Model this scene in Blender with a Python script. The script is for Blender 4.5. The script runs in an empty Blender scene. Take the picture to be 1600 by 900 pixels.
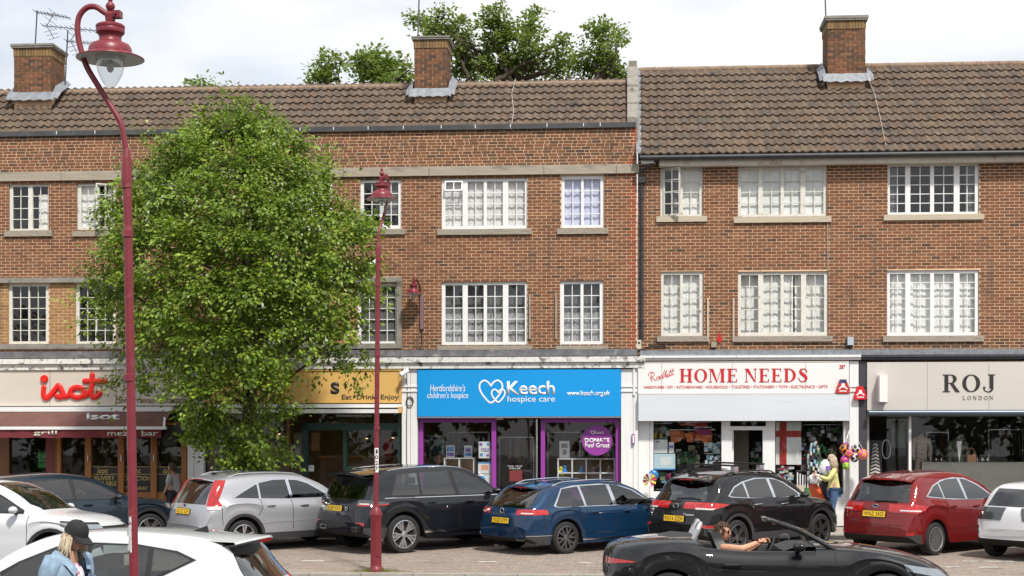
import bpy, bmesh, math, random
import numpy as np
from mathutils import Vector, Matrix
from mathutils.bvhtree import BVHTree
from math import sin, cos, tan, radians, pi, sqrt, atan2
random.seed(11)
SC = bpy.context.scene
COL = SC.collection

# ------------------------------------------------------------------ camera
TH, FPX, D0, CH, V0 = radians(4.26), 2480.0, 38.0, 2.2, 700.0
CAM = Vector((D0 * sin(TH), -D0 * cos(TH), CH))
cd = bpy.data.cameras.new('camera')
cam = bpy.data.objects.new('camera', cd)
COL.objects.link(cam)
cam.location = CAM
cam.rotation_euler = (pi / 2, 0, TH)
cd.sensor_width = 36.0
cd.lens = FPX / 1600 * 36
cd.shift_y = (V0 - 450) / 1600
cd.clip_start, cd.clip_end = 0.1, 3000
SC.camera = cam

# ------------------------------------------------------------------ sky, sun, exposure
SUN = Vector((0.26, -0.54, 0.80)).normalized()
elev, azim = math.asin(SUN.z), atan2(SUN.x, SUN.y)
w = bpy.data.worlds.new('World'); SC.world = w; w.use_nodes = True
nt = w.node_tree; nt.nodes.clear()
def WN(t, **k):
    n = nt.nodes.new(t)
    for a, b in k.items(): setattr(n, a, b)
    return n
sky = WN('ShaderNodeTexSky', sky_type='NISHITA', sun_disc=False)
sky.sun_elevation = elev; sky.sun_rotation = azim
sky.air_density = 1.0; sky.dust_density = 1.5
tc = WN('ShaderNodeTexCoord'); mp = WN('ShaderNodeMapping'); mp.inputs['Scale'].default_value = (1, 1, 2.6)
nz = WN('ShaderNodeTexNoise'); nz.inputs['Scale'].default_value = 2.6; nz.inputs['Detail'].default_value = 7; nz.inputs['Roughness'].default_value = .55
rp = WN('ShaderNodeValToRGB'); rp.color_ramp.elements[0].position = .34; rp.color_ramp.elements[1].position = .54
rp.color_ramp.elements[0].color = (.55, .55, .55, 1); rp.color_ramp.elements[1].color = (1, 1, 1, 1)
nz2 = WN('ShaderNodeTexNoise'); nz2.inputs['Scale'].default_value = 5; nz2.inputs['Detail'].default_value = 6
cr = WN('ShaderNodeValToRGB'); cr.color_ramp.elements[0].position = .35; cr.color_ramp.elements[1].position = .62
cr.color_ramp.elements[0].color = (8.6, 9.1, 9.9, 1); cr.color_ramp.elements[1].color = (10.2, 10.2, 10.2, 1)
mx = WN('ShaderNodeMixRGB')
bg = WN('ShaderNodeBackground'); bg.inputs['Strength'].default_value = .084
ou = WN('ShaderNodeOutputWorld')
L = nt.links.new
L(tc.outputs['Generated'], mp.inputs['Vector']); L(mp.outputs['Vector'], nz.inputs['Vector']); L(mp.outputs['Vector'], nz2.inputs['Vector'])
L(nz.outputs['Fac'], rp.inputs['Fac']); L(nz2.outputs['Fac'], cr.inputs['Fac'])
L(rp.outputs['Color'], mx.inputs['Fac']); L(sky.outputs['Color'], mx.inputs['Color1']); L(cr.outputs['Color'], mx.inputs['Color2'])
L(mx.outputs['Color'], bg.inputs['Color']); L(bg.outputs['Background'], ou.inputs['Surface'])
sd = bpy.data.lights.new('sun', 'SUN'); sd.energy = 3.6; sd.angle = radians(5.0); sd.color = (1, .95, .87)
sun = bpy.data.objects.new('sun', sd); COL.objects.link(sun)
sun.rotation_euler = SUN.to_track_quat('Z', 'Y').to_euler(); sun.location = (0, -20, 40)
SC.view_settings.view_transform = 'Standard'; SC.view_settings.look = 'None'
SC.view_settings.exposure = 0.30; SC.view_settings.gamma = 1.0
SC.view_settings.use_curve_mapping = False
SC.render.engine = 'CYCLES'
SC.cycles.max_bounces = 7; SC.cycles.transparent_max_bounces = 16
SC.cycles.caustics_reflective = False; SC.cycles.caustics_refractive = False

# ------------------------------------------------------------------ measuring: photograph pixel -> place
def ray(u, v=V0):
    return Vector((-sin(TH), cos(TH), 0)) + Vector((cos(TH), sin(TH), 0)) * ((u - 800) / FPX) + Vector((0, 0, 1)) * ((V0 - v) / FPX)
def at(u, v, y):
    d = ray(u, v); return CAM + d * ((y - CAM.y) / d.y)
def atd(u, v, t): return CAM + ray(u, v) * t
def X(u, y=0): return at(u, V0, y).x
def Z(u, v, y=0): return at(u, v, y).z
def gz(y):
    if y > -2.7: return .36 + y * .06 / 2.7
    if y > -9.8: return .19 * (y + 9.8) / 7.1
    return .004 * (y + 9.8)

# ------------------------------------------------------------------ objects and meshes
def wloc(o):
    p = Vector((0, 0, 0))
    while o is not None: p += o.location; o = o.parent
    return p
def tag(o, label=None, cat=None, group=None, kind=None):
    if label: o['label'] = label
    if cat: o['category'] = cat
    if group: o['group'] = group
    if kind: o['kind'] = kind
    return o
def thing(name, label, cat, loc=(0, 0, 0), rz=0, group=None):
    o = bpy.data.objects.new(name, None); COL.objects.link(o); o.empty_display_size = .2
    o.location = loc; o.rotation_euler = (0, 0, rz)
    return tag(o, label, cat, group)
def link(name, me, parent=None, loc=(0, 0, 0), rot=None, scale=None):
    o = bpy.data.objects.new(name, me); COL.objects.link(o); o.parent = parent
    o.location = loc
    if rot is not None: o.rotation_euler = rot
    if scale is not None: o.scale = scale
    return o

class MB:
    """collects faces; build() links them as one mesh object"""
    def __init__(s): s.v, s.f, s.m = [], [], []
    def face(s, pts, m=0):
        i = len(s.v); s.v += [tuple(p) for p in pts]; s.f.append(tuple(range(i, i + len(pts)))); s.m.append(m)
    def grid(s, rows, m=0, wrap=False, flip=False):
        i = len(s.v); n = len(rows[0])
        for r in rows: s.v += [tuple(p) for p in r]
        for a in range(len(rows) - 1):
            for b in range(n if wrap else n - 1):
                c = (b + 1) % n
                q = (i + a * n + b, i + a * n + c, i + (a + 1) * n + c, i + (a + 1) * n + b)
                s.f.append(q[::-1] if flip else q); s.m.append(m)
    def box(s, x0, x1, y0, y1, z0, z1, m=0):
        i = len(s.v)
        s.v += [(x, y, z) for x in (x0, x1) for y in (y0, y1) for z in (z0, z1)]
        for q in ((0, 1, 3, 2), (4, 6, 7, 5), (0, 4, 5, 1), (2, 3, 7, 6), (0, 2, 6, 4), (1, 5, 7, 3)):
            s.f.append(tuple(i + k for k in q)); s.m.append(m)
    def obox(s, M4, sx, sy, sz, m=0):
        i = len(s.v)
        s.v += [tuple(M4 @ Vector((x * sx / 2, y * sy / 2, z * sz / 2))) for x in (-1, 1) for y in (-1, 1) for z in (-1, 1)]
        for q in ((0, 1, 3, 2), (4, 6, 7, 5), (0, 4, 5, 1), (2, 3, 7, 6), (0, 2, 6, 4), (1, 5, 7, 3)):
            s.f.append(tuple(i + k for k in q)); s.m.append(m)
    def bar(s, a, b, w, d=None, m=0):
        a, b = Vector(a), Vector(b); d = d or w
        q = (b - a).to_track_quat('Z', 'Y').to_matrix().to_4x4()
        s.obox(Matrix.Translation((a + b) / 2) @ q, w, d, (b - a).length, m)
    def tube(s, pts, r, n=8, m=0, cap=True):
        pts = [Vector(p) for p in pts]; rr = r if isinstance(r, (list, tuple)) else [r] * len(pts)
        ref = Vector((.13, .21, .97)); rows = []
        for k, p in enumerate(pts):
            t = (pts[min(k + 1, len(pts) - 1)] - pts[max(k - 1, 0)]).normalized()
            if abs(t.dot(ref)) > .98: ref = Vector((.9, .3, .1)) if abs(t.x) < .9 else Vector((.1, .9, .3))
            ref = (ref - t * ref.dot(t)).normalized(); e = t.cross(ref)
            rows.append([p + (ref * cos(2 * pi * j / n) + e * sin(2 * pi * j / n)) * rr[k] for j in range(n)])
        s.grid(rows, m, True)
        if cap: s.face(rows[0][::-1], m); s.face(rows[-1], m)
    def lathe(s, prof, c=(0, 0, 0), n=20, m=0, axis='z'):
        rows = []
        for r, h in prof:
            row = []
            for j in range(n):
                a = 2 * pi * j / n; p = (r * cos(a), r * sin(a), h)
                if axis == 'y': p = (p[0], p[2], p[1])
                if axis == 'x': p = (p[2], p[0], p[1])
                row.append((p[0] + c[0], p[1] + c[1], p[2] + c[2]))
            rows.append(row)
        s.grid(rows, m, True, flip=(axis == 'y'))
    def ball(s, c, r, n=10, m=0, sc=(1, 1, 1)):
        rows = []
        for i in range(n // 2 + 1):
            a = pi * i / (n // 2) - pi / 2
            rows.append([(c[0] + sc[0] * r * cos(a) * cos(2 * pi * j / n), c[1] + sc[1] * r * cos(a) * sin(2 * pi * j / n), c[2] + sc[2] * r * sin(a)) for j in range(n)])
        s.grid(rows, m, True)
    def prism(s, poly, y0, y1, m=0):
        """2-D polygon in x, z made solid between y0 (front) and y1"""
        n = len(poly)
        s.face([(p[0], y0, p[1]) for p in poly], m); s.face([(p[0], y1, p[1]) for p in poly][::-1], m)
        for k in range(n):
            a, b = poly[k], poly[(k + 1) % n]
            s.face([(a[0], y0, a[1]), (a[0], y1, a[1]), (b[0], y1, b[1]), (b[0], y0, b[1])], m)
    def mesh(s, name, mats, smooth=False, off=None, angle=40, fix=False):
        me = bpy.data.meshes.new(name)
        vs = s.v if off is None else [(a[0] - off[0], a[1] - off[1], a[2] - off[2]) for a in s.v]
        me.from_pydata(vs, [], s.f)
        for m in (mats if isinstance(mats, (list, tuple)) else [mats]): me.materials.append(m)
        if any(s.m): me.polygons.foreach_set('material_index', s.m)
        if fix:
            bm = bmesh.new(); bm.from_mesh(me)
            bmesh.ops.remove_doubles(bm, verts=bm.verts, dist=1e-5)
            bmesh.ops.recalc_face_normals(bm, faces=bm.faces); bm.to_mesh(me); bm.free()
        if smooth:
            me.polygons.foreach_set('use_smooth', [True] * len(me.polygons))
            if angle < 180: me.set_sharp_from_angle(angle=radians(angle))
        me.update(); return me
    def build(s, name, mats, parent=None, smooth=False, local=False, angle=40, fix=None):
        off = None if local else wloc(parent)
        return link(name, s.mesh(name, mats, smooth, off, angle, smooth if fix is None else fix), parent)

# ------------------------------------------------------------------ materials
MATS = {}
def mat(name, col, rough=.6, metal=0.0, coat=0.0, var=0.0, scale=8.0, bump=0.0, bscale=40.0, isl=None, dirt_tone=None, spec=.5,
        trans=0.0, stretch=None, emit=0.0, streak=None, coords='Object', rvar=0.0):
    """Principled surface: base colour with noise variation, per-piece colours (isl), dirt patches (dirt = colour, amount)"""
    m = bpy.data.materials.new(name); m.use_nodes = True; nt = m.node_tree; N = nt.nodes; L = nt.links.new
    b = N['Principled BSDF']; b.inputs['Roughness'].default_value = rough; b.inputs['Metallic'].default_value = metal
    b.inputs['Coat Weight'].default_value = coat; b.inputs['Coat Roughness'].default_value = .03
    b.inputs['Specular IOR Level'].default_value = spec
    tc = N.new('ShaderNodeTexCoord'); mp = N.new('ShaderNodeMapping'); gp = N.new('ShaderNodeNewGeometry') if coords == 'World' else None; src = gp.outputs['Position'] if gp else tc.outputs[coords]
    L(src, mp.inputs['Vector'])
    if stretch: mp.inputs['Scale'].default_value = stretch
    vec = mp.outputs['Vector']
    if isl:
        gi = N.new('ShaderNodeNewGeometry'); oi = N.new('ShaderNodeObjectInfo')
        ad = N.new('ShaderNodeMath'); ad.operation = 'ADD'; fr = N.new('ShaderNodeMath'); fr.operation = 'FRACT'
        L(gi.outputs['Random Per Island'], ad.inputs[0]); L(oi.outputs['Random'], ad.inputs[1]); L(ad.outputs[0], fr.inputs[0])
        cr = N.new('ShaderNodeValToRGB'); e = cr.color_ramp.elements
        while len(e) < len(isl): e.new(.5)
        for k, c in enumerate(isl): e[k].position = k / (len(isl) - 1); e[k].color = (*c, 1)
        L(fr.outputs[0], cr.inputs['Fac']); out = cr.outputs['Color']
    else:
        rg = N.new('ShaderNodeRGB'); rg.outputs[0].default_value = (*col, 1); out = rg.outputs[0]
    def noise(sc, det=5, v=None):
        n = N.new('ShaderNodeTexNoise'); n.inputs['Scale'].default_value = sc; n.inputs['Detail'].default_value = det
        n.inputs['Roughness'].default_value = .6; L(v or vec, n.inputs['Vector']); return n.outputs['Fac']
    if var:
        mr = N.new('ShaderNodeMapRange'); mr.inputs[1].default_value = .3; mr.inputs[2].default_value = .7
        mr.inputs[3].default_value = 1 - var; mr.inputs[4].default_value = 1 + var; L(noise(scale), mr.inputs[0])
        mu = N.new('ShaderNodeVectorMath'); mu.operation = 'SCALE'; L(out, mu.inputs[0]); L(mr.outputs[0], mu.inputs['Scale']); out = mu.outputs[0]
    def patch(col, amt, sc, st=None):
        nonlocal out
        v = vec
        if st:
            m2 = N.new('ShaderNodeMapping'); m2.inputs['Scale'].default_value = st; L(src, m2.inputs['Vector']); v = m2.outputs['Vector']
        mr = N.new('ShaderNodeMapRange'); mr.inputs[1].default_value = .72 - amt * .4; mr.inputs[2].default_value = .80 - amt * .3; L(noise(sc, 7, v), mr.inputs[0])
        mx = N.new('ShaderNodeMixRGB'); mx.inputs['Color2'].default_value = (*col, 1); L(mr.outputs[0], mx.inputs['Fac']); L(out, mx.inputs['Color1']); out = mx.outputs[0]
    if dirt_tone: patch(*dirt_tone)
    if streak: patch(*streak)
    L(out, b.inputs['Base Color'])
    if rvar:
        mr = N.new('ShaderNodeMapRange'); mr.inputs[3].default_value = max(.02, rough - rvar); mr.inputs[4].default_value = min(1, rough + rvar); L(noise(scale * 1.7), mr.inputs[0]); L(mr.outputs[0], b.inputs['Roughness'])
    if bump:
        bp = N.new('ShaderNodeBump'); bp.inputs['Strength'].default_value = bump; bp.inputs['Distance'].default_value = .02
        L(noise(bscale, 6), bp.inputs['Height']); L(bp.outputs['Normal'], b.inputs['Normal'])
    if emit: b.inputs['Emission Color'].default_value = (*col, 1); b.inputs['Emission Strength'].default_value = emit
    if trans:
        t = N.new('ShaderNodeBsdfTranslucent'); L(out, t.inputs['Color']); ms = N.new('ShaderNodeMixShader'); ms.inputs[0].default_value = trans
        L(b.outputs[0], ms.inputs[1]); L(t.outputs[0], ms.inputs[2]); L(ms.outputs[0], N['Material Output'].inputs['Surface'])
    MATS[name] = m; return m
def glass(name, tint=(.9, .93, .92), boost=1.0, base=0.02, wob=0.0):
    """thin pane: see-through, mirror reflection by Fresnel"""
    m = bpy.data.materials.new(name); m.use_nodes = True; nt = m.node_tree; N = nt.nodes; L = nt.links.new; N.remove(N['Principled BSDF'])
    t = N.new('ShaderNodeBsdfTransparent'); t.inputs['Color'].default_value = (*tint, 1)
    g = N.new('ShaderNodeBsdfGlossy'); g.inputs['Roughness'].default_value = .01
    fr = N.new('ShaderNodeFresnel'); fr.inputs['IOR'].default_value = 1.5
    mr = N.new('ShaderNodeMath'); mr.operation = 'MULTIPLY_ADD'; mr.inputs[1].default_value = boost; mr.inputs[2].default_value = base; mr.use_clamp = True
    ms = N.new('ShaderNodeMixShader'); ge = N.new('ShaderNodeNewGeometry'); bf = N.new('ShaderNodeMath'); bf.operation = 'SUBTRACT'; bf.inputs[0].default_value = 1; L(ge.outputs['Backfacing'], bf.inputs[1]); mm = N.new('ShaderNodeMath'); mm.operation = 'MULTIPLY'; L(fr.outputs[0], mr.inputs[0]); L(mr.outputs[0], mm.inputs[0]); L(bf.outputs[0], mm.inputs[1]); L(mm.outputs[0], ms.inputs[0]); L(t.outputs[0], ms.inputs[1]); L(g.outputs[0], ms.inputs[2])
    if wob:
        n = N.new('ShaderNodeTexNoise'); n.inputs['Scale'].default_value = 2.2; bp = N.new('ShaderNodeBump'); bp.inputs['Strength'].default_value = wob; bp.inputs['Distance'].default_value = .02
        tcn = N.new('ShaderNodeNewGeometry'); L(tcn.outputs['Position'], n.inputs['Vector'])
        L(n.outputs['Fac'], bp.inputs['Height']); L(bp.outputs['Normal'], g.inputs['Normal'])
    L(ms.outputs[0], N['Material Output'].inputs['Surface']); MATS[name] = m; return m

BR = [(.160, .064, .031), (.190, .079, .037), (.222, .094, .043), (.168, .072, .037), (.245, .112, .054), (.118, .056, .034), (.210, .079, .035), (.180, .094, .050)]
m_brick = mat('brick_face', (0, 0, 0), .85, isl=BR, var=.2, scale=45, bump=.5, bscale=70, coords='World', dirt_tone=((.085, .05, .034), .30, .55, (1, 1, .8)), streak=((.10, .062, .044), .33, 1.1, (2.2, 1, .35)))
m_brickd = mat('sooty_shaded_brick_face', (0, 0, 0), .9, isl=[(.10, .050, .028), (.16, .075, .036), (.20, .09, .042), (.075, .045, .032), (.14, .08, .04)], var=.25, scale=60, bump=.5, bscale=70)
m_brickr = mat('red_brick_face', (0, 0, 0), .85, isl=[(.25, .062, .028), (.32, .078, .032), (.20, .058, .03)], var=.2, scale=60, bump=.4, bscale=70)
m_bricky = mat('yellow_brick_face', (0, 0, 0), .9, isl=[(.30, .17, .065), (.38, .22, .085), (.26, .14, .055), (.34, .19, .08)], var=.2, scale=50, bump=.4, bscale=70)
m_mortar = mat('mortar', (.74, .50, .325), .95, var=.18, scale=9, bump=.3, bscale=90, coords='World', dirt_tone=((.36, .25, .175), .34, .6), streak=((.40, .28, .20), .33, 1.1, (2.2, 1, .35)))
m_tile = mat('roof_tile', (0, 0, 0), .92, isl=[(.100, .070, .050), (.125, .087, .060), (.145, .102, .072), (.092, .072, .056), (.13, .084, .056)], var=.3, scale=9, bump=.5, bscale=45, coords='World', dirt_tone=((.30, .27, .20), .17, 9), streak=((.055, .045, .038), .36, 1.6))
m_ridge = mat('ridge_tile', (.25, .175, .12), .9, var=.25, scale=6, bump=.4, bscale=40)
m_stone = mat('band_stone', (.36, .315, .25), .9, var=.16, scale=4, bump=.25, bscale=60, streak=((.17, .15, .13), .34, 1.3, (1.2, 1, .5)))
m_sill = mat('sill_stone', (.33, .29, .235), .9, var=.2, scale=8, bump=.3, bscale=60, dirt_tone=((.12, .105, .09), .35, 5))
m_sill2 = mat('buff_sill_stone', (.50, .43, .33), .9, var=.12, scale=8, bump=.2, bscale=60)
m_conc = mat('concrete', (.25, .235, .205), .95, var=.2, scale=5, bump=.3, bscale=50, dirt_tone=((.10, .095, .085), .35, 3))
m_lead = mat('lead_flashing', (.22, .235, .26), .6, metal=.2, var=.25, scale=7, bump=.4, bscale=12, dirt_tone=((.34, .355, .375), .3, 5))
m_leadd = mat('dark_lead', (.13, .13, .14), .7, var=.35, scale=5, bump=.4, bscale=20, dirt_tone=((.26, .26, .27), .35, 3))
m_peel = mat('peeling_white_paint', (.72, .71, .68), .8, var=.1, scale=10, bump=.4, bscale=30, dirt_tone=((.10, .085, .07), .46, 5.5), streak=((.30, .27, .23), .38, 4, (5, 5, 1)))
m_white = mat('white_paint', (.76, .76, .76), .55, var=.05, scale=5, bump=.08, bscale=30, streak=((.55, .54, .52), .3, 3, (4, 4, .7)))
m_frame = mat('window_paint', (.80, .80, .79), .45, var=.05, scale=8)
m_framew = mat('weathered_window_paint', (.68, .66, .60), .7, var=.1, scale=14, bump=.2, bscale=60, dirt_tone=((.30, .24, .18), .30, 10))
m_gutter = mat('black_gutter', (.035, .036, .04), .5, var=.3, scale=6)
m_gutterg = mat('grey_gutter', (.055, .057, .062), .7, var=.3, scale=3, dirt_tone=((.12, .12, .12), .3, 3))
m_soffit = mat('weathered_soffit', (.58, .53, .45), .8, var=.12, scale=4, dirt_tone=((.38, .29, .20), .33, 3))
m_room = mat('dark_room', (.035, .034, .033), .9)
m_net = mat('net_curtain', (.84, .84, .82), .9, var=.06, scale=12)
m_grey_c = mat('grey_curtain', (.13, .13, .135), .95, var=.1, scale=8)
m_lace = mat('lace_curtain', (.34, .34, .35), .95, var=.6, scale=26, stretch=(1, 1, .45))
m_lilac = mat('lilac_curtain', (.62, .64, .84), .9, var=.1, scale=8)
m_beige = mat('beige_curtain', (.72, .69, .68), .9, var=.16, scale=6)
m_sheet = mat('paper_lined_glass', (.78, .80, .78), .8, var=.16, scale=3.5)
m_pane = glass('window_pane', tint=(.975, .98, .98), boost=1.2, base=.02, wob=.006)
m_shop = glass('shop_glass', tint=(.95, .96, .955), boost=1.05, base=.02, wob=.012)
# ================================================================== the setting: road, parking bay, pavement, kerbs
m_asph = mat('asphalt', (.085, .082, .078), .9, var=.2, scale=6, bump=.35, bscale=160, dirt_tone=((.11, .105, .10), .4, .6))
m_pav = mat('paving_block', (0, 0, 0), .9, isl=[(.29, .235, .195), (.33, .27, .225), (.25, .21, .18), (.31, .245, .20), (.28, .24, .21)], var=.2, scale=14, bump=.4, bscale=80, dirt_tone=((.12, .105, .09), .34, 1.3, (.5, 1, 1)))
m_joint = mat('sand_joint', (.12, .10, .085), .95, var=.2, scale=20)
m_slab = mat('paving_slab', (0, 0, 0), .9, isl=[(.34, .31, .27), (.39, .355, .31), (.31, .285, .255)], var=.14, scale=9, bump=.3, bscale=70, dirt_tone=((.2, .185, .165), .33, 2))
m_kerb = mat('kerb_concrete', (.36, .34, .30), .9, var=.15, scale=6, bump=.3, bscale=60, dirt_tone=((.2, .19, .17), .3, 3))
m_line = mat('road_paint', (.62, .62, .58), .8, var=.12, scale=8, dirt_tone=((.2, .18, .16), .40, 9))
m_grass = mat('grass_blades', (0, 0, 0), .8, isl=[(.10, .14, .02), (.16, .19, .03), (.20, .18, .05), (.07, .11, .02)], trans=.2)
XA, XB = -22.0, 22.0
g = MB()
ys = [60, 0.6, -2.75, -2.75, -10.4, -14, -18, -23, -30, -60, -400]
zs = [.30, .30, .28, .10, -.035, -.04, -.035, -.056, -.08, -.1, -.1]
zs[0] = .3
rows = [[(-600, y, z), (-60, y, z), (60, y, z), (600, y, z)] for y, z in zip(ys, zs)]
rows[0] = [(-600, 700, .3), (-60, 700, .3), (60, 700, .3), (600, 700, .3)]
for k in range(3, 5): rows[k] = [(p[0], p[1], p[2] + .0) for p in rows[k]]
g.grid(rows, flip=True)
o = g.build('road', m_asph); tag(o, kind='structure')
# block-paved parking bay
bay = MB(); bay.grid([[(XA, y, gz(y) - .03) for y in (-10.30, -2.72)], [(XB, y, gz(y) - .03) for y in (-10.30, -2.72)]])
bay = bay.build('parking_bay', m_joint); tag(bay, kind='structure')
pv = MB(); pv.box(-.0965, .0965, -.0465, .0465, -.06, 0); me_pav = pv.mesh('paver', m_pav)
rest = MB(); cells = []
r = 0; y = -10.28
while y < -2.75:
    x = XA + (.1 if r % 2 else 0)
    while x < XB - .2:
        cells.append((x + .1, y + .05)); x += .2
    y += .1; r += 1
tilt = atan2(.19, 7.1)
cells.sort(key=lambda c: (c[1] > -9.9, abs(c[0] - 1.2)))
for k, (x, y) in enumerate(cells):
    z = gz(y) + random.uniform(-.004, .003)
    if k < 300:
        link('paver', me_pav, bay, (x, y, z), (tilt, random.uniform(-.01, .01), 0))
    else:
        t = random.uniform(-.004, .004)
        a, b = .0965, .0465
        rest.face([(x - a, y - b, z - .0012 + t), (x + a, y - b, z - .0012 - t), (x + a, y + b, z + .0012 - t), (x - a, y + b, z + .0012 + t)])
        rest.face([(x - a, y - b, z - .03), (x + a, y - b, z - .03), (x + a, y - b, z - .0012 - t), (x - a, y - b, z - .0012 + t)])
tag(rest.build('paver_field', m_pav, bay), kind='stuff')
# pavement of slabs with kerb
pave = MB(); pave.grid([[(XA, y, gz(y) - .02) for y in (-2.55, .9)], [(XB, y, gz(y) - .02) for y in (-2.55, .9)]])
pave = pave.build('pavement', m_joint); tag(pave, kind='structure')
sl = MB(); sl.box(-.297, .297, -.297, .297, -.05, 0); me_sl = sl.mesh('paving_slab', m_slab)
for j in range(6):
    for i in range(73):
        x, y = XA + .3 + .6 * i + (.3 if j % 2 else 0), -2.24 + .6 * j
        link('paving_slab', me_sl, pave, (x, y, gz(y) + random.uniform(-.003, .003)), (atan2(.06, 2.7), 0, 0))
kb = MB(); kb.box(-.452, .452, -.075, .075, -.3, 0); me_kb = kb.mesh('kerb_stone', m_kerb)
kerb = MB(); kerb.box(XA, XB, -2.68, -2.56, .05, .25); kerb = kerb.build('kerb', m_joint); tag(kerb, kind='structure')
for i in range(48):
    link('kerb_stone', me_kb, kerb, (XA + .46 + .915 * i, -2.625, gz(-2.6) + random.uniform(-.004, .004)))
edge = MB(); edge.box(XA, XB, -10.44, -10.32, -.2, -.03); edge = edge.build('edging_kerb', m_joint); tag(edge, kind='structure')
for i in range(48):
    link('kerb_stone', me_kb, edge, (XA + .46 + .915 * i, -10.38, .010 + random.uniform(-.004, .004)))
# worn white bay marks
def mark(u0, u1, y, wd, nm='bay_marking'):
    mk = MB(); x0, x1 = X(u0, y), X(u1, y)
    mk.grid([[(x0, y, gz(y) + .006), (x0, y + wd, gz(y + wd) + .006)], [(x1, y, gz(y) + .006), (x1, y + wd, gz(y + wd) + .006)]], flip=True)
    tag(mk.build(nm, m_line), kind='structure')
for a, b, y in ((470, 506, -8.1), (748, 776, -8.1), (1505, 1530, -7.5), (1540, 1585, -7.5), (1478, 1500, -8.6), (1530, 1560, -8.6), (1352, 1380, -6.9), (905, 925, -8.2)):
    mark(a, b, y, .11)
# scrubby grass round the lamp base
gr = MB(); lx = at(588, 895, -9.85)
for k in range(520):
    a = random.gauss(0, .26); b = random.gauss(0, .09)
    h = random.uniform(.03, .10) * max(.3, 1 - abs(a) / .9); x, y = lx.x + a, -9.86 + b; d = random.uniform(-.04, .04); e = random.uniform(-.03, .03)
    gr.face([(x - .006, y, -.02), (x + .006, y, -.02), (x + d, y + e, h)])
tag(gr.build('grass', m_grass), 'short yellow-green grass growing round the foot of the lamp post', kind='stuff')
# ================================================================== the two brick terraces
CUBE = MB(); CUBE.box(-.5, .5, -.5, .5, -.5, .5)
_cube_cache = {}
def cube(name, mat, x0, x1, y0, y1, z0, z1, parent=None, rot=None):
    """a box piece that shares one unit-cube mesh per material"""
    if mat.name not in _cube_cache: _cube_cache[mat.name] = CUBE.mesh(mat.name + '_piece', mat)
    off = wloc(parent)
    return link(name, _cube_cache[mat.name], parent, ((x0 + x1) / 2 - off[0], (y0 + y1) / 2 - off[1], (z0 + z1) / 2 - off[2]), rot, (max(abs(x1 - x0), .001), max(abs(y1 - y0), .001), max(abs(z1 - z0), .001)))
def rect(u0, v0, u1, v1, y=0):
    """photograph rectangle on the upright plane at depth y -> x0, x1, z0, z1"""
    a, b = at(u0, v1, y), at(u1, v0, y); um = (u0 + u1) / 2
    return a.x, b.x, Z(um, v1, y), Z(um, v0, y)
def ucube(name, mat, u0, v0, u1, v1, y0, y1, parent=None):
    x0, x1, z0, z1 = rect(u0, v0, u1, v1, y0); return cube(name, mat, x0, x1, y0, y1, z0, z1, parent)

def wall_with_holes(mb, x0, x1, z0, z1, holes, depth, y=0, m=0, mj=1):
    xs = sorted({x0, x1, *[h[0] for h in holes], *[h[1] for h in holes]}); zs = sorted({z0, z1, *[h[2] for h in holes], *[h[3] for h in holes]})
    xs = [x for x in xs if x0 <= x <= x1]; zs = [z for z in zs if z0 <= z <= z1]
    for a, b in zip(xs, xs[1:]):
        for c, d in zip(zs, zs[1:]):
            mx_, mz = (a + b) / 2, (c + d) / 2
            if any(h[0] < mx_ < h[1] and h[2] < mz < h[3] for h in holes): continue
            mb.face([(a, y, c), (b, y, c), (b, y, d), (a, y, d)], m)
    for a, b, c, d in holes:
        mb.face([(a, y, c), (a, y, d), (a, y + depth, d), (a, y + depth, c)], mj)
        mb.face([(b, y, c), (b, y + depth, c), (b, y + depth, d), (b, y, d)], mj)
        mb.face([(a, y, d), (b, y, d), (b, y + depth, d), (a, y + depth, d)], mj)
        mb.face([(a, y, c), (a, y + depth, c), (b, y + depth, c), (b, y, c)], mj)

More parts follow.
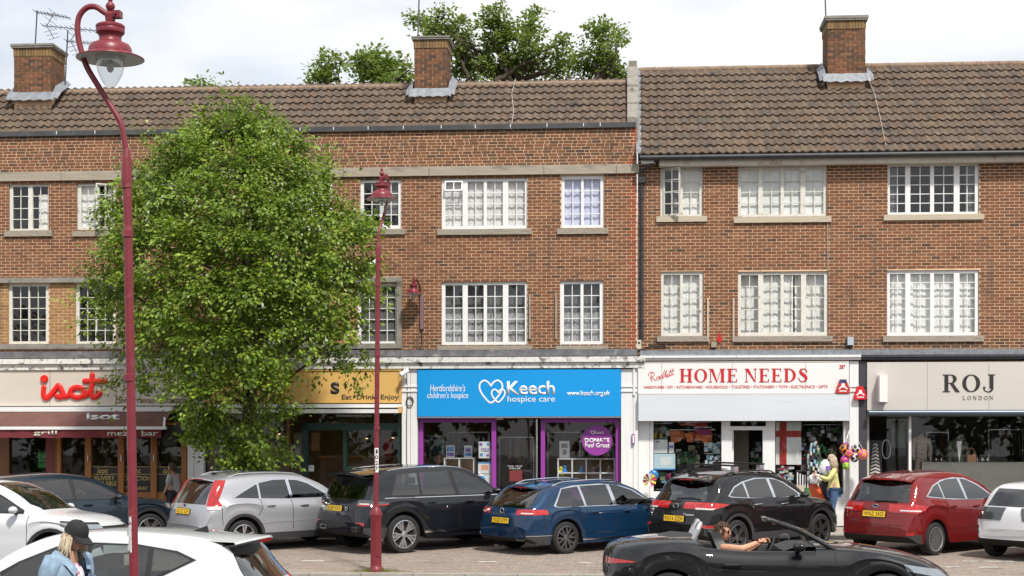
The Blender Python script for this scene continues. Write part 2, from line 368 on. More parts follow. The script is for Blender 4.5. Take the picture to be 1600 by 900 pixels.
_bm_cache = {}
def lay_bricks(bld, x0, x1, z0, z1, holes, mats, single, fle=False, y=0, quoin=None, name='brick', clip=None):
    """lays a brick skin: those listed by single() become objects, the rest one part.  mats: function (x, z) -> material"""
    mbs = {}; n = 0; c = int(round((z1 - z0) / .0752)); ch = (z1 - z0) / c
    for r in range(c):
        za, zb = z0 + r * ch + .0065, z0 + (r + 1) * ch - .0065
        x = x0 - (random.uniform(.0, .34) if fle else .1125 if r % 2 else 0); k = r
        while x < x1:
            ln = (.225 if (k % 2 == 0 or random.random() < .35) else .1125) if fle else .225
            k += 1
            a, b = max(x + .0065, x0), min(x + ln - .0065, x1); x += ln
            if b - a < .02: continue
            segs = [(a, b)]
            for h in holes:
                if h[2] < (za + zb) / 2 < h[3]:
                    ns = []
                    for s in segs:
                        if h[1] <= s[0] or h[0] >= s[1]: ns.append(s); continue
                        if h[0] - s[0] > .02: ns.append((s[0], h[0] - .002))
                        if s[1] - h[1] > .02: ns.append((h[1] + .002, s[1]))
                    segs = ns
            for a, b in segs:
                m = mats((a + b) / 2, (za + zb) / 2); p = random.uniform(.002, .006)
                if single and abs((b - a) - .212) < .004 and single((a + b) / 2, (za + zb) / 2):
                    key = (m.name, round(b - a, 3))
                    if key not in _bm_cache:
                        q = MB(); q.box(-.106, .106, 0, .03, -(zb - za) / 2, (zb - za) / 2); _bm_cache[key] = q.mesh('brick', m)
                    off = wloc(bld)
                    link(name, _bm_cache[key], bld, (((a + b) / 2) - off[0], y - p - off[1], (za + zb) / 2 - off[2])); continue
                mb = mbs.setdefault(m.name, MB()); i = len(mb.v)
                mb.v += [(a, y - p, za), (b, y - p, za), (b, y - p, zb), (a, y - p, zb), (a, y + .004, za), (b, y + .004, za), (b, y + .004, zb), (a, y + .004, zb)]
                for f in ((0, 1, 2, 3), (4, 5, 1, 0), (3, 2, 6, 7), (1, 5, 6, 2), (4, 0, 3, 7)): mb.f.append(tuple(i + j for j in f)); mb.m.append(0)
    for mn, mb in mbs.items():
        tag(mb.build('brickwork', MATS[mn], bld, fix=False), kind='stuff')

def curtain(parent, x0, x1, z0, z1, y, m, amp=.007, wave=.13, zig=0):
    if 'paper' in m.name: amp = .001
    n = max(6, int((x1 - x0) / .018)); mb = MB(); ph = random.random() * 6
    row = lambda z, s: [(x0 + (x1 - x0) * k / n, y + amp * s * sin((x0 + (x1 - x0) * k / n) / wave * 6.28 + ph + .8 * sin(k * .21)), z + (zig * abs(sin(k * .5)) if s < .9 else 0)) for k in range(n + 1)]
    mb.grid([row(z0, .8), row((z0 + z1) / 2, 1), row(z1, .9)])
    return mb.build('curtain', m, parent, smooth=True, fix=False)

def window(bld, u0, v0, u1, v1, lights, fm=None, sill=None, curt=None, lab=None, yf=.045, thick=None, skip=(), sillv=12, bw=.009):
    """lights: (u_left, u_right, columns, [v lines of panes])"""
    fm = fm or m_frame; x0, x1, z0, z1 = rect(u0, v0, u1, v1)
    mb = MB(); us = [u0]; V = [l[3] for l in lights]; top = min(v[0] for v in V); bot = max(v[-1] for v in V)
    zt, zb = Z((u0 + u1) / 2, top), Z((u0 + u1) / 2, bot)
    mb.box(x0, x1, yf, yf + .07, zt, z1); mb.box(x0, x1, yf, yf + .07, z0, zb)
    prev = x0
    for l in lights:
        a = X(l[0]); mb.box(prev, a, yf + .001, yf + .068, zb, zt); prev = X(l[1])
    mb.box(prev, x1, yf + .001, yf + .068, zb, zt)
    hold = thing_part = mb.build('window', fm, bld)
    if lab: hold['label'] = lab
    bars = MB()
    for li, (a, b, nc, vs) in enumerate(lights):
        xa, xb = X(a), X(b); um = (u0 + u1) / 2
        xs = [xa + (xb - xa) * k / nc for k in range(nc + 1)]; zz = [Z(um, v) for v in vs]; zz[0] = zt; zz[-1] = zb
        for x in xs[1:-1]: bars.box(x - bw, x + bw, yf + .02, yf + .05, zb, zt)
        for z in zz[1:-1]: bars.box(xa, xb, yf + .021, yf + .048, z - bw, z + bw)
        for i in range(nc):
            for j in range(len(zz) - 1):
                if (li, j) in skip or (li, -1) in skip: continue
                t = random.uniform(-.006, .006)
                cube('pane', m_pane, xs[i] + .002, xs[i + 1] - .002, yf + .036, yf + .040, zz[j + 1] + .002, zz[j] - .002, hold, (random.uniform(-.004, .004), 0, t))
    bars.build('glazing_bar', fm, hold)
    if sill:
        cube('sill', sill, x0 - .1, x1 + .1, -.06, .05, z0 - .135, z0 - .004, hold)
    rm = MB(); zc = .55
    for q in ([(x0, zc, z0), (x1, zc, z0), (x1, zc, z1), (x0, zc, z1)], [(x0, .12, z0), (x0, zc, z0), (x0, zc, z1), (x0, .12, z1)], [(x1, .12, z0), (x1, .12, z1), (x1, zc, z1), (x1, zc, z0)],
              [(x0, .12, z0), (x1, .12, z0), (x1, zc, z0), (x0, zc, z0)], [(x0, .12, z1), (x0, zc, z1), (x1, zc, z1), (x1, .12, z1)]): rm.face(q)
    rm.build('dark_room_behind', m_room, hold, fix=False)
    for c in (curt or ()):
        f0, f1, g0, g1, m = c[:5]
        curtain(hold, x0 + (x1 - x0) * f0, x0 + (x1 - x0) * f1, z0 + (z1 - z0) * g0, z0 + (z1 - z0) * g1, c[5] if len(c) > 5 else .15, m)
    return hold
def casement(win, xh, w, z0, z1, ang, fm, nc=2, nr=4, yf=.05, top=False):
    """an opened light: frame, bars and glass hinged at xh"""
    fr = MB(); t = .028; h = z1 - z0
    for q in ((0, t, 0, h), (w - t, w, 0, h), (t, w - t, 0, t), (t, w - t, h - t, h)): fr.box(q[0], q[1], -.02, .02, q[2], q[3])
    for i in range(1, nc): fr.box(w * i / nc - .009, w * i / nc + .009, -.012, .012, t, h - t)
    for j in range(1, nr): fr.box(t, w - t, -.011, .011, h * j / nr - .009, h * j / nr + .009)
    off = wloc(win)
    o = link('casement', fr.mesh('casement', fm), win, (xh - off[0], yf - off[1], (z1 if top else z0) - off[2]), ang)
    if top:
        for v in o.data.vertices: v.co.z -= h
    g = MB(); g.box(t, w - t, -.003, .003, t - (h if top else 0), h - t - (h if top else 0)); 
    gl = g.mesh('casement_pane', m_pane); link('pane', gl, win, o.location, ang)
    return o

def tiles(roof, xL, xR, y0, z0, pitch, rows, gauge, single=300, cover=.195, rmat=None):
    """courses of single-roll pantiles from the eaves up"""
    ca, sa = cos(pitch), sin(pitch); prof = []
    for k in range(9):
        f = k / 8; prof.append((f * cover * 1.05 - cover / 2, .044 * (.5 - .5 * cos(2 * pi * min(1, max(0, (f - .12) / .76)) )) ** 1.0))
    def tile_mb(dz=0):
        mb = MB(); lo, hi = [], []
        Lh = gauge + .06
        for px, pz in prof: lo.append((px, 0, pz + .046 + dz)); hi.append((px, Lh, pz + .002))
        mb.grid([lo, hi]); mb.grid([[(p[0], 0, p[2] - .05) for p in lo], lo])
        return mb
    me = [tile_mb(d).mesh('roof_tile', m_tile, smooth=True, angle=50) for d in (0, .004, .008)]
    for q in me:
        for v in q.vertices: v.co = Vector((v.co.x, v.co.y * ca - v.co.z * sa, v.co.y * sa + v.co.z * ca))
    off = wloc(roof); cells = []
    n = int((xR - xL) / cover)
    if xR < 4: xL = xR - n * cover
    for r in range(rows):
        for k in range(n): cells.append((r, xL + cover * (k + .5)))
    xc = (max(xL, X(60)) + min(xR, X(1560))) / 2
    cells.sort(key=lambda c: abs(c[1] - xc))
    rest = MB()
    for k, (r, x) in enumerate(cells):
        y, z = y0 + r * gauge * ca, z0 + r * gauge * sa; j = random.uniform(-.004, .004); q = random.choice(me)
        if k < single: link('roof_tile', q, roof, (x - off[0] + j, y - off[1] + j, z - off[2]))
        else:
            i = len(rest.v); rest.v += [(v.co.x + x + j, v.co.y + y + j, v.co.z + z) for v in q.vertices]
            for p in q.polygons: rest.f.append(tuple(i + a for a in p.vertices)); rest.m.append(0)
    if rest.v:
        o = rest.build('roof_tiling', m_tile, roof, smooth=True, fix=False, angle=50); tag(o, kind='stuff')

m_sold = mat('tarnished_yellow_brick', (0, 0, 0), .9, isl=[(.20, .125, .055), (.26, .165, .07), (.15, .10, .05)], var=.25, scale=50)
def chimney(bld, u0, u1, vtop, vbot, y, dep, cap_v, lab, flash=True, side=1):
    x0, x1 = X(u0, y), X(u1, y); um = (u0 + u1) / 2; zt, zb = Z(um, vtop, y), Z(um, vbot, y); zc = Z(um, cap_v, y)
    core = MB(); core.box(x0 + .006, x1 - .006, y + .006, y + dep - .006, zb - 1.2, zc + .01); ch = core.build('chimney', m_mortar, bld); ch['label'] = lab
    cp = MB(); cp.box(x0 - .06, x1 + .06, y - .06, y + dep + .06, zc, zc + .05); cp.box(x0 - .075, x1 + .075, y - .075, y + dep + .075, zc + .045, zt); cp.build('cap', m_conc, ch)
    bb = MB(); bd = MB(); r = 0; z = zb - .05
    top_c = zc - .21
    while z < top_c - .02:
        for face in range(4):
            Lf = (x1 - x0) if face % 2 == 0 else dep
            s = -(.1125 if (r + face) % 2 else 0)
            while s < Lf - .01:
                a, b = max(s + .005, 0), min(s + .22, Lf); s += .225
                if b - a < .02: continue
                q = bb if random.random() < .3 else bd; p = random.uniform(0, .006)
                if face == 0: q.box(x0 + a, x0 + b, y - p, y + .05, z + .005, z + .070)
                elif face == 2: q.box(x0 + a, x0 + b, y + dep - .05, y + dep + p, z + .005, z + .070)
                elif face == 1: q.box(x1 - .05, x1 + p, y + a, y + b, z + .005, z + .070)
                else: q.box(x0 - p, x0 + .05, y + a, y + b, z + .005, z + .070)
        z += .075; r += 1
    sol = MB(); k = 0
    while k * .075 < x1 - x0 - .02:
        sol.box(x0 + k * .075 + .005, min(x0 + k * .075 + .07, x1), y - .02, y + .05, top_c + .005, zc - .005)
        k += 1
    k = 0
    while k * .075 < dep - .02:
        for xx in (x1 - .05, x0 - .02): sol.box(xx, xx + .07, y + k * .075 + .005, min(y + k * .075 + .07, y + dep), top_c + .005, zc - .005)
        k += 1
    tag(bb.build('brickwork', m_brick, ch, fix=False), kind='stuff'); tag(bd.build('brickwork', m_brickd, ch, fix=False), kind='stuff'); tag(sol.build('soldier_course', m_sold, ch, fix=False), kind='stuff')
    if flash:
        f = MB()
        n = 14; lo, hi = [], []
        for k in range(n + 1):
            x = x0 - .12 + (x1 - x0 + .24) * k / n; j = random.uniform(-.02, .02)
            hi.append((x, y - .03 + j * .3, zb + .03 + j * .4)); lo.append((x, y - .17 + j, zb - .20 + (.016 * sin(k * 2.1)) + j * .6))
        f.grid([lo, hi])
        for xx, sg in ((x1, 1), (x0, -1)):
            f.grid([[(xx + sg * .03, y - .1, zb - .1), (xx + sg * .05, y + .15, zb + .22), (xx + sg * .03, y + dep, zb + .55)], [(xx + sg * .2, y - .1, zb - .16), (xx + sg * .21, y + .15, zb + .06), (xx + sg * .18, y + dep, zb + .42)]])
        f.build('lead_flashing', m_lead, ch, smooth=True, fix=False)
    return ch

m_dark_ = mat('charcoal_paint', (.045, .045, .052), .5, var=.15, scale=6)
XP = X(995)                       # party line between the two buildings
xl0, xr1 = -21.0, 21.0
zG = 9.84                         # parapet top, left building
zB1, zB0 = 8.955, 8.735           # stone band
zC = 4.53                         # foot of the brickwork
# ------------------------------------------------------------------ left building
LB = thing('brick_terrace', 'brown brick terrace with parapet and grey stone band above restaurant, cafe and charity shop', 'building', (xl0, 0, 0))
def H(u0, v0, u1, v1): return rect(u0, v0, u1, v1)
wl = dict(keech_up=(690, 277, 824, 358), keech_upn=(877, 274, 944, 357), keech_lo=(690, 440, 824, 540), keech_lon=(875, 438, 943, 540),
          n_up=(563, 280, 627, 358), w_up=(389, 281, 520, 360), n2_up=(226, 285, 290, 362), l_up=(120, 286, 181, 361), ll_up=(14, 288, 76, 361), e_up=(-250, 291, -120, 364), e_lo=(-250, 443, -120, 540))
holes = [H(*v) for v in wl.values()]
bay1 = H(-8, 434, 192, 545); bay2 = H(365, 434, 628, 545)
body = MB(); allh = holes + [bay1, bay2]
wall_with_holes(body, xl0, XP, zC - .25, zG, allh, .12)
body.face([(XP, 0, 3.2), (XP, 8, 3.2), (XP, 8, zG), (XP, 0, zG)], 0)
body.box(xl0, XP - .02, 5.0, 8, 0, zG, 0)
body.build('wall', [m_mortar, m_brickd], LB, fix=False)
cx0, cz0 = X(860), Z(860, 400)
keep = set()
def nearest(x0, x1, z0, z1, cx, cz, n=300):
    return lambda x, z: abs(x - cx) / 2.45 < 1 and abs(z - cz) < 1.5
_cnt = [0]
def single_left(x, z):
    if abs(x - X(850)) < 1.72 and Z(850, 548) < z < Z(850, 375) and _cnt[0] < 300: _cnt[0] += 1; return True
    return False
def ml(x, z):
    if x > XP - .10 - (.13 if int((z - zC) / .0752) % 2 else 0): return m_brickr
    if z < zC + .2: return m_brickd
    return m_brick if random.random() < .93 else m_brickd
lay_bricks(LB, xl0, XP, zC, zB0, allh, ml, single_left)
lay_bricks(LB, xl0, XP, zB1, zG, [], lambda x, z: (m_brickr if x > XP - .17 else m_brickd if random.random() < .5 else m_brick), None, fle=True)
# stone band of separate blocks
jx = [xl0, X(97), X(250), X(390), X(537), X(671), X(850), X(963), XP + .06]
for a, b in zip(jx, jx[1:]): cube('band_stone', m_stone, a + .006, b - .006, -.07, .1, zB0, zB1, LB)
# windows of the left building
vs4 = lambda a, b: [a + (b - a) * k / 4 for k in range(5)]
vs5 = lambda a, b: [a + (b - a) * k / 5 for k in range(6)]
LT = lambda s, v: [(a, b, n, v) for a, b, n in s]
K4 = [(695.5, 722.5, 2), (730.5, 755.5, 2), (760.5, 785.5, 2), (794, 820, 2)]
k1 = window(LB, 690, 277, 824, 358, LT(K4, vs4(283, 352.5)), sill=m_sill, curt=[(.02, .98, .02, .97, m_beige)], lab='wide white window with beige curtains and its small top light open', skip=((0, 0),))
x0, x1, z0, z1 = rect(695, 283, 723, 300)
casement(k1, x0, x1 - x0, z0, z1, (-.35, 0, 0), m_frame, 2, 1, .03, top=True)
window(LB, 877, 274, 944, 357, LT([(882, 908, 2), (912, 938, 2)], vs4(279.5, 351.5)), sill=m_sill, curt=[(.02, .98, .02, .97, m_lilac)], lab='narrow white window with lilac curtains')
window(LB, 690, 440, 824, 540, LT(K4, vs5(445, 534)), sill=m_sill, curt=[(.02, .98, .1, .97, m_grey_c, .22), (.02, .98, .02, .52, m_lace)])
window(LB, 875, 438, 943, 540, LT([(881, 907, 2), (911.5, 937, 2)], vs5(443.5, 533)), sill=m_sill, curt=[(.02, .98, .1, .97, m_grey_c, .22), (.02, .98, .02, .52, m_lace)])
window(LB, 563, 280, 627, 358, LT([(568, 593, 2), (599, 622, 2)], vs4(285, 352)), sill=m_sill, curt=[(.55, .98, .3, .97, m_grey_c)])
window(LB, 389, 281, 520, 360, LT([(394, 420, 2), (428, 452, 2), (457, 482, 2), (490, 515, 2)], vs4(287, 353)), sill=m_sill)
window(LB, 226, 285, 290, 362, LT([(232, 256, 2), (261, 285, 2)], vs4(291, 356)), sill=m_sill)
w4 = window(LB, 120, 286, 181, 361, LT([(126, 147, 2), (154, 175, 2)], vs4(290, 355)), fm=m_framew, sill=m_sill, curt=[(.02, .55, .02, .97, m_net), (.75, .98, .02, .97, m_net)], skip=((1, -1),), lab='weathered window with its right casement open')
x0, x1, z0, z1 = rect(150, 288, 178, 357); casement(w4, x1, x1 - x0, z0, z1, (0, 0, pi + .55), m_framew, 2, 4, .03)
window(LB, 14, 288, 76, 361, LT([(19, 43, 2), (50, 74, 2)], [291, 306, 325, 342, 357]), fm=m_framew, sill=m_sill, curt=[(.7, .98, .02, .8, m_net)])
for q, n_ in (((-250, 291, -120, 364), 4), ((-250, 443, -120, 540), 5)):
    window(LB, *q, LT([(q[0] + 5 + 30.5 * i + 2, q[0] + 5 + 30.5 * (i + 1) - 2, 2) for i in range(4)], (vs4 if n_ == 4 else vs5)(q[1] + 5, q[3] - 5)), sill=m_sill, curt=[(.02, .98, .02, .97, m_net, .19)])
lw = MB(); lw.box(xl0, X(-41), -.06, .1, .3, zC + .02); lw.box(X(-60), X(-41), -.27, -.061, .3, zC - .2); lw.build('lower_wall', m_white, LB)
# the two first-floor bays framed in stone with yellow brick between their windows
for (u0, u1, wins, name) in ((-8, 192, [(12, 75), (117, 180)], 'a'), (365, 628, [(372, 512), (558, 622)], 'b')):
    x0, x1, z0, z1 = rect(u0, 434, u1, 545)
    fr = MB(); t = .12
    for q in ((x0, x0 + t, z0, z1), (x1 - t, x1, z0, z1), (x0 + t + .002, x1 - t - .002, z1 - t, z1), (x0 + t + .002, x1 - t - .002, z0, z0 + t)): fr.box(q[0], q[1], -.045, .11, q[2], q[3])
    fr.build('stone_surround', m_conc, LB)
    hs = [rect(a, 443, b, 537) for a, b in wins]; b_ = MB()
    wall_with_holes(b_, x0 + t, x1 - t, z0 + t, z1 - t, hs, .10, y=.05)
    b_.build('infill_wall', [m_mortar, m_bricky], LB, fix=False)
    lay_bricks(LB, x0 + t, x1 - t, z0 + t, z1 - t, hs, lambda x, z: m_bricky, None, y=.05)
    for a, b in wins:
        d = b - a; k = 4 if d > 100 else 2; g = (d - 8) / k; ls = []
        for i in range(0, k): ls.append((a + 4 + g * i + 1.2, a + 4 + g * (i + 1) - 1.2, 2))
        window(LB, a, 443, b, 537, LT(ls, vs5(447, 533)), fm=m_frame if name == 'b' else m_framew, yf=.08,
               curt=[(.02, .98, .02, .97, m_grey_c)] if d < 100 and a > 500 else [])
# cornice over the shopfronts
zc1 = zC
cn = MB(); cn.box(xl0, X(996), -.28, 0.02, Z(800, 557.5) , zC + .012); cn.build('lead_flashing', m_leadd, LB)
cn = MB(); a, b = Z(800, 576.5), Z(800, 557.8)
cn.box(xl0, X(1008), -.34, -.002, a, (a + b) / 2); cn.box(xl0, X(1008), -.40, -.002, (a + b) / 2 + .001, b - .02)
cn.build('cornice', m_peel, LB)
# roof of the left building
RL = MB(); P = radians(40); yE, zE = .06, zG + .03
rl_h = 6.45 * .335
yR, zR = yE + rl_h * cos(P), zE + rl_h * sin(P)
RL.face([(xl0, yE, zE - .02), (XP, yE, zE - .02), (XP, yR, zR - .03), (xl0, yR, zR - .03)]); RL.face([(xl0, yR, zR - .03), (XP, yR, zR - .03), (XP, yR + 4, zR - 3.2), (xl0, yR + 4, zR - 3.2)])
roofL = RL.build('roof', m_leadd, LB, fix=False)
tiles(roofL, xl0, XP - .22, yE - .02, zE, P, 7, .335)
rg = MB(); x = xl0
while x < XP - .26:
    rg.tube([(x + .004, yR, zR + .01), (min(x + .446, XP - .22), yR, zR + .016)], .085, 10); x += .45
rg.build('ridge_tile', m_ridge, roofL, smooth=True)
gt = MB(); gt.box(xl0, XP - .02, -.075, .10, zG - .015, zG + .105); gt.build('gutter', m_gutterg, LB)
for u in (522, 576, 631, 690, 743, 798, 855, 912, 938, 300, 360, 420, 470, 90, 150): cube('gutter_bracket', m_white, X(u) - .009, X(u) + .009, -.082, -.07, zG + .02, zG + .10, LB)
# stone upstand on the party line, rising with the roof
pw = MB(); yy = lambda f: yE + f * (yR - yE); zz = lambda f: zE + f * (zR - zE)
xa, xb = X(980), XP + .03
stp = [(.0, .30, .22), (.3, .66, .27), (.66, 1.12, .34)]
for f0, f1, up in stp:
    pts = [(yy(f0), zz(f0) - .3), (yy(f1), zz(f1) - .3), (yy(f1), zz(f1) + up), (yy(f0), zz(f0) + up)]
    A = [(xa, p[0] + .003, p[1]) for p in pts]; B = [(xb, p[0] + .003, p[1]) for p in pts]
    pw.face(A); pw.face(B[::-1])
    for k in range(4): pw.face([A[k], B[k], B[(k + 1) % 4], A[(k + 1) % 4]])
pw.box(xa + .03, xb - .02, yy(1.1), yy(1.1) + .5, zz(1) - .5, zz(1) + .62)
pw.build('parapet_coping', m_conc, LB)
chimney(LB, 22, 80, 69, 146, yE + .95, .95, 75, 'sooty chimney with television aerials beside the tall lamp')
chimney(LB, 647.5, 698, 57, 140, yE + .95, .95, 62, 'brown brick chimney in the middle of the left roof')

# ------------------------------------------------------------------ right building
RB = thing('brick_terrace', 'brown brick terrace with deep tiled roof and white eaves over the hardware shop and boutique', 'building', (XP + .02, 0, 0))
zE2 = 8.93                        # underside of the eaves
wr = [(1032, 262, 1098, 338), (1153, 260, 1292, 339), (1387, 255, 1530, 335), (1033, 424, 1099, 525), (1153, 424, 1294, 525), (1386, 422, 1530, 525), (1650, 254, 1716, 334), (1770, 253, 1908, 333), (1650, 422, 1716, 525), (1770, 422, 1908, 525)]
holes = [H(*v) for v in wr]
body = MB(); wall_with_holes(body, XP + .03, xr1, zC - .2, zE2 + .1, holes, .12)
body.box(XP + .05, xr1, 5.0, 8, 0, zE2 - .2, 0)
body.build('wall', [m_mortar, m_brickd], RB, fix=False)
_cnt2 = [0]
def single_right(x, z):
    if X(1095) < x < X(1400) and Z(1200, 419) < z < Z(1200, 347) and _cnt2[0] < 300 and random.random() < .62: _cnt2[0] += 1; return True
    return False
lay_bricks(RB, XP + .03, xr1, zC - .06, zE2 + .09, holes, lambda x, z: (m_brickd if z < zC + .22 or z > zE2 - .22 or random.random() < .06 else m_brick), single_right)  # darker bricks just below the eaves paint the eaves shadow into the wall
wA = window(RB, *wr[0], LT([(1039, 1062, 2), (1067, 1093, 2)], vs4(265, 335)), fm=m_framew, sill=m_sill2, curt=[(.3, .5, .02, .95, m_grey_c), (.52, .98, .02, .97, m_net)], skip=((0, -1),), lab='weathered window with its left casement open')
x0, x1, z0, z1 = rect(1037, 263, 1063, 337); casement(wA, x0, x1 - x0 + .04, z0, z1, (0, 0, -.5), m_framew, 2, 4, .03)
window(RB, *wr[1], LT([(1158, 1185, 2), (1192, 1220, 2), (1225, 1251, 2), (1259, 1287, 2)], vs4(264, 334)), fm=m_framew, sill=m_sill2, curt=[(.02, .98, .02, .97, m_sheet, .13)], lab='wide weathered window lined with pale paper')
window(RB, *wr[2], LT([(1391, 1415, 2), (1423, 1454, 2), (1460, 1491, 2), (1500, 1524, 2)], vs5(259, 331)), sill=m_sill2, curt=[(.02, .12, .02, .97, m_grey_c), (.86, .97, .02, .97, m_grey_c)], lab='wide white window with bare dark glass')
window(RB, *wr[3], LT([(1037, 1063, 2), (1067, 1093, 2)], vs5(429, 520)), fm=m_framew, sill=m_sill, curt=[(.02, .52, .02, .97, m_net, .2), (.5, .98, .02, .97, m_net, .17)])
window(RB, *wr[4], LT([(1158, 1185, 2), (1193, 1220, 2), (1225, 1252, 2), (1260, 1288, 2)], vs5(429, 519)), fm=m_framew, sill=m_sill, curt=[(.02, .26, .02, .97, m_net, .24), (.24, .62, .02, .99, m_net, .16), (.64, .98, .02, .97, m_net, .21)])
window(RB, *wr[5], LT([(1391, 1415, 2), (1423, 1454, 2), (1460, 1491, 2), (1500, 1524, 2)], [427, 441, 450, 466, 482, 498, 519]), sill=m_sill, curt=[(.02, .98, .02, .97, m_net, .20), (.06, .3, .02, .97, m_net, .17)], lab='wide white window with pale curtains above the boutique')
for q, n_ in ((wr[6], 4), (wr[7], 4), (wr[8], 5), (wr[9], 5)):
    k_ = 2 if q[2] - q[0] < 90 else 4; g_ = (q[2] - q[0] - 8) / k_
    window(RB, *q, LT([(q[0] + 4 + g_ * i + 2, q[0] + 4 + g_ * (i + 1) - 2, 2) for i in range(k_)], (vs4 if n_ == 4 else vs5)(q[1] + 5, q[3] - 5)), sill=m_sill2, curt=[(.02, .98, .02, .97, m_net, .19)])
lw = MB(); lw.box(X(1626), xr1, -.06, .1, .3, zC + .02); lw.box(X(1626), X(1650), -.27, -.061, .3, zC - .2); lw.build('lower_wall', [m_dark_], RB)
# eaves: soffit board, fascia, gutter, downpipe
ea = MB(); ea.box(X(1030, -.2), xr1, -.24, .0, Z(1290, 259), Z(1290, 246)); ea.build('soffit', m_soffit, RB)
ea = MB(); ea.box(X(1002, -.2), X(1024, -.2), -.26, .02, Z(1010, 258), Z(1010, 249)); ea.build('eaves_box', m_frame, RB)
gt = MB(); gt.tube([(X(1000), -.34, Z(1290, 243, -.3)), (xr1, -.34, Z(1290, 243, -.3))], .062, 10); gt.build('gutter', m_gutter, RB, smooth=True)
dp = MB(); xd = X(999) + .06
dp.tube([(X(1028), -.30, Z(1028, 250)), (X(1020), -.20, Z(1020, 259)), (xd, -.09, Z(1000, 266)), (xd, -.09, Z(1000, 280))], .036, 8)
dp.box(xd - .075, xd + .075, -.16, -.01, Z(1000, 287), Z(1000, 278)); dp.tube([(xd, -.08, Z(1000, 285)), (xd, -.08, Z(1000, 533))], .04, 8)
for v in (310, 355, 400, 450, 500): dp.tube([(xd, -.08, Z(1000, v)), (xd, -.08, Z(1000, v + 3))], .052, 8)
dp.build('downpipe', m_gutter, RB, smooth=True)
RR = MB(); P2 = radians(42); yE2, zE3 = -.33, Z(1290, 241, -.33) + .02
L2 = 12.1 * .335; yR2, zR2 = yE2 + L2 * cos(P2), zE3 + L2 * sin(P2)
RR.face([(XP + .05, yE2, zE3 - .02), (xr1, yE2, zE3 - .02), (xr1, yR2, zR2 - .03), (XP + .05, yR2, zR2 - .03)]); RR.face([(XP + .05, yR2, zR2 - .03), (xr1, yR2, zR2 - .03), (xr1, yR2 + 4, zR2 - 3.4), (XP + .05, yR2 + 4, zR2 - 3.4)])
roofR = RR.build('roof', m_leadd, RB, fix=False)
tiles(roofR, XP + .06, xr1, yE2 - .02, zE3, P2, 12, .335)
vg = MB(); n = 16
vg.grid([[(XP - .02 + .16 * j / 2, yE2 + (yR2 - yE2) * k / n, zE3 + (zR2 - zE3) * k / n + .05 + (.03 if j == 1 else 0) + random.uniform(-.008, .008)) for j in range(3)] for k in range(n + 1)])
vg.build('lead_verge', m_lead, roofR, smooth=True, fix=False)
rg = MB(); x = XP + .06
while x < xr1 - .05: rg.tube([(x + .004, yR2, zR2 + .01), (min(x + .446, xr1), yR2, zR2 + .016)], .085, 10); x += .45
rg.build('ridge_tile', m_ridge, roofR, smooth=True)
chimney(RB, 1293, 1352, 25, 117, yE2 + L2 * cos(P2) * .70, 1.0, 32, 'tall brick chimney with white lead flashing on the right roof')
cn = MB(); cn.box(X(1000), xr1, -.30, .02, Z(1290, 556), Z(1290, 547.5)); cn.build('lead_flashing', m_lead, RB)
cn = MB(); a, b, c = Z(1170, 564), Z(1170, 556.5), Z(1170, 560)
cn.box(X(1000), X(1342), -.33, -.002, a, c - .001); cn.box(X(1000), X(1342), -.38, -.002, c, b); cn.build('cornice', m_white, RB)
m_dark = m_dark_
cn = MB(); cn.box(X(1342.3), xr1, -.33, -.002, a, c - .001); cn.box(X(1342.3), xr1, -.38, -.002, c, b); cn.build('cornice', m_dark, RB)
# overflow bars, cable and red stain beside the first-floor windows
bb = MB()
for u, v0, v1 in ((1106, 466, 534), (1146, 466, 534)): bb.box(X(u) - .022, X(u) + .022, -.05, -.014, Z(u, v1), Z(u, v0))
bb.build('timber_batten', m_sill2, RB)
bb = MB()
for u, v0, v1 in ((828, 461, 530), (869, 461, 530)): bb.box(X(u) - .022, X(u) + .022, -.05, -.014, Z(u, v1), Z(u, v0))
bb.build('timber_batten', m_sill, LB)
m_cable = mat('pale_cable', (.5, .47, .42), .7); m_black = mat('black_plastic', (.02, .02, .022), .5)
cb = MB(); pts = [at(1352, 118, yR2 - .9), at(1366, 150, yR2 - 1.3), at(1375, 190, yE2 + 1.0), at(1383, 228, yE2 + .2), (X(1384), -.30, Z(1384, 240, -.3)), (X(1384), -.02, Z(1384, 262))]
cb.tube([Vector(p) + Vector((0, -.06, .05)) for p in pts], .006, 5)
cb.tube([(X(1293), -.02, Z(1293, 345)), (X(1293.5), -.02, Z(1293, 424))], .008, 5); cb.build('cable', m_cable, RB)
cb = MB(); cb.tube([Vector(at(806, 128, yR - .3)) + Vector((0, -.1, .05)), Vector(at(800, 152, yE + 1)) + Vector((0, -.1, .06)), Vector(at(803, 178, yE + .6)) + Vector((0, -.08, .06)), (X(799), -.09, Z(799, 203))], .006, 5)
cb.build('cable', m_cable, LB)
cb = MB(); cb.tube([(X(u), -.03 - .004 * (i % 2), Z(u, v)) for i, (u, v) in enumerate(((960, 552), (975, 554), (990, 551), (996, 545), (1004, 546), (1014, 542), (1040, 541)))], .014, 5)
cb.tube([(X(u), -.03, Z(u, v)) for u, v in ((948, 551), (970, 553), (996, 548))], .012, 5); cb.build('cable', m_black, LB)
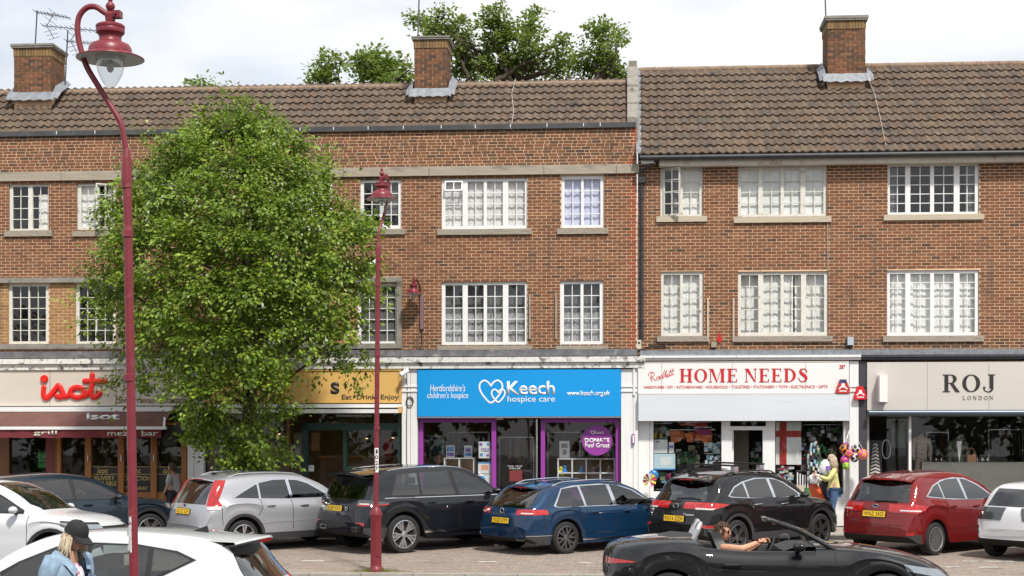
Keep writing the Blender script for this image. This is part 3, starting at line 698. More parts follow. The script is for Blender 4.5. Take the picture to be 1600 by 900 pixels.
# ================================================================== lettering
def text(s, u0, v0, u1, v1, y, m, parent, bold=0.0, ext=.004, shear=0.0, rot=0.0, name='lettering', spacing=1.0):
    """word s filling the photograph rectangle on the upright plane y"""
    cu = bpy.data.curves.new('lettering', 'FONT'); cu.body = s; cu.size = 1; cu.offset = bold; cu.extrude = 0; cu.shear = shear; cu.space_character = spacing; cu.resolution_u = 3
    t = bpy.data.objects.new('lettering', cu); COL.objects.link(t); dg = bpy.context.evaluated_depsgraph_get(); dg.update()
    me = bpy.data.meshes.new_from_object(t.evaluated_get(dg)); bpy.data.objects.remove(t); bpy.data.curves.remove(cu)
    xs = [v.co.x for v in me.vertices]; ys = [v.co.y for v in me.vertices]
    x0, x1, z0, z1 = rect(u0, v0, u1, v1, y); off = wloc(parent)
    sx, sz = (x1 - x0) / (max(xs) - min(xs)), (z1 - z0) / (max(ys) - min(ys))
    cx, cz = (x0 + x1) / 2, (z0 + z1) / 2
    for v in me.vertices:
        px, pz = (v.co.x - min(xs)) * sx + x0 - cx, (v.co.y - min(ys)) * sz + z0 - cz
        v.co = (cx + px * cos(rot) - pz * sin(rot) - off[0], y - off[1], cz + px * sin(rot) + pz * cos(rot) - off[2])
    if ext:
        bm = bmesh.new(); bm.from_mesh(me); r = bmesh.ops.extrude_face_region(bm, geom=bm.faces[:])
        for v in [g for g in r['geom'] if isinstance(g, bmesh.types.BMVert)]: v.co.y -= ext
        bm.to_mesh(me); bm.free()
    me.name = 'lettering'; me.materials.clear(); me.materials.append(m)
    return link(name, me, parent)
def strokes(lines, r, y, m, parent, name='lettering', flat=.5, closed=False):
    mb = MB()
    for ln in lines:
        pts = [Vector(at(u, v, y)) for u, v in ln]; q = []
        for k in range(len(pts) - 1):                    # Catmull-Rom between the given points
            p0, p1, p2, p3 = pts[max(k - 1, 0)], pts[k], pts[k + 1], pts[min(k + 2, len(pts) - 1)]
            for j in range(4):
                f = j / 4; q.append(.5 * ((2 * p1) + (p2 - p0) * f + (2 * p0 - 5 * p1 + 4 * p2 - p3) * f * f + (3 * p1 - p0 - 3 * p2 + p3) * f ** 3))
        q.append(pts[-1]); n0 = len(mb.v)
        mb.tube(q, r, 8)
        mb.ball(q[0], r, 8); mb.ball(q[-1], r, 8)
        for i in range(n0, len(mb.v)): a = mb.v[i]; mb.v[i] = (a[0], y + (a[1] - y) * flat, a[2])
    return mb.build(name, m, parent, smooth=True)
def glyphs(word, u0, v0, u1, v1, y, m, parent, wide, gap=.16, name='lettering'):
    """high-contrast serif capitals"""
    T, t, s = .20, .05, .09
    def ring(mb, cx, rx, a0=0, a1=360, thick=.2):
        rows = [[], []]
        for k in range(25):
            a = radians(a0 + (a1 - a0) * k / 24)
            rows[0].append((cx + rx * cos(a), .5 + .5 * sin(a))); rows[1].append((cx + (rx - thick) * cos(a), .5 + .455 * sin(a)))
        for k in range(24): mb.append([rows[0][k], rows[0][k + 1], rows[1][k + 1], rows[1][k]])
    R = lambda a, b, c, d: [(a, c), (b, c), (b, d), (a, d)]
    def letter(ch):
        P = []; w = .8
        def stem(x, tw=T): P.append(R(x, x + tw, 0, 1)); P.append(R(x - s, x + tw + s, 0, t)); P.append(R(x - s, x + tw + s, 1 - t, 1))
        if ch == 'H': stem(.09); stem(.62); P.append(R(.28, .63, .475, .525)); w = .91
        elif ch == 'O': ring(P, .46, .46); w = .92
        elif ch == 'M':
            stem(.08, .05); stem(.86); P.append([(.08, 1), (.30, 1), (.60, .0), (.52, .0)]); P.append([(.53, 0), (.57, 0), (.90, 1), (.84, 1)]); w = 1.15
        elif ch == 'E': stem(.09); P.append(R(.25, .70, 0, t)); P.append(R(.25, .68, 1 - t, 1)); P.append(R(.28, .55, .475, .525)); P.append(R(.65, .70, 0, .25)); P.append(R(.63, .68, .78, 1)); P.append(R(.51, .55, .38, .62)); w = .74
        elif ch == 'N': stem(.09, .05); P.append(R(.72, .77, 0, 1)); P.append(R(.63, .86, 1 - t, 1)); P.append([(.03, 1), (.27, 1), (.77, 0), (.70, 0)]); w = .88
        elif ch == 'D': stem(.09); ring(P, .30, .55, -90, 90); P.append(R(.2, .31, 0, t)); P.append(R(.2, .31, 1 - t, 1)); w = .87
        elif ch == 'S':
            pts = [(.62, .70), (.60, .86), (.48, .965), (.33, .975), (.17, .90), (.15, .74), (.28, .60), (.46, .47), (.58, .32), (.55, .12), (.38, .025), (.20, .04), (.07, .16), (.05, .32)]
            wd = [.03, .03, .03, .03, .06, .10, .12, .12, .11, .07, .03, .03, .03, .03]
            for k in range(len(pts) - 1):
                a, b = Vector(pts[k]), Vector(pts[k + 1]); n = (b - a).normalized(); n = Vector((-n.y, n.x))
                P.append([a + n * wd[k], a - n * wd[k], b - n * wd[k + 1], b + n * wd[k + 1]])
            w = .68
        elif ch == 'R':
            stem(.09); rows = []
            for k in range(13):
                a = radians(-90 + 180 * k / 12); rows.append(((.42 + .30 * cos(a), .745 + .255 * sin(a)), (.42 + .11 * cos(a), .745 + .215 * sin(a))))
            for k in range(12): P.append([rows[k][0], rows[k + 1][0], rows[k + 1][1], rows[k][1]])
            P.append(R(.28, .43, 1 - t, 1)); P.append(R(.28, .43, .49, .53)); P.append([(.36, .50), (.54, .50), (.88, 0), (.66, 0)]); w = .9
        elif ch == 'J':
            P.append(R(.38, .58, .2, 1)); P.append(R(.29, .67, 1 - t, 1)); pts = []
            for k in range(13):
                a = radians(0 - 180 * k / 12); pts.append(((.32 + .26 * cos(a), .22 + .24 * sin(a)), (.32 + .17 * cos(a) - .03, .22 + .19 * sin(a))))
            for k in range(12): P.append([pts[k][0], pts[k + 1][0], pts[k + 1][1], pts[k][1]])
            P.append(R(.05, .17, .20, .30)); w = .7
        elif ch == 'L': stem(.09); P.append(R(.25, .66, 0, t)); P.append(R(.61, .66, 0, .3)); w = .7
        return P, w
    polys, x = [], 0
    for ch in word:
        if ch == ' ': x += .38; continue
        P, w_ = letter(ch); polys += [[(p[0] + x, p[1]) for p in q] for q in P]; x += w_ + gap
    tot = x - gap; x0, x1, z0, z1 = rect(u0, v0, u1, v1, y); mb = MB()
    for k, q in enumerate(polys):
        e = .0008 * (k % 7); pts = [(x0 + (x1 - x0) * p[0] / tot, z0 + (z1 - z0) * p[1]) for p in q]
        if sum(pts[i][0] * pts[(i + 1) % 4][1] - pts[(i + 1) % 4][0] * pts[i][1] for i in range(4)) < 0: pts = pts[::-1]
        mb.prism(pts, y - .006 - e, y)
    return mb.build(name, m, parent)

# ================================================================== shopfronts
m_cream = mat('cream_panel', (.60, .54, .47), .6, var=.05, scale=3); m_redl = mat('red_letter', (.72, .012, .008), .35); m_maroon = mat('maroon_paint', (.17, .025, .025), .5)
m_awn = mat('maroon_canvas', (.135, .062, .052), .9, var=.25, scale=3, dirt_tone=((.12, .065, .05), .4, 2)); m_val = mat('maroon_valance', (.15, .022, .028), .85, var=.15, scale=4)
m_timber = mat('orange_timber', (.36, .135, .03), .45, var=.25, scale=4, stretch=(6, 6, .6)); m_timberd = mat('dark_timber', (.14, .05, .015), .5, var=.25, scale=4)
m_yellow = mat('mustard_panel', (.68, .42, .13), .5, var=.04, scale=2); m_green = mat('dark_green_paint', (.010, .035, .028), .4); m_bluep = mat('blue_sign_panel', (.0, .29, .72), .4, var=.03, scale=2)
m_purple = mat('purple_paint', (.27, .04, .30), .45); m_grey1 = mat('pale_grey_panel', (.56, .53, .49), .5, var=.03, scale=2); m_shut = mat('shutter_box_paint', (.62, .65, .70), .5, var=.06, scale=1.5, dirt_tone=((.5, .53, .57), .3, 2))
m_wsign = mat('white_sign_panel', (.78, .77, .76), .5, var=.02, scale=2); m_char = mat('black_letter', (.022, .02, .02), .5); m_goldl = mat('gold_lettering', (.72, .55, .16), .5); m_whl = mat('white_lettering', (.85, .85, .85), .5)
m_brn = mat('brown_lettering', (.16, .05, .035), .6); m_greyl = mat('grey_lettering', (.24, .22, .20), .6); m_steel = mat('brushed_steel', (.55, .55, .56), .3, metal=1); m_tube = mat('roller_tube', (.10, .13, .16), .35, metal=.4)
m_orange = mat('orange_print', (.78, .28, .03), .7); m_blk = mat('black_film', (.012, .012, .013), .35)
m_warm = mat('warm_wall', (.52, .33, .14), .8, var=.25, scale=2); m_brownroom = mat('brown_interior', (.30, .19, .11), .8, var=.35, scale=1.6); m_floor = mat('shop_floor', (.13, .11, .09), .6)
m_hard = mat('stocked_wall', (0, 0, 0), .7, isl=[(.10, .05, .04), (.05, .07, .05), (.3, .25, .2), (.03, .03, .03), (.16, .03, .02), (.06, .09, .14)])
def interior(parent, u0, u1, dep, z1, m_back, m_side=None, y0=.12):
    x0, x1 = X(u0), X(u1); z0 = .37; mb = MB()
    mb.face([(x0, dep, z0), (x1, dep, z0), (x1, dep, z1), (x0, dep, z1)], 0)
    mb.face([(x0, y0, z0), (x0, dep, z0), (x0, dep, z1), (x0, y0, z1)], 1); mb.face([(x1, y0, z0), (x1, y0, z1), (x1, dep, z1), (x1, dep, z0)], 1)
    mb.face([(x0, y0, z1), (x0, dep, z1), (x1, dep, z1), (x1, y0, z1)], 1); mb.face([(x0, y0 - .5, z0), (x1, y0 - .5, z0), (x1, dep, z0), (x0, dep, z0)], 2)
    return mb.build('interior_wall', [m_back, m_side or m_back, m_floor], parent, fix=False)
def post(p, m, u0, v0, u1, v1, y0=-.08, y1=.06, nm='frame_post'): return ucube(nm, m, u0, v0, u1, v1, y0, y1, p)
def pane(p, u0, v0, u1, v1, y=.0): return ucube('shop_window', m_shop, u0, v0, u1, v1, y, y + .012, p)
VG = 822
# pilasters between the shops
for bl, u0, u1, vt, m, lab in ((LB, 293, 302.5, 577, m_white, None), (LB, 303.2, 318, 577, m_white, None), (LB, 628, 641, 577, m_white, None), (LB, 641.6, 652, 577, m_white, None), (LB, 970.5, 989, 577, m_white, None), (LB, 989.5, 997, 577, m_white, None), (RB, 1327.5, 1341.5, 564.5, m_white, None), (RB, 1342.2, 1354.5, 564.5, m_dark, None)):
    p = post(bl, m, u0, vt, u1, VG, -.27, .1, 'pilaster')
    for v in (603.5, 611): ucube('moulding', m, u0 - .4, v - 1.2, u1 + .4, v + 1.2, -.295, -.268, bl)
# --- restaurant
S1 = thing('restaurant_front', 'cream and timber restaurant front with red script sign and maroon awning', 'shop front', (X(150), 0, .36))
sg = ucube('sign_board', m_cream, -40, 577, 292, 634, -.30, -.02, S1)
for u in (78, 182): ucube('panel_joint', m_brn, u - .3, 578, u + .3, 634, -.302, -.299, S1)
kx = lambda a, b: (40 + a / 7.5, 540 + b / 7.5)
strokes([[kx(212, 490), kx(208, 560), kx(228, 612), kx(262, 606), kx(320, 545), kx(372, 478), kx(392, 470), kx(432, 545), kx(440, 590), kx(400, 606), kx(362, 590)],
         [kx(430, 596), kx(490, 590), kx(520, 560)],
         [kx(608 + 84 * cos(a * .5236), 548 + 60 * sin(a * .5236)) for a in range(13)], [kx(690, 590), kx(735, 560), kx(770, 500)],
         [kx(780, 340), kx(776, 450), kx(772, 560), kx(795, 605), kx(835, 592), kx(868, 556)], [kx(692, 414), kx(780, 416), kx(930, 416)]], .066, -.33, m_redl, S1)
dt = MB(); p = at(*kx(218, 390), -.33); dt.lathe([(.0, -.035), (.085, -.035), (.095, -.02), (.095, .03)], p, 18, axis='y'); dt.build('letter_dot', m_redl, S1, smooth=True)
text('Mediterranean Restaurant', 181, 620, 291, 630, -.302, m_brn, S1)
ucube('awning_cassette', m_white, -40, 635.5, 268, 643, -.42, -.02, S1)
aw = MB(); A, B = at(-40, 643.5, -.40), at(267, 643.5, -.40); C_, D_ = at(-40, 668, -1.25), at(252, 668, -1.25)
rows = [[Vector(A).lerp(Vector(C_), f) + Vector((0, 0, -.03 * sin(pi * f))) for f in (0, .25, .5, .75, 1)], [Vector(B).lerp(Vector(D_), f) + Vector((0, 0, -.03 * sin(pi * f))) for f in (0, .25, .5, .75, 1)]]
aw.grid(rows); aw.grid([[p - Vector((0, .0, .012)) for p in r] for r in rows], flip=True); aw.build('awning_cloth', m_awn, S1, fix=False)
ucube('awning_bar', m_white, -40, 666.5, 259, 671.2, -1.30, -1.22, S1)
vl = MB(); n = 60; xa, xb = X(-40, -1.26), X(252, -1.26); zt, zb = Z(100, 671, -1.26), Z(100, 684, -1.26)
vl.grid([[(xa + (xb - xa) * k / n, -1.262 - .008 * sin(k * .9), z + (.006 * sin(k * .7) if z == zb else 0)) for k in range(n + 1)] for z in (zb, zt)]); vl.build('valance', m_val, S1, smooth=True, fix=False)
text('isot', 135, 645.5, 187, 656, -.78, m_whl, S1, bold=.03, ext=.004)
text('grill', 52, 672.5, 89, 681.5, -1.275, m_cream, S1, bold=.015); text('meze  bar', 168, 672.5, 247, 681, -1.275, m_cream, S1, bold=.015)
arm = MB(); arm.bar(at(258, 645, -.3), at(256, 668, -1.2), .05); arm.build('awning_arm', m_white, S1)
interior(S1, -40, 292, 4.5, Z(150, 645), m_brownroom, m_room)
for u0, u1, m in ((-40, 14, m_timberd), (71.5, 82.5, m_maroon), (83, 88, m_timberd), (88.4, 94.6, m_timber), (132.6, 142, m_timber), (184, 193, m_timber), (235, 244.5, m_timber), (283.5, 291.5, m_timber)):
    post(S1, m, u0, 668, u1, VG, -.1, .06)
ucube('door_head', m_timber, 14, 660, 291.5, 668, -.1, .06, S1)
for a, b in ((94.6, 132.6), (142, 184), (193, 235), (244.5, 283.5)):
    d = pane(S1, a, 668, b, 770)
    ucube('bottom_rail', m_timber, a, 769, b, VG, -.06, .05, S1)
    if a > 100:
        ucube('window_film', m_blk, a + .5, 730, b - .5, 768.5, -.012, -.004, S1)
        for v in (729.5, 741): ucube('gold_line', m_goldl, a + .5, v - .35, b - .5, v + .35, -.016, -.004, S1)
        text('isot', a + 10, 731.5, a + 27, 739.5, -.014, m_goldl, S1, shear=.25, bold=.01, ext=.002)
text('DELIVERY', 143, 743.5, 179, 750.3, -.014, m_goldl, S1, ext=.002); text('AVAILABLE', 143.5, 752, 182, 758.7, -.014, m_goldl, S1, ext=.002)
text('COLLECTION', 194, 744, 233, 751, -.014, m_goldl, S1, ext=.002); text('TAKEAWAY', 196, 760, 231, 766, -.014, m_goldl, S1, ext=.002)
pane(S1, 14, 668, 71.5, 765); ucube('stall_riser', m_timberd, 14, 765, 71.5, VG, -.09, .05, S1)
for u, v in ((137, 716), (189, 716), (240, 716)): ucube('door_handle', m_steel, u - .7, v - 5, u + .7, v + 5, -.14, -.10, S1)
for k in range(3): tag(ucube('crate', mat('green_plastic', (.02, .30, .06), .5) if k == 0 else MATS['green_plastic'], 59, 706 + 8.6 * k, 72, 713.6 + 8.6 * k, .5, .9), ('green plastic crate on top of its stack behind the restaurant window', 'middle green plastic crate in the stack behind the restaurant window', 'bottom green plastic crate in the stack behind the restaurant window')[k], 'crate', 'green crates in the restaurant window')
hb = thing('loudspeaker', 'black box loudspeaker hung under the right end of the maroon awning', 'speaker', at(268, 680, -.45))
mb = MB(); mb.box(*[q for q in (X(259, -.6), X(282, -.6))], -.6, -.3, Z(270, 680, -.6), Z(270, 664, -.6)); mb.build('cabinet', m_black, hb)
mb = MB(); mb.lathe([(0, -.62), (.14, -.62), (.17, -.58), (.17, -.35)], (X(263, -.6), 0, Z(263, 688, -.6)), 16, axis='y'); mb.build('horn', m_black, hb, smooth=True)
for i, u in enumerate((116, 161, 178, 214, 262)):
    l = thing('pendant_lamp', ('pendant lamp behind the first glass door of the restaurant', 'pendant lamp above the word delivery', 'pendant lamp beside the second timber post', 'pendant lamp above the word collection', 'pendant lamp behind the last glass door')[i], 'lamp', at(u, 700, 1.6), 0, 'pendant lamps in the restaurant')
    mb = MB(); p = at(u, 0, 1.6); mb.tube([(p.x, 1.6, Z(u, 660)), (p.x, 1.6, Z(u, 697))], .008, 5); mb.build('cord', m_cream, l); mb = MB(); mb.lathe([(.02, Z(u, 696)), (.07, Z(u, 702)), (.09, Z(u, 708))], (p.x, 1.6, 0), 10); mb.build('shade', m_cream, l, fix=False)
# --- cafe
S2 = thing('cafe_front', 'dark green cafe front under a mustard yellow sign partly behind the tree', 'shop front', (X(475), 0, .36))
sg = ucube('sign_board', m_yellow, 319, 578, 627.5, 629, -.30, -.02, S2)
fr = MB(); x0, x1, z0, z1 = rect(319, 577, 627.5, 630, -.31)
for q in ((x0, x1, z1 - .04, z1), (x0, x1, z0, z0 + .03), (x0, x0 + .05, z0 + .03, z1 - .04), (x1 - .06, x1, z0 + .03, z1 - .04)): fr.box(q[0], q[1], -.325, -.299, q[2], q[3])
fr.build('sign_moulding', mat('mustard_moulding', (.60, .36, .11), .5), S2)
text('s', 516.5, 597, 530.5, 616, -.303, m_char, S2, bold=.03); text('Eat  Drink  Enjoy', 534, 616.5, 623, 626.5, -.303, m_char, S2, bold=.012)
ucube('awning_cassette', m_white, 330, 631.5, 628, 637, -.44, -.02, S2); ucube('awning_bar', m_white, 330, 639.5, 622, 645.5, -.55, -.42, S2); ucube('cassette_end', m_yellow, 622.5, 635, 627, 645, -.5, -.3, S2)
interior(S2, 319, 627, 4.2, Z(470, 645), m_warm, m_brownroom)
for u0, v0, u1, v1 in ((315.5, 640, 321.5, VG), (473, 661, 481, VG), (536, 672, 541.5, VG), (622, 646, 627, VG), (473, 661, 626, 672), (541, 730, 622, VG), (321, 760, 450, VG)): post(S2, m_green, u0, v0, u1, v1, -.10 - u0 * 1e-5, .06)
post(S2, m_timberd, 448, 646, 452, VG)
for a, b, c, d in ((321, 646, 448, 760), (452, 646, 473, 800), (481, 646, 622, 661), (541.5, 672, 622, 730), (481, 672, 536, 815)): pane(S2, a, b, c, d, 0 if c < 600 else .01)
ucube('door_notice', m_whl, 481.5, 727, 490.5, 736.5, -.02, -.012, S2); text('NO', 482.6, 729, 489.6, 731.5, -.022, m_greyl, S2, ext=.001); ucube('transom_light', m_whl, 525, 648, 580, 651, .35, .5, S2)
for i, (u, v, m) in enumerate(((493, 690, m_yellow), (466, 690, m_cream), (606, 700, m_redl))):
    pf = thing('picture', ('framed picture on the warm wall behind the cafe door', 'pale picture left of the cafe door post', 'red picture on the wall by the right cafe window')[i], 'picture', at(u, v, 2.5), 0, None)
    pf_ = MB(); x0, x1, z0, z1 = rect(u - 8, v - 16, u + 8, v + 16, 2.5); pf_.box(x0, x1, 2.5, 2.54, z0, z1); pf_.build('frame', m_timberd, pf); pf_ = MB(); pf_.box(x0 + .03, x1 - .03, 2.49, 2.499, z0 + .03, z1 - .03); pf_.build('print', m, pf)
lit = mat('lit_lamp', (1, .62, .25), .5, emit=2.2)
for i, (u, v) in enumerate(((573, 683), (614, 682), (505, 668), (436, 676))):
    l = thing('pendant_lamp', ('lit pendant lamp behind the cafe window left of the numbered lamp post', 'lit pendant lamp at the right edge of the cafe window', 'lit pendant lamp inside the cafe doorway', 'lit pendant lamp behind the tree in the cafe')[i], 'lamp', at(u, v, 1.5), 0, 'pendant lamps in the cafe')
    p = at(u, v, 1.5); mb = MB(); mb.tube([(p.x, p.y, p.z + .1), (p.x, p.y, Z(u, 640))], .008, 5); mb.build('cord', m_black, l)
    mb = MB(); mb.lathe([(.02, .10), (.06, .09), (.16, -.02), (.15, -.03)], p, 14); mb.build('shade', m_steel, l, smooth=True, fix=False); mb = MB(); mb.ball(p, .05, 8); mb.build('bulb', lit, l, smooth=True)
ct = thing('counter', 'dark timber counter inside the cafe', 'counter', at(560, 760, 2.0)); mb = MB(); x0, x1, z0, z1 = rect(500, 712, 620, 800, 2.0); mb.box(x0, x1, 2.0, 2.7, z0 - .4, z1 - .05); mb.build('body', m_timberd, ct); mb = MB(); mb.box(x0 - .05, x1 + .05, 1.95, 2.75, z1 - .05, z1); mb.build('top', m_timber, ct)
# --- charity shop
S3 = thing('charity_shop_front', 'purple framed charity shop front under a bright blue sign', 'shop front', (X(810), 0, .36))
sg = ucube('sign_board', m_bluep, 652.5, 577.5, 970, 650.5, -.32, -.02, S3); ucube('sign_trim', m_steel, 652.5, 650.8, 970, 653, -.31, -.02, S3)
text("Hertfordshire's", 672, 600.5, 727, 611.5, -.323, m_whl, S3, shear=.15, ext=.003); text("children's hospice", 667.5, 612.5, 731.5, 625, -.323, m_whl, S3, shear=.15, ext=.003)
text('Keech', 792, 595.5, 867, 617, -.323, m_whl, S3, bold=.018, ext=.003); text('hospice care', 793, 618.5, 867, 630.5, -.323, m_whl, S3, ext=.003); text('www.keech.org.uk', 886, 610, 953, 620.5, -.323, m_whl, S3, bold=.012, ext=.003)
def heart(cx, cy, w_, h_): return [(cx, cy - h_ * .25), (cx - w_ * .12, cy - h_ * .42), (cx - w_ * .3, cy - h_ * .5), (cx - w_ * .47, cy - h_ * .36), (cx - w_ * .48, cy - h_ * .1), (cx - w_ * .3, cy + h_ * .22), (cx, cy + h_ * .5), (cx + w_ * .3, cy + h_ * .22), (cx + w_ * .48, cy - h_ * .1), (cx + w_ * .47, cy - h_ * .36), (cx + w_ * .3, cy - h_ * .5), (cx + w_ * .12, cy - h_ * .42), (cx, cy - h_ * .25)]
strokes([heart(767, 612, 36, 35)], .021, -.323, m_whl, S3, 'heart_emblem', .3); strokes([heart(778.5, 618.5, 21, 20)], .019, -.327, m_whl, S3, 'heart_emblem', .3)
interior(S3, 653, 970, 4.6, Z(810, 645), m_brownroom, m_brownroom)
for u0, v0, u1, v1 in ((655, 653.5, 661, VG), (768, 653.5, 775, VG), (845, 653.5, 851.5, VG), (962, 653.5, 968.5, VG), (661, 653.5, 768, 660), (851.5, 653.5, 962, 660), (661, 765, 768, VG), (851.5, 765, 962, VG)): post(S3, m_purple, u0, v0, u1, v1, -.10, .06)
pane(S3, 661, 660, 768, 765); pane(S3, 851.5, 660, 962, 765)
dr = ucube('door', m_shop, 776, 655, 837, 818, .02, .035, S3); post(S3, m_steel, 837.5, 655, 840, VG, -.05, .05, 'door_edge'); ucube('transom_vent', m_white, 775.5, 653, 786, 656, -.05, .02, S3)
text('Tuesday - Saturday', 793, 727, 816, 729.5, .012, m_whl, S3, ext=.001); text('09.30 to 5.00', 796, 730.5, 813, 733, .012, m_whl, S3, ext=.001); ucube('door_notice', m_maroon, 796, 735, 816, 752, .008, .016, S3)
dc = MB(); p = at(933, 688, -.006); dc.lathe([(0, -.004), (.362, -.004), (.362, .004)], (p.x, p.y, p.z), 40, axis='y'); dc.build('round_sticker', m_purple, S3)
text('DONATE', 913.5, 684.5, 952.5, 691.3, -.014, m_whl, S3, bold=.035, ext=.002); text('Feel Great', 914, 692, 952.5, 699.5, -.014, m_whl, S3, bold=.02, ext=.002); text('Keech', 929, 673.5, 943, 677.8, -.014, m_whl, S3, ext=.002); strokes([heart(926, 675.5, 6, 5.5)], .006, -.014, m_whl, S3, 'heart_emblem', .3)
m_pap = mat('white_paper', (.72, .74, .76), .7); m_pblue = mat('blue_print', (.06, .27, .60), .6); m_ppurp = mat('purple_print', (.22, .12, .5), .6); m_poran = mat('salmon_print', (.75, .34, .22), .6)
pn = 0
def poster(u0, v0, u1, v1, y, lab, base, prints):
    t = thing('poster', lab, 'poster', at((u0 + u1) / 2, v1, y)); ucube('sheet', base, u0, v0, u1, v1, y, y + .006, t)
    for k, (a, b, c, d, m) in enumerate(prints): ucube('print', m, u0 + (u1 - u0) * a, v0 + (v1 - v0) * b, u0 + (u1 - u0) * c, v0 + (v1 - v0) * d, y - .003 - .0004 * k, y - .0005, t)
    return t
poster(697, 696, 710.5, 714.5, .35, 'blue and white poster standing on the left end of the white cube shelf', m_pap, [(.1, .1, .9, .5, m_pblue), (.1, .6, .9, .9, m_ppurp)])
poster(725, 696, 738, 714.5, .35, 'poster with a purple roundel on the right end of the white cube shelf', m_pap, [(.2, .25, .8, .55, m_ppurp), (.1, .65, .9, .9, m_pblue)])
t = poster(748, 690, 766, 716, .05, 'white poster with blue and purple spots high beside the purple door post', m_pap, [(.05, .08, .3, .25, m_ppurp), (.7, .08, .95, .25, m_pblue), (.1, .7, .35, .88, m_pblue), (.65, .75, .9, .9, m_ppurp)])
text('YOU!', 751, 700, 764, 706, .044, m_ppurp, t, bold=.03, ext=.001)
poster(747, 722, 767, 740, .05, 'white poster with salmon print below the spotted poster', m_pap, [(.25, .25, .8, .7, m_poran), (0, 0, 1, .12, m_pblue)])
poster(747, 741, 767, 764, .05, 'white poster with a large blue disc lowest by the purple post', m_pap, [(.1, .1, .55, .5, m_pblue), (.1, .75, .9, .95, m_pblue)])
poster(874, 689, 890, 716, .4, 'pale drawing propped on the right cube shelf', m_pap, [(.2, .15, .8, .4, m_greyl), (.3, .5, .7, .8, m_greyl)])
def cubes(u0, v0, u1, v1, nx, ny, y, lab):
    t = thing('cube_shelf', lab, 'shelf', at((u0 + u1) / 2, v1, y)); x0, x1, z0, z1 = rect(u0, v0, u1, v1, y); s = .03
    for i in range(nx + 1): xx = x0 + (x1 - x0 - s) * i / nx; cube('upright', m_white, xx, xx + s, y, y + .38, z0, z1, t)
    for j in range(ny + 1): zz = z0 + (z1 - z0 - s) * j / ny; cube('shelf_board', m_white, x0, x1, y - .002, y + .379, zz, zz + s, t)
    bk = MB(); bk.face([(x0, y + .38, z0), (x1, y + .38, z0), (x1, y + .38, z1), (x0, y + .38, z1)]); bk.build('back_panel', m_brownroom, t, fix=False)
cubes(693.5, 715, 741, 765, 2, 2, .35, 'white cube shelf with leaflets in the left charity window'); cubes(871, 716, 961, 762, 4, 2, .35, 'white cube shelf of toys in the right charity window')
TOYS = [(876, 738, 5, (.62, .60, .03), 'yellow and blue soft toy in the first cube'), (882, 735, 4.5, (.05, .2, .6), 'blue soft toy slumped on the yellow one'), (908, 735, 4, (.06, .3, .6), 'blue boxed toy in the second cube'), (927, 737, 4, (.35, .15, .12), 'brown doll in the third cube'), (934, 736, 4, (.10, .08, .12), 'dark teddy beside the brown doll'), (951, 736, 4.5, (.3, .25, .18), 'tan bear in the last cube'), (906, 760, 4, (.3, .05, .05), 'red toy in the lower second cube'), (945, 712, 4, (.25, .1, .06), 'brown toy standing on the cube shelf below the disc')]
for u, v, r, c, l in TOYS:
    t = thing('soft_toy', l, 'toy', at(u, v + r, .5), 0, 'toys on the charity shelf'); m = mat('toy_plush', c, .9, var=.3, scale=20); p = at(u, v, .5); s = r / 65
    mb = MB(); mb.ball(p, s, 8, sc=(.9, .8, 1)); mb.build('body', m, t, smooth=True); mb = MB(); mb.ball(p + Vector((.01, -.02, s * 1.35)), s * .62, 8); mb.build('head', m, t, smooth=True)
    mb = MB()
    for sg_ in (-1, 1): mb.ball(p + Vector((sg_ * s * .8, -.03, -s * .7)), s * .42, 6)
    mb.build('foot', m, t, smooth=True)
# --- hardware shop
S4 = thing('hardware_shop_front', 'white hardware shop front with red serif lettering and a pale shutter box', 'shop front', (X(1160), 0, .36))
sg = ucube('sign_board', m_wsign, 997, 566, 1326.5, 614, -.33, -.02, S4)
ucube('sign_trim', m_soffit, 997, 564.7, 1326.5, 566, -.34, -.02, S4); ucube('sign_trim', m_soffit, 997, 614, 1326.5, 615.6, -.34, -.02, S4)
for u in (1034, 1144, 1259): ucube('panel_joint', m_greyl, u - .3, 566.5, u + .3, 613.5, -.3315, -.329, S4)
m_redt = mat('red_lettering', (.55, .012, .02), .5)
glyphs('HOME NEEDS', 1062, 576, 1262, 597, -.333, m_redt, S4, 1, gap=.14)
rk_ = lambda a, b: (960 + a / 6, 530 + b / 6)
RAD = [[(350, 318), (340, 360), (352, 395)], [(318, 345), (325, 322), (350, 308), (372, 318), (368, 345), (342, 358), (362, 368), (388, 390)],
       [(418, 352), (400, 356), (396, 378), (410, 380), (422, 352), (426, 376)], [(448, 340), (432, 346), (430, 366), (444, 366), (470, 290), (452, 350), (458, 364)],
       [(462, 362), (488, 290), (480, 340), (484, 356)], [(488, 350), (506, 334), (498, 326), (490, 340), (498, 356), (512, 346)], [(514, 350), (532, 278), (520, 330), (526, 344)], [(534, 340), (552, 270), (540, 322), (548, 334), (558, 324)], [(510, 308), (560, 290)]]
strokes([[rk_(*p) for p in l] for l in RAD], .0075, -.335, m_redt, S4, flat=.3)
text('HARDWARE • DIY • KITCHENWARE • HOUSEHOLD • TOILETRIES • STATIONERY • TOYS • ELECTRONICS • GIFTS', 1006, 602.3, 1293, 607, -.333, m_redt, S4, ext=.002, bold=.016); text('287', 1311, 570, 1321, 576.3, -.333, m_redt, S4, shear=.15, bold=.03)
ucube('shutter_box', m_shut, 997.5, 616, 1327, 657.5, -.42, -.02, S4)
interior(S4, 998, 1327, 4.4, Z(1160, 655), mat('dim_interior', (.12, .10, .085), .8, var=.4, scale=2), m_room)
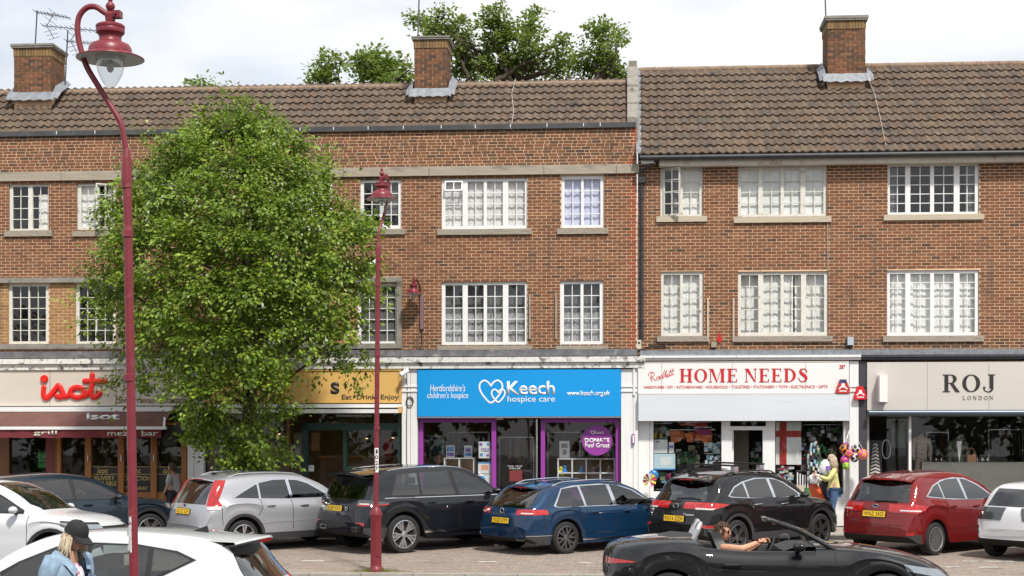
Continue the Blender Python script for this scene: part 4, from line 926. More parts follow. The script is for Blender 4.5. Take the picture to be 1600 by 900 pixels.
for u0, v0, u1, v1 in ((997.5, 658, 1015, VG), (1015.5, 658, 1021, VG), (1127.5, 658, 1141, VG), (1197, 658, 1211, VG), (1318, 658, 1327, VG), (1141, 666, 1197, 672), (1021, 768, 1127.5, VG), (1211, 772, 1318, VG), (1141, 672, 1144, VG), (1192, 672, 1197, VG)): post(S4, m_white, u0, v0, u1, v1, -.10 - u0 * 1e-6, .06)
pane(S4, 1021, 658, 1127.5, 768); pane(S4, 1211, 658, 1318, 772); pane(S4, 1141, 658, 1197, 666)
od = thing_door = cube('door', m_white, X(1144), X(1144) + .04, .05, .85, .38, Z(1150, 672), S4)
ucube('inner_wall', mat('taupe_wall', (.16, .14, .12), .8), 1144, 672, 1170, 812, .9, .95, S4)
STK = MB(); STK2 = []
random.seed(5)
m_items = [mat('stock_' + n, c, .6, var=.25, scale=18) for n, c in (('red', (.42, .03, .025)), ('orange', (.55, .15, .04)), ('magenta', (.32, .03, .12)), ('pale', (.55, .60, .62)), ('sky', (.22, .42, .55)), ('dark', (.05, .045, .045)), ('cream', (.55, .48, .36)), ('green', (.05, .20, .07)), ('yellow', (.65, .48, .05)), ('navy', (.03, .05, .16)))]
def goods(u0, v0, u1, v1, y, n, size, mats, lab, cat='merchandise', hang=False):
    """a display of small boxed goods: a rail or shelf with each good a part"""
    t = thing('goods_display', lab, cat, at((u0 + u1) / 2, v1, y))
    ucube('rail' if hang else 'shelf_board', m_steel, u0, v0 - 1 if hang else v1, u1, v0 if hang else v1 + 1.2, y, y + .2, t)
    for k in range(n):
        a, b = random.uniform(u0, u1 - size[0]), random.uniform(v0, v1 - size[1]); sw, sh = size[0] * random.uniform(.6, 1.2), size[1] * random.uniform(.6, 1.2)
        ucube('boxed_good', random.choice(mats), a, b, min(a + sw, u1), min(b + sh, v1), y + random.uniform(-.08, .1), y + .14 + .002 * k, t)
    return t
m_cloth = [mat('cloth_' + n, c, .9, var=.3, scale=14) for n, c in (('rust', (.30, .09, .04)), ('teal', (.04, .18, .20)), ('sand', (.45, .36, .24)), ('plum', (.18, .05, .14)), ('ecru', (.55, .52, .46)), ('navy_knit', (.04, .06, .15)), ('olive', (.15, .16, .06)))]
def clothes(u0, v0, u1, v1, y, n, lab):
    t = thing('clothes_rail', lab, 'clothes rail', at((u0 + u1) / 2, v1 + 30, y)); ucube('rail', m_steel, u0, v0 - 1.2, u1, v0, y, y + .03, t)
    for u in (u0, u1): ucube('upright', m_steel, u - .5, v0, u + .5, 810, y, y + .03, t)
    for k in range(n):
        u = u0 + 1 + (u1 - u0 - 4) * k / n; q = MB(); w_ = random.uniform(2.5, 4.5); h = random.uniform(.7, 1) * (v1 - v0); xa, xb = X(u, y), X(u + w_, y); za, zb = Z(u, v0, y), Z(u, v0 + h, y); d = random.uniform(.16, .24)
        q.grid([[(xa, y - d * .4, za - .05), ((xa + xb) / 2, y - .02, za), (xb, y + d * .4, za - .05)], [(xa - .01, y - d * .6, zb), ((xa + xb) / 2, y - .05, zb + .02), (xb + .02, y + d * .5, zb)]]); q.build('garment', random.choice(m_cloth), t, True, fix=False)
clothes(664, 682, 692, 722, 1.5, 9, 'rail of second-hand clothes behind the man in the left charity window'); clothes(700, 676, 764, 712, 2.4, 20, 'long rail of clothes at the back of the left charity window'); clothes(780, 684, 834, 728, 2.0, 16, 'rail of clothes seen through the charity shop door'); clothes(856, 676, 908, 714, 1.7, 16, 'rail of clothes behind the pale drawing in the right charity window'); clothes(906, 690, 958, 716, 1.3, 15, 'short rail of clothes below the purple disc')
clothes(1545, 672, 1598, 716, 1.4, 14, 'rail of clothes at the right end of the boutique window'); clothes(1448, 676, 1482, 716, 1.6, 10, 'rail of clothes between the two boutique mannequins')
goods(1058, 660, 1112, 667, .2, 5, (22, 6), [m_items[0]], 'red paper banner strips along the top of the left hardware window', 'display', True)
goods(1046, 672, 1118, 692, .28, 26, (10, 10), [m_items[1], m_items[0], m_items[1]], 'orange goods hung in a row behind the left hardware window', hang=True)
goods(1084, 668, 1112, 682, .22, 8, (10, 8), [m_items[2]], 'magenta goods hung over the orange row', hang=True)
goods(1022, 662, 1050, 686, .3, 18, (6, 8), [m_items[5], m_items[7], m_items[8], m_items[3]], 'mixed small goods at the upper left of the hardware window', hang=True)
t = poster(1022, 687, 1043, 708, .06, 'white boxed item at the left edge of the hardware window', m_pap, [(.1, .1, .4, .2, m_greyl)])
poster(1045, 691, 1053, 708, .07, 'small white and purple card beside the white box', m_pap, [(.1, .3, .9, .5, m_ppurp)])
poster(1022, 709, 1055, 734, .06, 'pale blue boxed item low in the left hardware window', mat('ice_blue', (.5, .66, .74), .5), [(.3, .2, .8, .7, m_pap), (0, .92, 1, 1, m_pblue)])
goods(1100, 690, 1127, 708, .2, 20, (6, 6), [m_items[3], m_items[4], m_items[3]], 'pale blister packs beside the white door frame'); goods(1100, 711, 1127, 727, .2, 22, (5, 6), [m_items[3], m_items[9], m_items[4]], 'blue and pale packs below the blister packs')
goods(1054, 694, 1100, 740, .7, 40, (9, 10), [m_items[5], m_items[5], m_items[6], m_items[7], m_items[3]], 'dark cluttered goods in the middle of the left hardware window')
goods(1025, 738, 1125, 764, .3, 40, (9, 8), m_items, 'mixed goods along the foot of the left hardware window')
goods(1172, 690, 1191, 760, 1.6, 30, (6, 8), [m_items[5], m_items[7], m_items[4], m_items[3]], 'shelved goods seen through the open hardware doorway')
fl = thing('flag', 'white flag with a red cross hung inside the right hardware window', 'flag', at(1232, 726, .12))
x0, x1, z0, z1 = rect(1212, 659, 1252, 726, .12); xs_ = [rect(u, 659, u, 726, .12)[0] for u in (1212, 1218, 1229, 1252)]; zs_ = [Z(1232, v, .12) for v in (726, 683, 673, 659)]
fg = MB()
for i in range(3):
    for j in range(3):
        n = 5; fg.grid([[(xs_[i] + (xs_[i + 1] - xs_[i]) * a / n, .12 + .015 * sin((xs_[i] + (xs_[i + 1] - xs_[i]) * a / n) * 21), zs_[j] + (zs_[j + 1] - zs_[j]) * b / n) for a in range(n + 1)] for b in range(n + 1)], 1 if (i == 1 or j == 1) else 0)
fg.build('cloth', [m_white, m_items[0]], fl, smooth=True, fix=False)
goods(1213, 728, 1241, 768, .12, 50, (7, 4), [m_items[3], m_items[3], m_items[6], m_items[2], m_items[4]], 'boxed goods stacked below the flag')
goods(1243, 690, 1262, 735, .3, 45, (4, 4), [m_items[5], m_items[3], m_items[9], m_items[0]], 'sunglasses and small goods on a rack beside the flag'); goods(1256, 664, 1316, 690, .6, 40, (6, 6), [m_items[5], m_items[7], m_items[5], m_items[3]], 'dark goods hung across the top of the right hardware window', hang=True)
goods(1275, 690, 1316, 765, .5, 50, (7, 8), [m_items[5], m_items[5], m_items[7], m_items[6]], 'dark goods at the right of the hardware window')
rk = thing('spinner_rack', 'tall rack of pale keyrings standing outside by the flag', 'display rack', (X(1272, -.7), -.7, gz(-.7)))
mb = MB(); px = X(1272, -.7); mb.tube([(px, -.7, gz(-.7)), (px, -.7, Z(1272, 692, -.7))], .02, 8); mb.lathe([(.22, gz(-.7)), (.22, gz(-.7) + .03), (.02, gz(-.7) + .05)], (px, -.7, 0), 14); mb.build('stand', m_black, rk, smooth=True)
for k in range(60):
    a = k * 2.4; z = Z(1272, 692 + 48 * k / 60, -.7); r = .04 + .10 * min(1, k / 22); q = cube('card', random.choice([m_items[3], m_items[5], m_items[4], m_items[5], m_items[6], m_items[9], m_items[7]]), px + r * cos(a) - .022, px + r * cos(a) + .022, -.7 + r * sin(a) - .01, -.7 + r * sin(a) + .01, z - .05, z + .04, rk)
for i, (u, m, h, l) in enumerate(((1250, m_items[6], 770, 'cream bin of brushes standing at the hardware window'), (1262, m_items[7], 774, 'green bin standing at the hardware window'), (1274, m_items[2], 780, 'magenta bin standing at the hardware window'))):
    b_ = thing('goods_bin', l, 'bin', (X(u, -.6), -.6, gz(-.6)), 0, 'bins outside the hardware shop'); mb = MB(); zt = Z(u, h - 12, -.6)
    mb.lathe([(.0, gz(-.6)), (.10, gz(-.6)), (.13, zt), (.115, zt), (.09, gz(-.6) + .04)], (X(u, -.6), -.6, 0), 14); mb.build('body', m, b_, smooth=True, fix=False)
    for k in range(3): cube('handle', m_white, X(u, -.6) - .07 + .06 * k, X(u, -.6) - .045 + .06 * k, -.62, -.595, zt - .2, zt + .30 - .03 * k, b_)
# --- boutique
S5 = thing('boutique_front', 'charcoal boutique front with a pale grey sign in black serif letters', 'shop front', (X(1460), 0, .36))
sg = ucube('sign_board', m_grey1, 1355, 565.5, 1625, 640.5, -.32, -.02, S5)
for u in (1449, 1545): ucube('panel_joint', m_greyl, u - .3, 566, u + .3, 640, -.3215, -.319, S5)
glyphs('ROJ', 1473, 585, 1556, 612.5, -.323, m_char, S5, 1, gap=.10); glyphs('LONDON', 1504, 618.5, 1552, 624.5, -.323, m_greyl, S5, 1, gap=.42)
rb = MB(); rb.tube([(X(1357, -.45), -.45, Z(1400, 645, -.45)), (X(1625, -.45), -.45, Z(1400, 645, -.45))], .065, 12); rb.build('awning_roller', m_tube, S5, smooth=True)
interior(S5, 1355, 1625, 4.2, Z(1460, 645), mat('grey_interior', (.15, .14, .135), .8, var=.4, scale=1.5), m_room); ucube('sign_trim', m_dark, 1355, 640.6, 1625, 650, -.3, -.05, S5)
for u0, v0, u1, v1, m in ((1354.8, 650, 1358, VG, m_grey1), (1420, 648, 1424, VG, m_white), (1424, 790, 1625, VG, m_dark), (1424, 648, 1625, 651, m_dark)): post(S5, m, u0, v0, u1, v1, -.08, .06)
pane(S5, 1424, 650, 1625, 790); dr = ucube('door', m_shop, 1385, 655, 1420, 818, .9, .92, S5); ucube('inner_wall', mat('sage_wall', (.30, .34, .31), .8), 1386, 648, 1419, 656, 1.2, 1.25, S5); ucube('inner_wall', MATS['sage_wall'], 1393, 661, 1414, 700, 1.6, 1.65, S5)
hd = MB(); p = at(1394, 702, -.02); n = 28
hd.tube([(p.x + .10 * cos(a * 6.283 / n), .86, p.z + .225 * sin(a * 6.283 / n)) for a in range(n + 1)], .016, 8); hd.build('ring_handle', m_white, S5, smooth=True)
m_stripe = mat('chevron_cloth', (.55, .53, .5), .9)
dsp = thing('hung_dress', 'black and white chevron dress hanging just inside the boutique door', 'dress', at(1368, 745, .3))
for i in range(10):
    a = MB(); v = 690 + 5.4 * i; xx = lambda u: X(u, .3); w2 = 4 + i * .5
    for s_ in (-1, 1): a.face([(xx(1368), .3, Z(1368, v + 2, .3)), (xx(1368 + s_ * w2), .3 + .04, Z(1368, v + 5, .3)), (xx(1368 + s_ * w2), .34, Z(1368, v + 8, .3)), (xx(1368), .3, Z(1368, v + 5, .3))][::s_])
    a.build('chevron', m_stripe, dsp, fix=False)
a = MB(); a.box(X(1358, .36), X(1378, .36), .36, .42, Z(1368, 745, .36), Z(1368, 688, .36)); a.build('cloth', m_black, dsp)
def mannequin(u, v, y, sc_, m, lab, inner=None):
    t = thing('mannequin', lab, 'mannequin', at(u, v + 40, y)); p = at(u, v, y); q = MB()
    rows = []
    for z, rx, ry in ((-.75, .21, .14), (-.45, .20, .14), (-.2, .15, .11), (.0, .17, .12), (.2, .21, .12), (.32, .20, .10), (.38, .07, .06), (.42, .055, .05)):
        rows.append([(p.x + sc_ * rx * cos(k * .4488), p.y + sc_ * ry * sin(k * .4488), p.z + sc_ * z) for k in range(14)])
    q.grid(rows, 0, True); q.build('torso', m, t, smooth=True, fix=False)
    q = MB(); q.tube([(p.x, p.y, p.z - .7 * sc_), (p.x, p.y, .4)], .02, 8); q.lathe([(.2, .37), (.2, .39)], (p.x, p.y, 0), 14); q.build('stand', m_steel, t)
    q = MB()
    for s_ in (-1, 1): q.tube([(p.x + s_ * .2 * sc_, p.y, p.z + .28 * sc_), (p.x + s_ * .26 * sc_, p.y - .02, p.z - .05 * sc_), (p.x + s_ * .24 * sc_, p.y - .06, p.z - .35 * sc_)], [.07 * sc_, .06 * sc_, .045 * sc_], 8)
    q.build('sleeve', m, t, smooth=True)
    if inner:
        q = MB(); q.prism([(p.x - .07 * sc_, p.z + .3 * sc_), (p.x, p.z - .35 * sc_), (p.x + .07 * sc_, p.z + .3 * sc_)], p.y - .17 * sc_, p.y - .10 * sc_); q.build('blouse', inner, t)
mannequin(1497, 706, .45, .85, mat('olive_jacket', (.055, .07, .04), .8), 'olive jacket over a white blouse on a mannequin in the boutique window', m_white)
mannequin(1440, 700, .6, .8, mat('patterned_top', (.34, .27, .24), .8, var=.7, scale=30), 'pale patterned top on a mannequin beside the boutique door post')
sh = cube('display_plinth', mat('plinth', (.16, .15, .14), .6), X(1440, .3), X(1600, .3), .25, .75, .4, Z(1500, 722, .3)); tag(sh, 'grey display plinth along the boutique window', 'plinth')
hbg = thing('handbag', 'tan handbag standing on the boutique plinth', 'bag', at(1518, 721, .4)); q = MB(); p = at(1518, 714, .4); q.box(p.x - .10, p.x + .10, .36, .46, Z(1518, 722, .4), p.z + .06); q.build('body', mat('tan_leather', (.42, .18, .07), .5), hbg)
q = MB(); q.tube([(p.x - .07, .41, p.z + .05), (p.x - .06, .41, p.z + .17), (p.x, .41, p.z + .22), (p.x + .06, .41, p.z + .17), (p.x + .07, .41, p.z + .05)], .012, 6); q.build('handle', MATS['tan_leather'], hbg, smooth=True)
for i, (u, m) in enumerate(((1460, m_cream), (1468, m_cream), (1480, m_brn), (1533, m_whl), (1540, m_whl))):
    sh = thing('shoe', ('cream sandal on the boutique plinth, leftmost', 'cream sandal beside the leftmost sandal', 'dark pointed shoe beside the cream sandals', 'white sandal right of the tan handbag', 'white sandal farthest from the handbag')[i], 'shoe', at(u, 722, .4), 0, 'shoes in the boutique window'); p = at(u, 721, .4); q = MB()
    q.grid([[(p.x - .10 + .05 * k, .35 + s * .035, p.z + (.0, .004, .02, .07, .09)[::-1][k]) for k in range(5)] for s in (0, 1, 2)]); q.build('sole', m, sh, fix=False)
    q = MB(); q.tube([(p.x + .04, .35, p.z + .02), (p.x + .04, .385, p.z + .075), (p.x + .04, .42, p.z + .02)], .012, 6); q.bar((p.x - .09, .385, p.z + .09), (p.x - .09, .385, p.z), .014); q.build('strap', m, sh)
lb = thing('light_box', 'pale grey projecting sign box on the boutique fascia', 'sign', at(1379, 606, -.32)); ucube('body', m_wsign, 1374.5, 586, 1387, 628, -.62, -.322, lb); ucube('back_plate', m_grey1, 1369, 585, 1387, 629, -.335, -.3225, lb)
# ------------------------------------------------------------------ small things on the walls
def bellbox(u, v, y, w_, h_, lab, faded):
    t = thing('alarm_box', lab, 'alarm box', at(u, v, y)); p = at(u, v, y); m = mat('alarm_red', (.50, .035, .035) if faded else (.60, .01, .02), .45)
    pts = [(-.22, .5), (.22, .5), (.5, -.28), (.42, -.5), (-.42, -.5), (-.5, -.28)]; q = MB(); q.prism([(p.x + a * w_, p.z + b * h_) for a, b in pts], y - .09, y); q.build('cover', m, t)
    if faded:
        q = MB(); q.prism([(p.x + a * w_, p.z + b * h_) for a, b in ((-.2, .49), (.2, .49), (.29, .24), (-.29, .24))], y - .093, y - .088); q.build('blue_top', m_items[9], t)
    q = MB(); q.prism([(p.x - .10 * w_, p.z + .22 * h_), (p.x + .10 * w_, p.z + .22 * h_), (p.x + .13 * w_, p.z - .08 * h_), (p.x - .13 * w_, p.z - .08 * h_)], y - .095, y - .088)
    for s_ in (-1, 1): q.prism([(p.x + s_ * .08 * w_, p.z + .08 * h_), (p.x + s_ * .34 * w_, p.z - .18 * h_), (p.x + s_ * .20 * w_, p.z - .20 * h_)][::-s_], y - .096, y - .088)
    q.box(p.x - .26 * w_, p.x + .26 * w_, y - .094, y - .088, p.z - .36 * h_, p.z - .29 * h_); q.build('emblem', m_whl, t)
bellbox(1316.5, 604, -.35, .33, .33, 'faded red alarm box with a blue top on the white hardware sign', True)
bellbox(1343.5, 614, -.30, .30, .31, 'bright red alarm box on the pilaster between hardware shop and boutique', False)
fd = thing('floodlight', 'grey floodlight box on the brick above the white pilaster', 'floodlight', at(1329, 530, 0)); ucube('body', mat('pale_blue_grey', (.42, .48, .54), .5), 1324.5, 526.5, 1334, 539, -.16, -.01, fd); ucube('bracket', m_black, 1327, 539, 1331, 546, -.08, -.01, fd)
fd = thing('junction_box', 'small buff box at the foot of the black downpipe', 'box', at(998, 536, -.05)); ucube('body', m_soffit, 995, 531, 1002, 545, -.2, -.13, fd); ucube('socket', m_black, 997, 534, 1000, 537, -.21, -.2, fd)
for u, v, l in ((831, 552, 'small stone block lamp beside the lower charity shop window'), (1115.5, 538, 'small stone block lamp below the timber battens')):
    fd = thing('wall_block', l, 'block', at(u, v, 0)); ucube('body', m_sill, u - 4, v - 4, u + 4, v + 4.5, -.14, -.01, fd); ucube('fitting', m_black, u - 3, v + 4.5, u + 3, v + 6, -.1, -.01, fd)
def cctv(u, v, y, lab):
    t = thing('security_camera', lab, 'security camera', at(u, v, y)); p = at(u, v, y); q = MB(); q.bar((p.x, y, p.z + .08), (p.x, y - .14, p.z + .05), .04); q.build('bracket', m_white, t); q = MB(); q.tube([(p.x + .08, y - .12, p.z + .06), (p.x - .08, y - .26, p.z - .06)], .055, 10); q.build('body', m_white, t, smooth=True)
cctv(583, 413, 0, 'white security camera on brick behind the thinner lamp post'); cctv(633, 583, -.3, 'white security camera at the top of the pilaster left of the blue sign')
cl = thing('cable_coil', 'black cable coiled on the white pilaster left of the blue sign', 'cable', at(640.5, 627, -.29)); q = MB(); p = at(640.5, 627, -.29)
q.tube([(p.x + .085 * cos(a * .5), -.29 - .001 * a, p.z + .11 * sin(a * .5)) for a in range(28)], .010, 6); q.tube([(X(638), -.285, Z(638, 578)), (X(639), -.285, Z(639, 613)), (X(638), -.285, Z(638, 660)), (X(638), -.285, Z(638, 800))], .009, 6); q.build('loop', m_black, cl, smooth=True)
cb = MB(); cb.tube([(X(990.5, -.3), -.285, Z(990, 575)), (X(990.5, -.3), -.285, Z(990, 618))], .03, 8); cb.build('pipe', m_white, LB, smooth=True)
hs = thing('hanging_sign', 'small purple open sign on the white pier right of the charity shop', 'sign', at(989, 686, -.3)); ucube('plate', m_purple, 987.5, 678, 991.5, 694, -.34, -.28, hs); ucube('print', m_whl, 988.5, 680, 990.5, 692, -.343, -.34, hs)
rl = thing('red_leaf', 'red painted leaf shape fixed on the brick above the cornice', 'ornament', at(1124, 528, 0)); q = MB(); p = at(1124, 528, 0); q.prism([(p.x, p.z + .15), (p.x + .035, p.z + .02), (p.x + .06, p.z - .06), (p.x + .02, p.z - .11), (p.x - .03, p.z - .10), (p.x - .055, p.z - .03), (p.x - .03, p.z + .03)][::-1], -.03, -.012); q.build('blade', m_redt, rl)
# ================================================================== cars
def paint(name, c, metal=.0, rough=.32, coat=1.0):
    m = mat(name, c, max(rough, .45), metal=metal, coat=coat, spec=.12); nt = m.node_tree; N = nt.nodes; L = nt.links.new; b = N['Principled BSDF']
    ge = N.new('ShaderNodeNewGeometry'); d = N.new('ShaderNodeBsdfDiffuse'); d.inputs['Color'].default_value = (.03, .03, .03, 1); ms = N.new('ShaderNodeMixShader')   # cloth-lined inside
    L(ge.outputs['Backfacing'], ms.inputs[0]); L(b.outputs[0], ms.inputs[1]); L(d.outputs[0], ms.inputs[2]); L(ms.outputs[0], N['Material Output'].inputs['Surface']); return m
m_tyre = mat('tyre_rubber', (.018, .018, .019), .85, var=.2, scale=30); m_rimd = mat('dark_alloy', (.05, .05, .055), .35, metal=.8); m_rimg = mat('grey_alloy', (.22, .22, .23), .3, metal=.9); m_rims = mat('silver_alloy', (.60, .60, .61), .3, metal=.9)
m_cglass = mat('car_glass', (.008, .011, .013), .02, spec=.8, coat=.6); m_cglass2 = mat('pale_car_glass', (.025, .04, .045), .02, spec=1.0, coat=1.0); m_clear = glass('clear_car_pane', (.62, .68, .67), 1.9, .05); m_priv = glass('tinted_car_pane', (.20, .215, .23), 2.0, .06); m_trim = mat('black_trim', (.014, .014, .015), .45); m_clad = mat('grey_cladding', (.035, .035, .037), .6)
m_chrome = mat('chrome_trim', (.75, .76, .78), .12, metal=1); m_tail = mat('tail_lamp_red', (.40, .008, .010), .10, coat=1, var=.45, scale=16); m_tailc = mat('tail_lamp_clear', (.62, .55, .55), .12, coat=1); m_lamp = mat('head_lamp_glass', (.30, .33, .36), .06, metal=.5, coat=1); m_lampd = mat('smoked_lamp', (.05, .055, .06), .08, coat=1)
m_under = mat('underbody', (.012, .012, .012), .9); m_plate = mat('yellow_plate', (.80, .50, .02), .4); m_shutl = mat('shut_line', (.006, .006, .006), .8); m_seat = mat('seat_leather', (.03, .03, .032), .5)
def pchip(P):
    xs = [p[0] for p in P]; ys = [p[1] for p in P]; n = len(P); d = [(ys[i + 1] - ys[i]) / (xs[i + 1] - xs[i]) for i in range(n - 1)]
    t = [d[0]] + [0 if d[i - 1] * d[i] <= 0 else 2 * d[i - 1] * d[i] / (d[i - 1] + d[i]) for i in range(1, n - 1)] + [d[-1]]
    def f(x):
        if x <= xs[0]: return ys[0]
        if x >= xs[-1]: return ys[-1]
        i = max(k for k in range(n - 1) if xs[k] <= x); h = xs[i + 1] - xs[i]; s = (x - xs[i]) / h
        return ys[i] * (1 + 2 * s) * (1 - s) ** 2 + t[i] * h * s * (1 - s) ** 2 + ys[i + 1] * s * s * (3 - 2 * s) + t[i + 1] * h * s * s * (s - 1)
    return f
class Car:
    """lofted body: top, belt and sill lines along x (rear 0 .. front L); windows, lamps and seams are cut from its own skin"""
    def __init__(c, name, label, L, W, paint, top, belt, sill, wheels, R, arch, plan=None, bow=(.10, .16), tumble=.35, group=None, tub=None, crease=.013, wb_in=.080, blend=(.16, .40)):
        c.L, c.W, c.paint, c.wheels, c.R, c.arch = L, W, paint, wheels, R, arch
        zt, zb_, zl_ = pchip(top), pchip(belt), pchip(sill)
        wf = pchip(plan or [(0, .80), (.05, .87), (.14, .92), (.35, .965), (.75, .99), (1.3, 1), (L - 1.4, 1), (L - .8, .975), (L - .4, .925), (L - .15, .84), (L - .04, .74), (L, .66)])
        xs = set([L * k / 44 for k in range(45)] + [p[0] for p in top] + [.01, .03, .06, .10, .15, L - .01, L - .03, L - .06, L - .1, L - .15])
        for xw in wheels:
            for k in range(17): xs.add(xw + arch * cos(pi * (-.10 + 1.2 * k / 16)))
        if tub: xs |= {tub[0], tub[0] + .02, tub[1], tub[1] - .02}
        xs = sorted(x for x in xs if 0 <= x <= L); q = [xs[0]]
        for x in xs[1:]:
            if x - q[-1] > .006: q.append(x)
        xs = q; c.xs = xs; rows = []; NU = 8
        for x in xs:
            w = wf(x) * W / 2; t = zt(x); l = zl_(x); b = min(zb_(x), t - .03)
            for xw in wheels:
                d = abs(x - xw)
                if d < arch: l = max(l, R + sqrt(max(0, arch * arch - d * d)))
            b = max(b, l + .06); h = b - l
            tuck = .03
            side = [(0, l), (max(w - .30, .1), l), (w - .014, l + .001), (w - .008, l + .10 * h), (w - .003, l + .28 * h), (w, l + .45 * h), (w - .002 - crease, l + .62 * h), (w + crease * .6 - .004, l + .78 * h), (w - .030, l + .90 * h), (w - wb_in, b)]
            dz = t - b; wb = w - wb_in; s = min(1, max(0, (dz - blend[0]) / (blend[1] - blend[0]))); s = s * s * (3 - 2 * s); up = []
            if tub and tub[0] < x < tub[1]:
                up = [(wb - .03, b + .012), (wb - .07, b + .008), (wb - .10, b - .05), (wb - .12, b - .2), (wb - .13, .45), (wb - .2, .40), (wb - .4, .38), (0, .38)]
            else:
                G = [(.28, .25, 0), (.55, .54, 0), (.80, .83, 0), (.90, 1, .02), (.945, 1, .065), (.975, 1, .16), (.992, 1, .36), (1, 0, 9)]
                for k in range(NU):
                    f, g, e = G[k]; y1 = max(0, wb - tumble * dz * g - e) if k < NU - 1 else 0; z1 = b + dz * f
                    if k == NU - 2: y1 = min(y1, wb * .45)
                    a = (k + 1) / NU * pi / 2; y2 = wb * cos(a) ** .62 if k < NU - 1 else 0; z2 = b + dz * sin(a) ** .9
                    up.append((y2 + (y1 - y2) * s, z2 + (z1 - z2) * s))
            half = side + up
            ring = half + [(-y, z) for y, z in half[-2:0:-1]]
            row = []
            for y, z in ring:
                f = (abs(y) / (W / 2)) ** 2; xx = x
                if x < 1.0: xx += bow[0] * (1 - x) ** 2 * f
                if x > L - 1.2: xx -= bow[1] * ((x - (L - 1.2)) / 1.2) ** 2 * f
                row.append((xx - L / 2, y, z))
            rows.append(row)
        n = len(rows[0]); nh = len(side) + NU; mb = MB(); mb.grid(rows, 0, True)
        for k in range(len(mb.f)):
            j = k % n
            if j in (0, 1, n - 1, n - 2): mb.m[k] = 1
        mb.face(rows[0][::-1]); mb.face(rows[-1])
        c.v, c.f, c.m = mb.v, mb.f, mb.m
        c.root = thing(name, label, 'car', (0, 0, 0), 0, group); c.punches = []
        me = mb.mesh('body', [paint, m_under], True, angle=38)
        c.body = link('body', me, c.root)
        c.vn = [v.normal.copy() for v in me.vertices]; c.vv = [v.co.copy() for v in me.vertices]
        c.bvh = BVHTree.FromPolygons([tuple(v) for v in c.v], [tuple(f) for f in c.f])
        c.fz = [(f, m) for f, m in zip(c.f, c.m) if len(f) == 4]
    def y(c, x, z, side=-1):
        h = c.bvh.ray_cast(Vector((x - c.L / 2, side * 3, z)), Vector((0, -side, 0))); return (h[0].y, h[1]) if h[0] else (side * c.W / 2, Vector((0, side, 0)))
    def xe(c, y, z, rear=True):
        s = -1 if rear else 1; h = c.bvh.ray_cast(Vector((s * 5, y, z)), Vector((-s, 0, 0))); return h[0].x if h[0] else s * c.L / 2
    def cut(c, planes, off, name=None, m=None, thick=.0, parent=None, bm_out=None, smooth=True):
        """piece of the skin inside all planes (point, outward normal), lifted by off"""
        if name in ('side_window', 'rear_window', 'windscreen'): c.punches.append(planes); thick = 0
        fs = []
        for f, mi in c.fz:
            if mi: continue
            if any(all((c.vv[i] - co).dot(no) > 0 for i in f) for co, no in planes): continue
            fs.append(f)
        if not fs: return None
        idx = {}; bm = bmesh.new(); ly = bm.verts.layers.float_vector.new('n')
        for f in fs:
            q = []
            for i in f:
                if i not in idx: idx[i] = bm.verts.new(c.vv[i]); idx[i][ly] = c.vn[i]
                q.append(idx[i])
            try: bm.faces.new(q)
            except ValueError: pass
        for co, no in planes:
            bmesh.ops.bisect_plane(bm, geom=bm.verts[:] + bm.edges[:] + bm.faces[:], plane_co=co, plane_no=no, clear_outer=True, dist=1e-6)
        for v in bm.verts:
            n = Vector(v[ly]); v.normal_update()
            if n.length < .1: n = v.normal
            v.co += n.normalized() * off
        if thick:
            e = [e for e in bm.edges if e.is_boundary]; r = bmesh.ops.extrude_edge_only(bm, edges=e)
            for v in [g for g in r['geom'] if isinstance(g, bmesh.types.BMVert)]:
                v.co -= Vector(v[ly]).normalized() * (off + .002) if Vector(v[ly]).length > .1 else Vector((0, 0, 0))
        if not bm.faces: bm.free(); return None
        me = bpy.data.meshes.new(name or 'piece'); bm.to_mesh(me); bm.free()
        if bm_out is not None: bm_out.from_mesh(me); bpy.data.meshes.remove(me); return None
        me.materials.append(m)
        if smooth: me.polygons.foreach_set('use_smooth', [True] * len(me.polygons)); me.set_sharp_from_angle(angle=radians(40))
        return link(name, me, parent or c.root)
    def prism(c, poly, axis='side', side=-1):
        """planes of a convex polygon: side view (x, z), or rear / front view (y, z)"""
        n = len(poly); A = sum(poly[i][0] * poly[(i + 1) % n][1] - poly[(i + 1) % n][0] * poly[i][1] for i in range(n)); P = []
        for i in range(n):
            a, b = poly[i], poly[(i + 1) % n]; nx, nz = (b[1] - a[1]), -(b[0] - a[0])
            if A < 0: nx, nz = -nx, -nz
            if axis == 'side': P.append((Vector((a[0] - c.L / 2, 0, a[1])), Vector((nx, 0, nz)).normalized()))
            else: P.append((Vector((0, a[0], a[1])), Vector((0, nx, nz)).normalized()))
        return P
    def side(c, poly, name, m, off=.004, sides=(-1, 1), ymin=.35, thick=True, parent=None):
        r = []
        for s in sides: r.append(c.cut(c.prism(poly) + [(Vector((0, s * ymin, 0)), Vector((0, -s, 0)))], off, name, m, thick, parent))
        return r
    def end(c, poly, name, m, xlim, rear=True, off=.004, thick=True, zmin=None, parent=None):
        s = 1 if rear else -1
        P = c.prism(poly, 'end') + [(Vector((xlim - c.L / 2, 0, 0)), Vector((s, 0, 0)))]
        return c.cut(P, off, name, m, thick, parent)
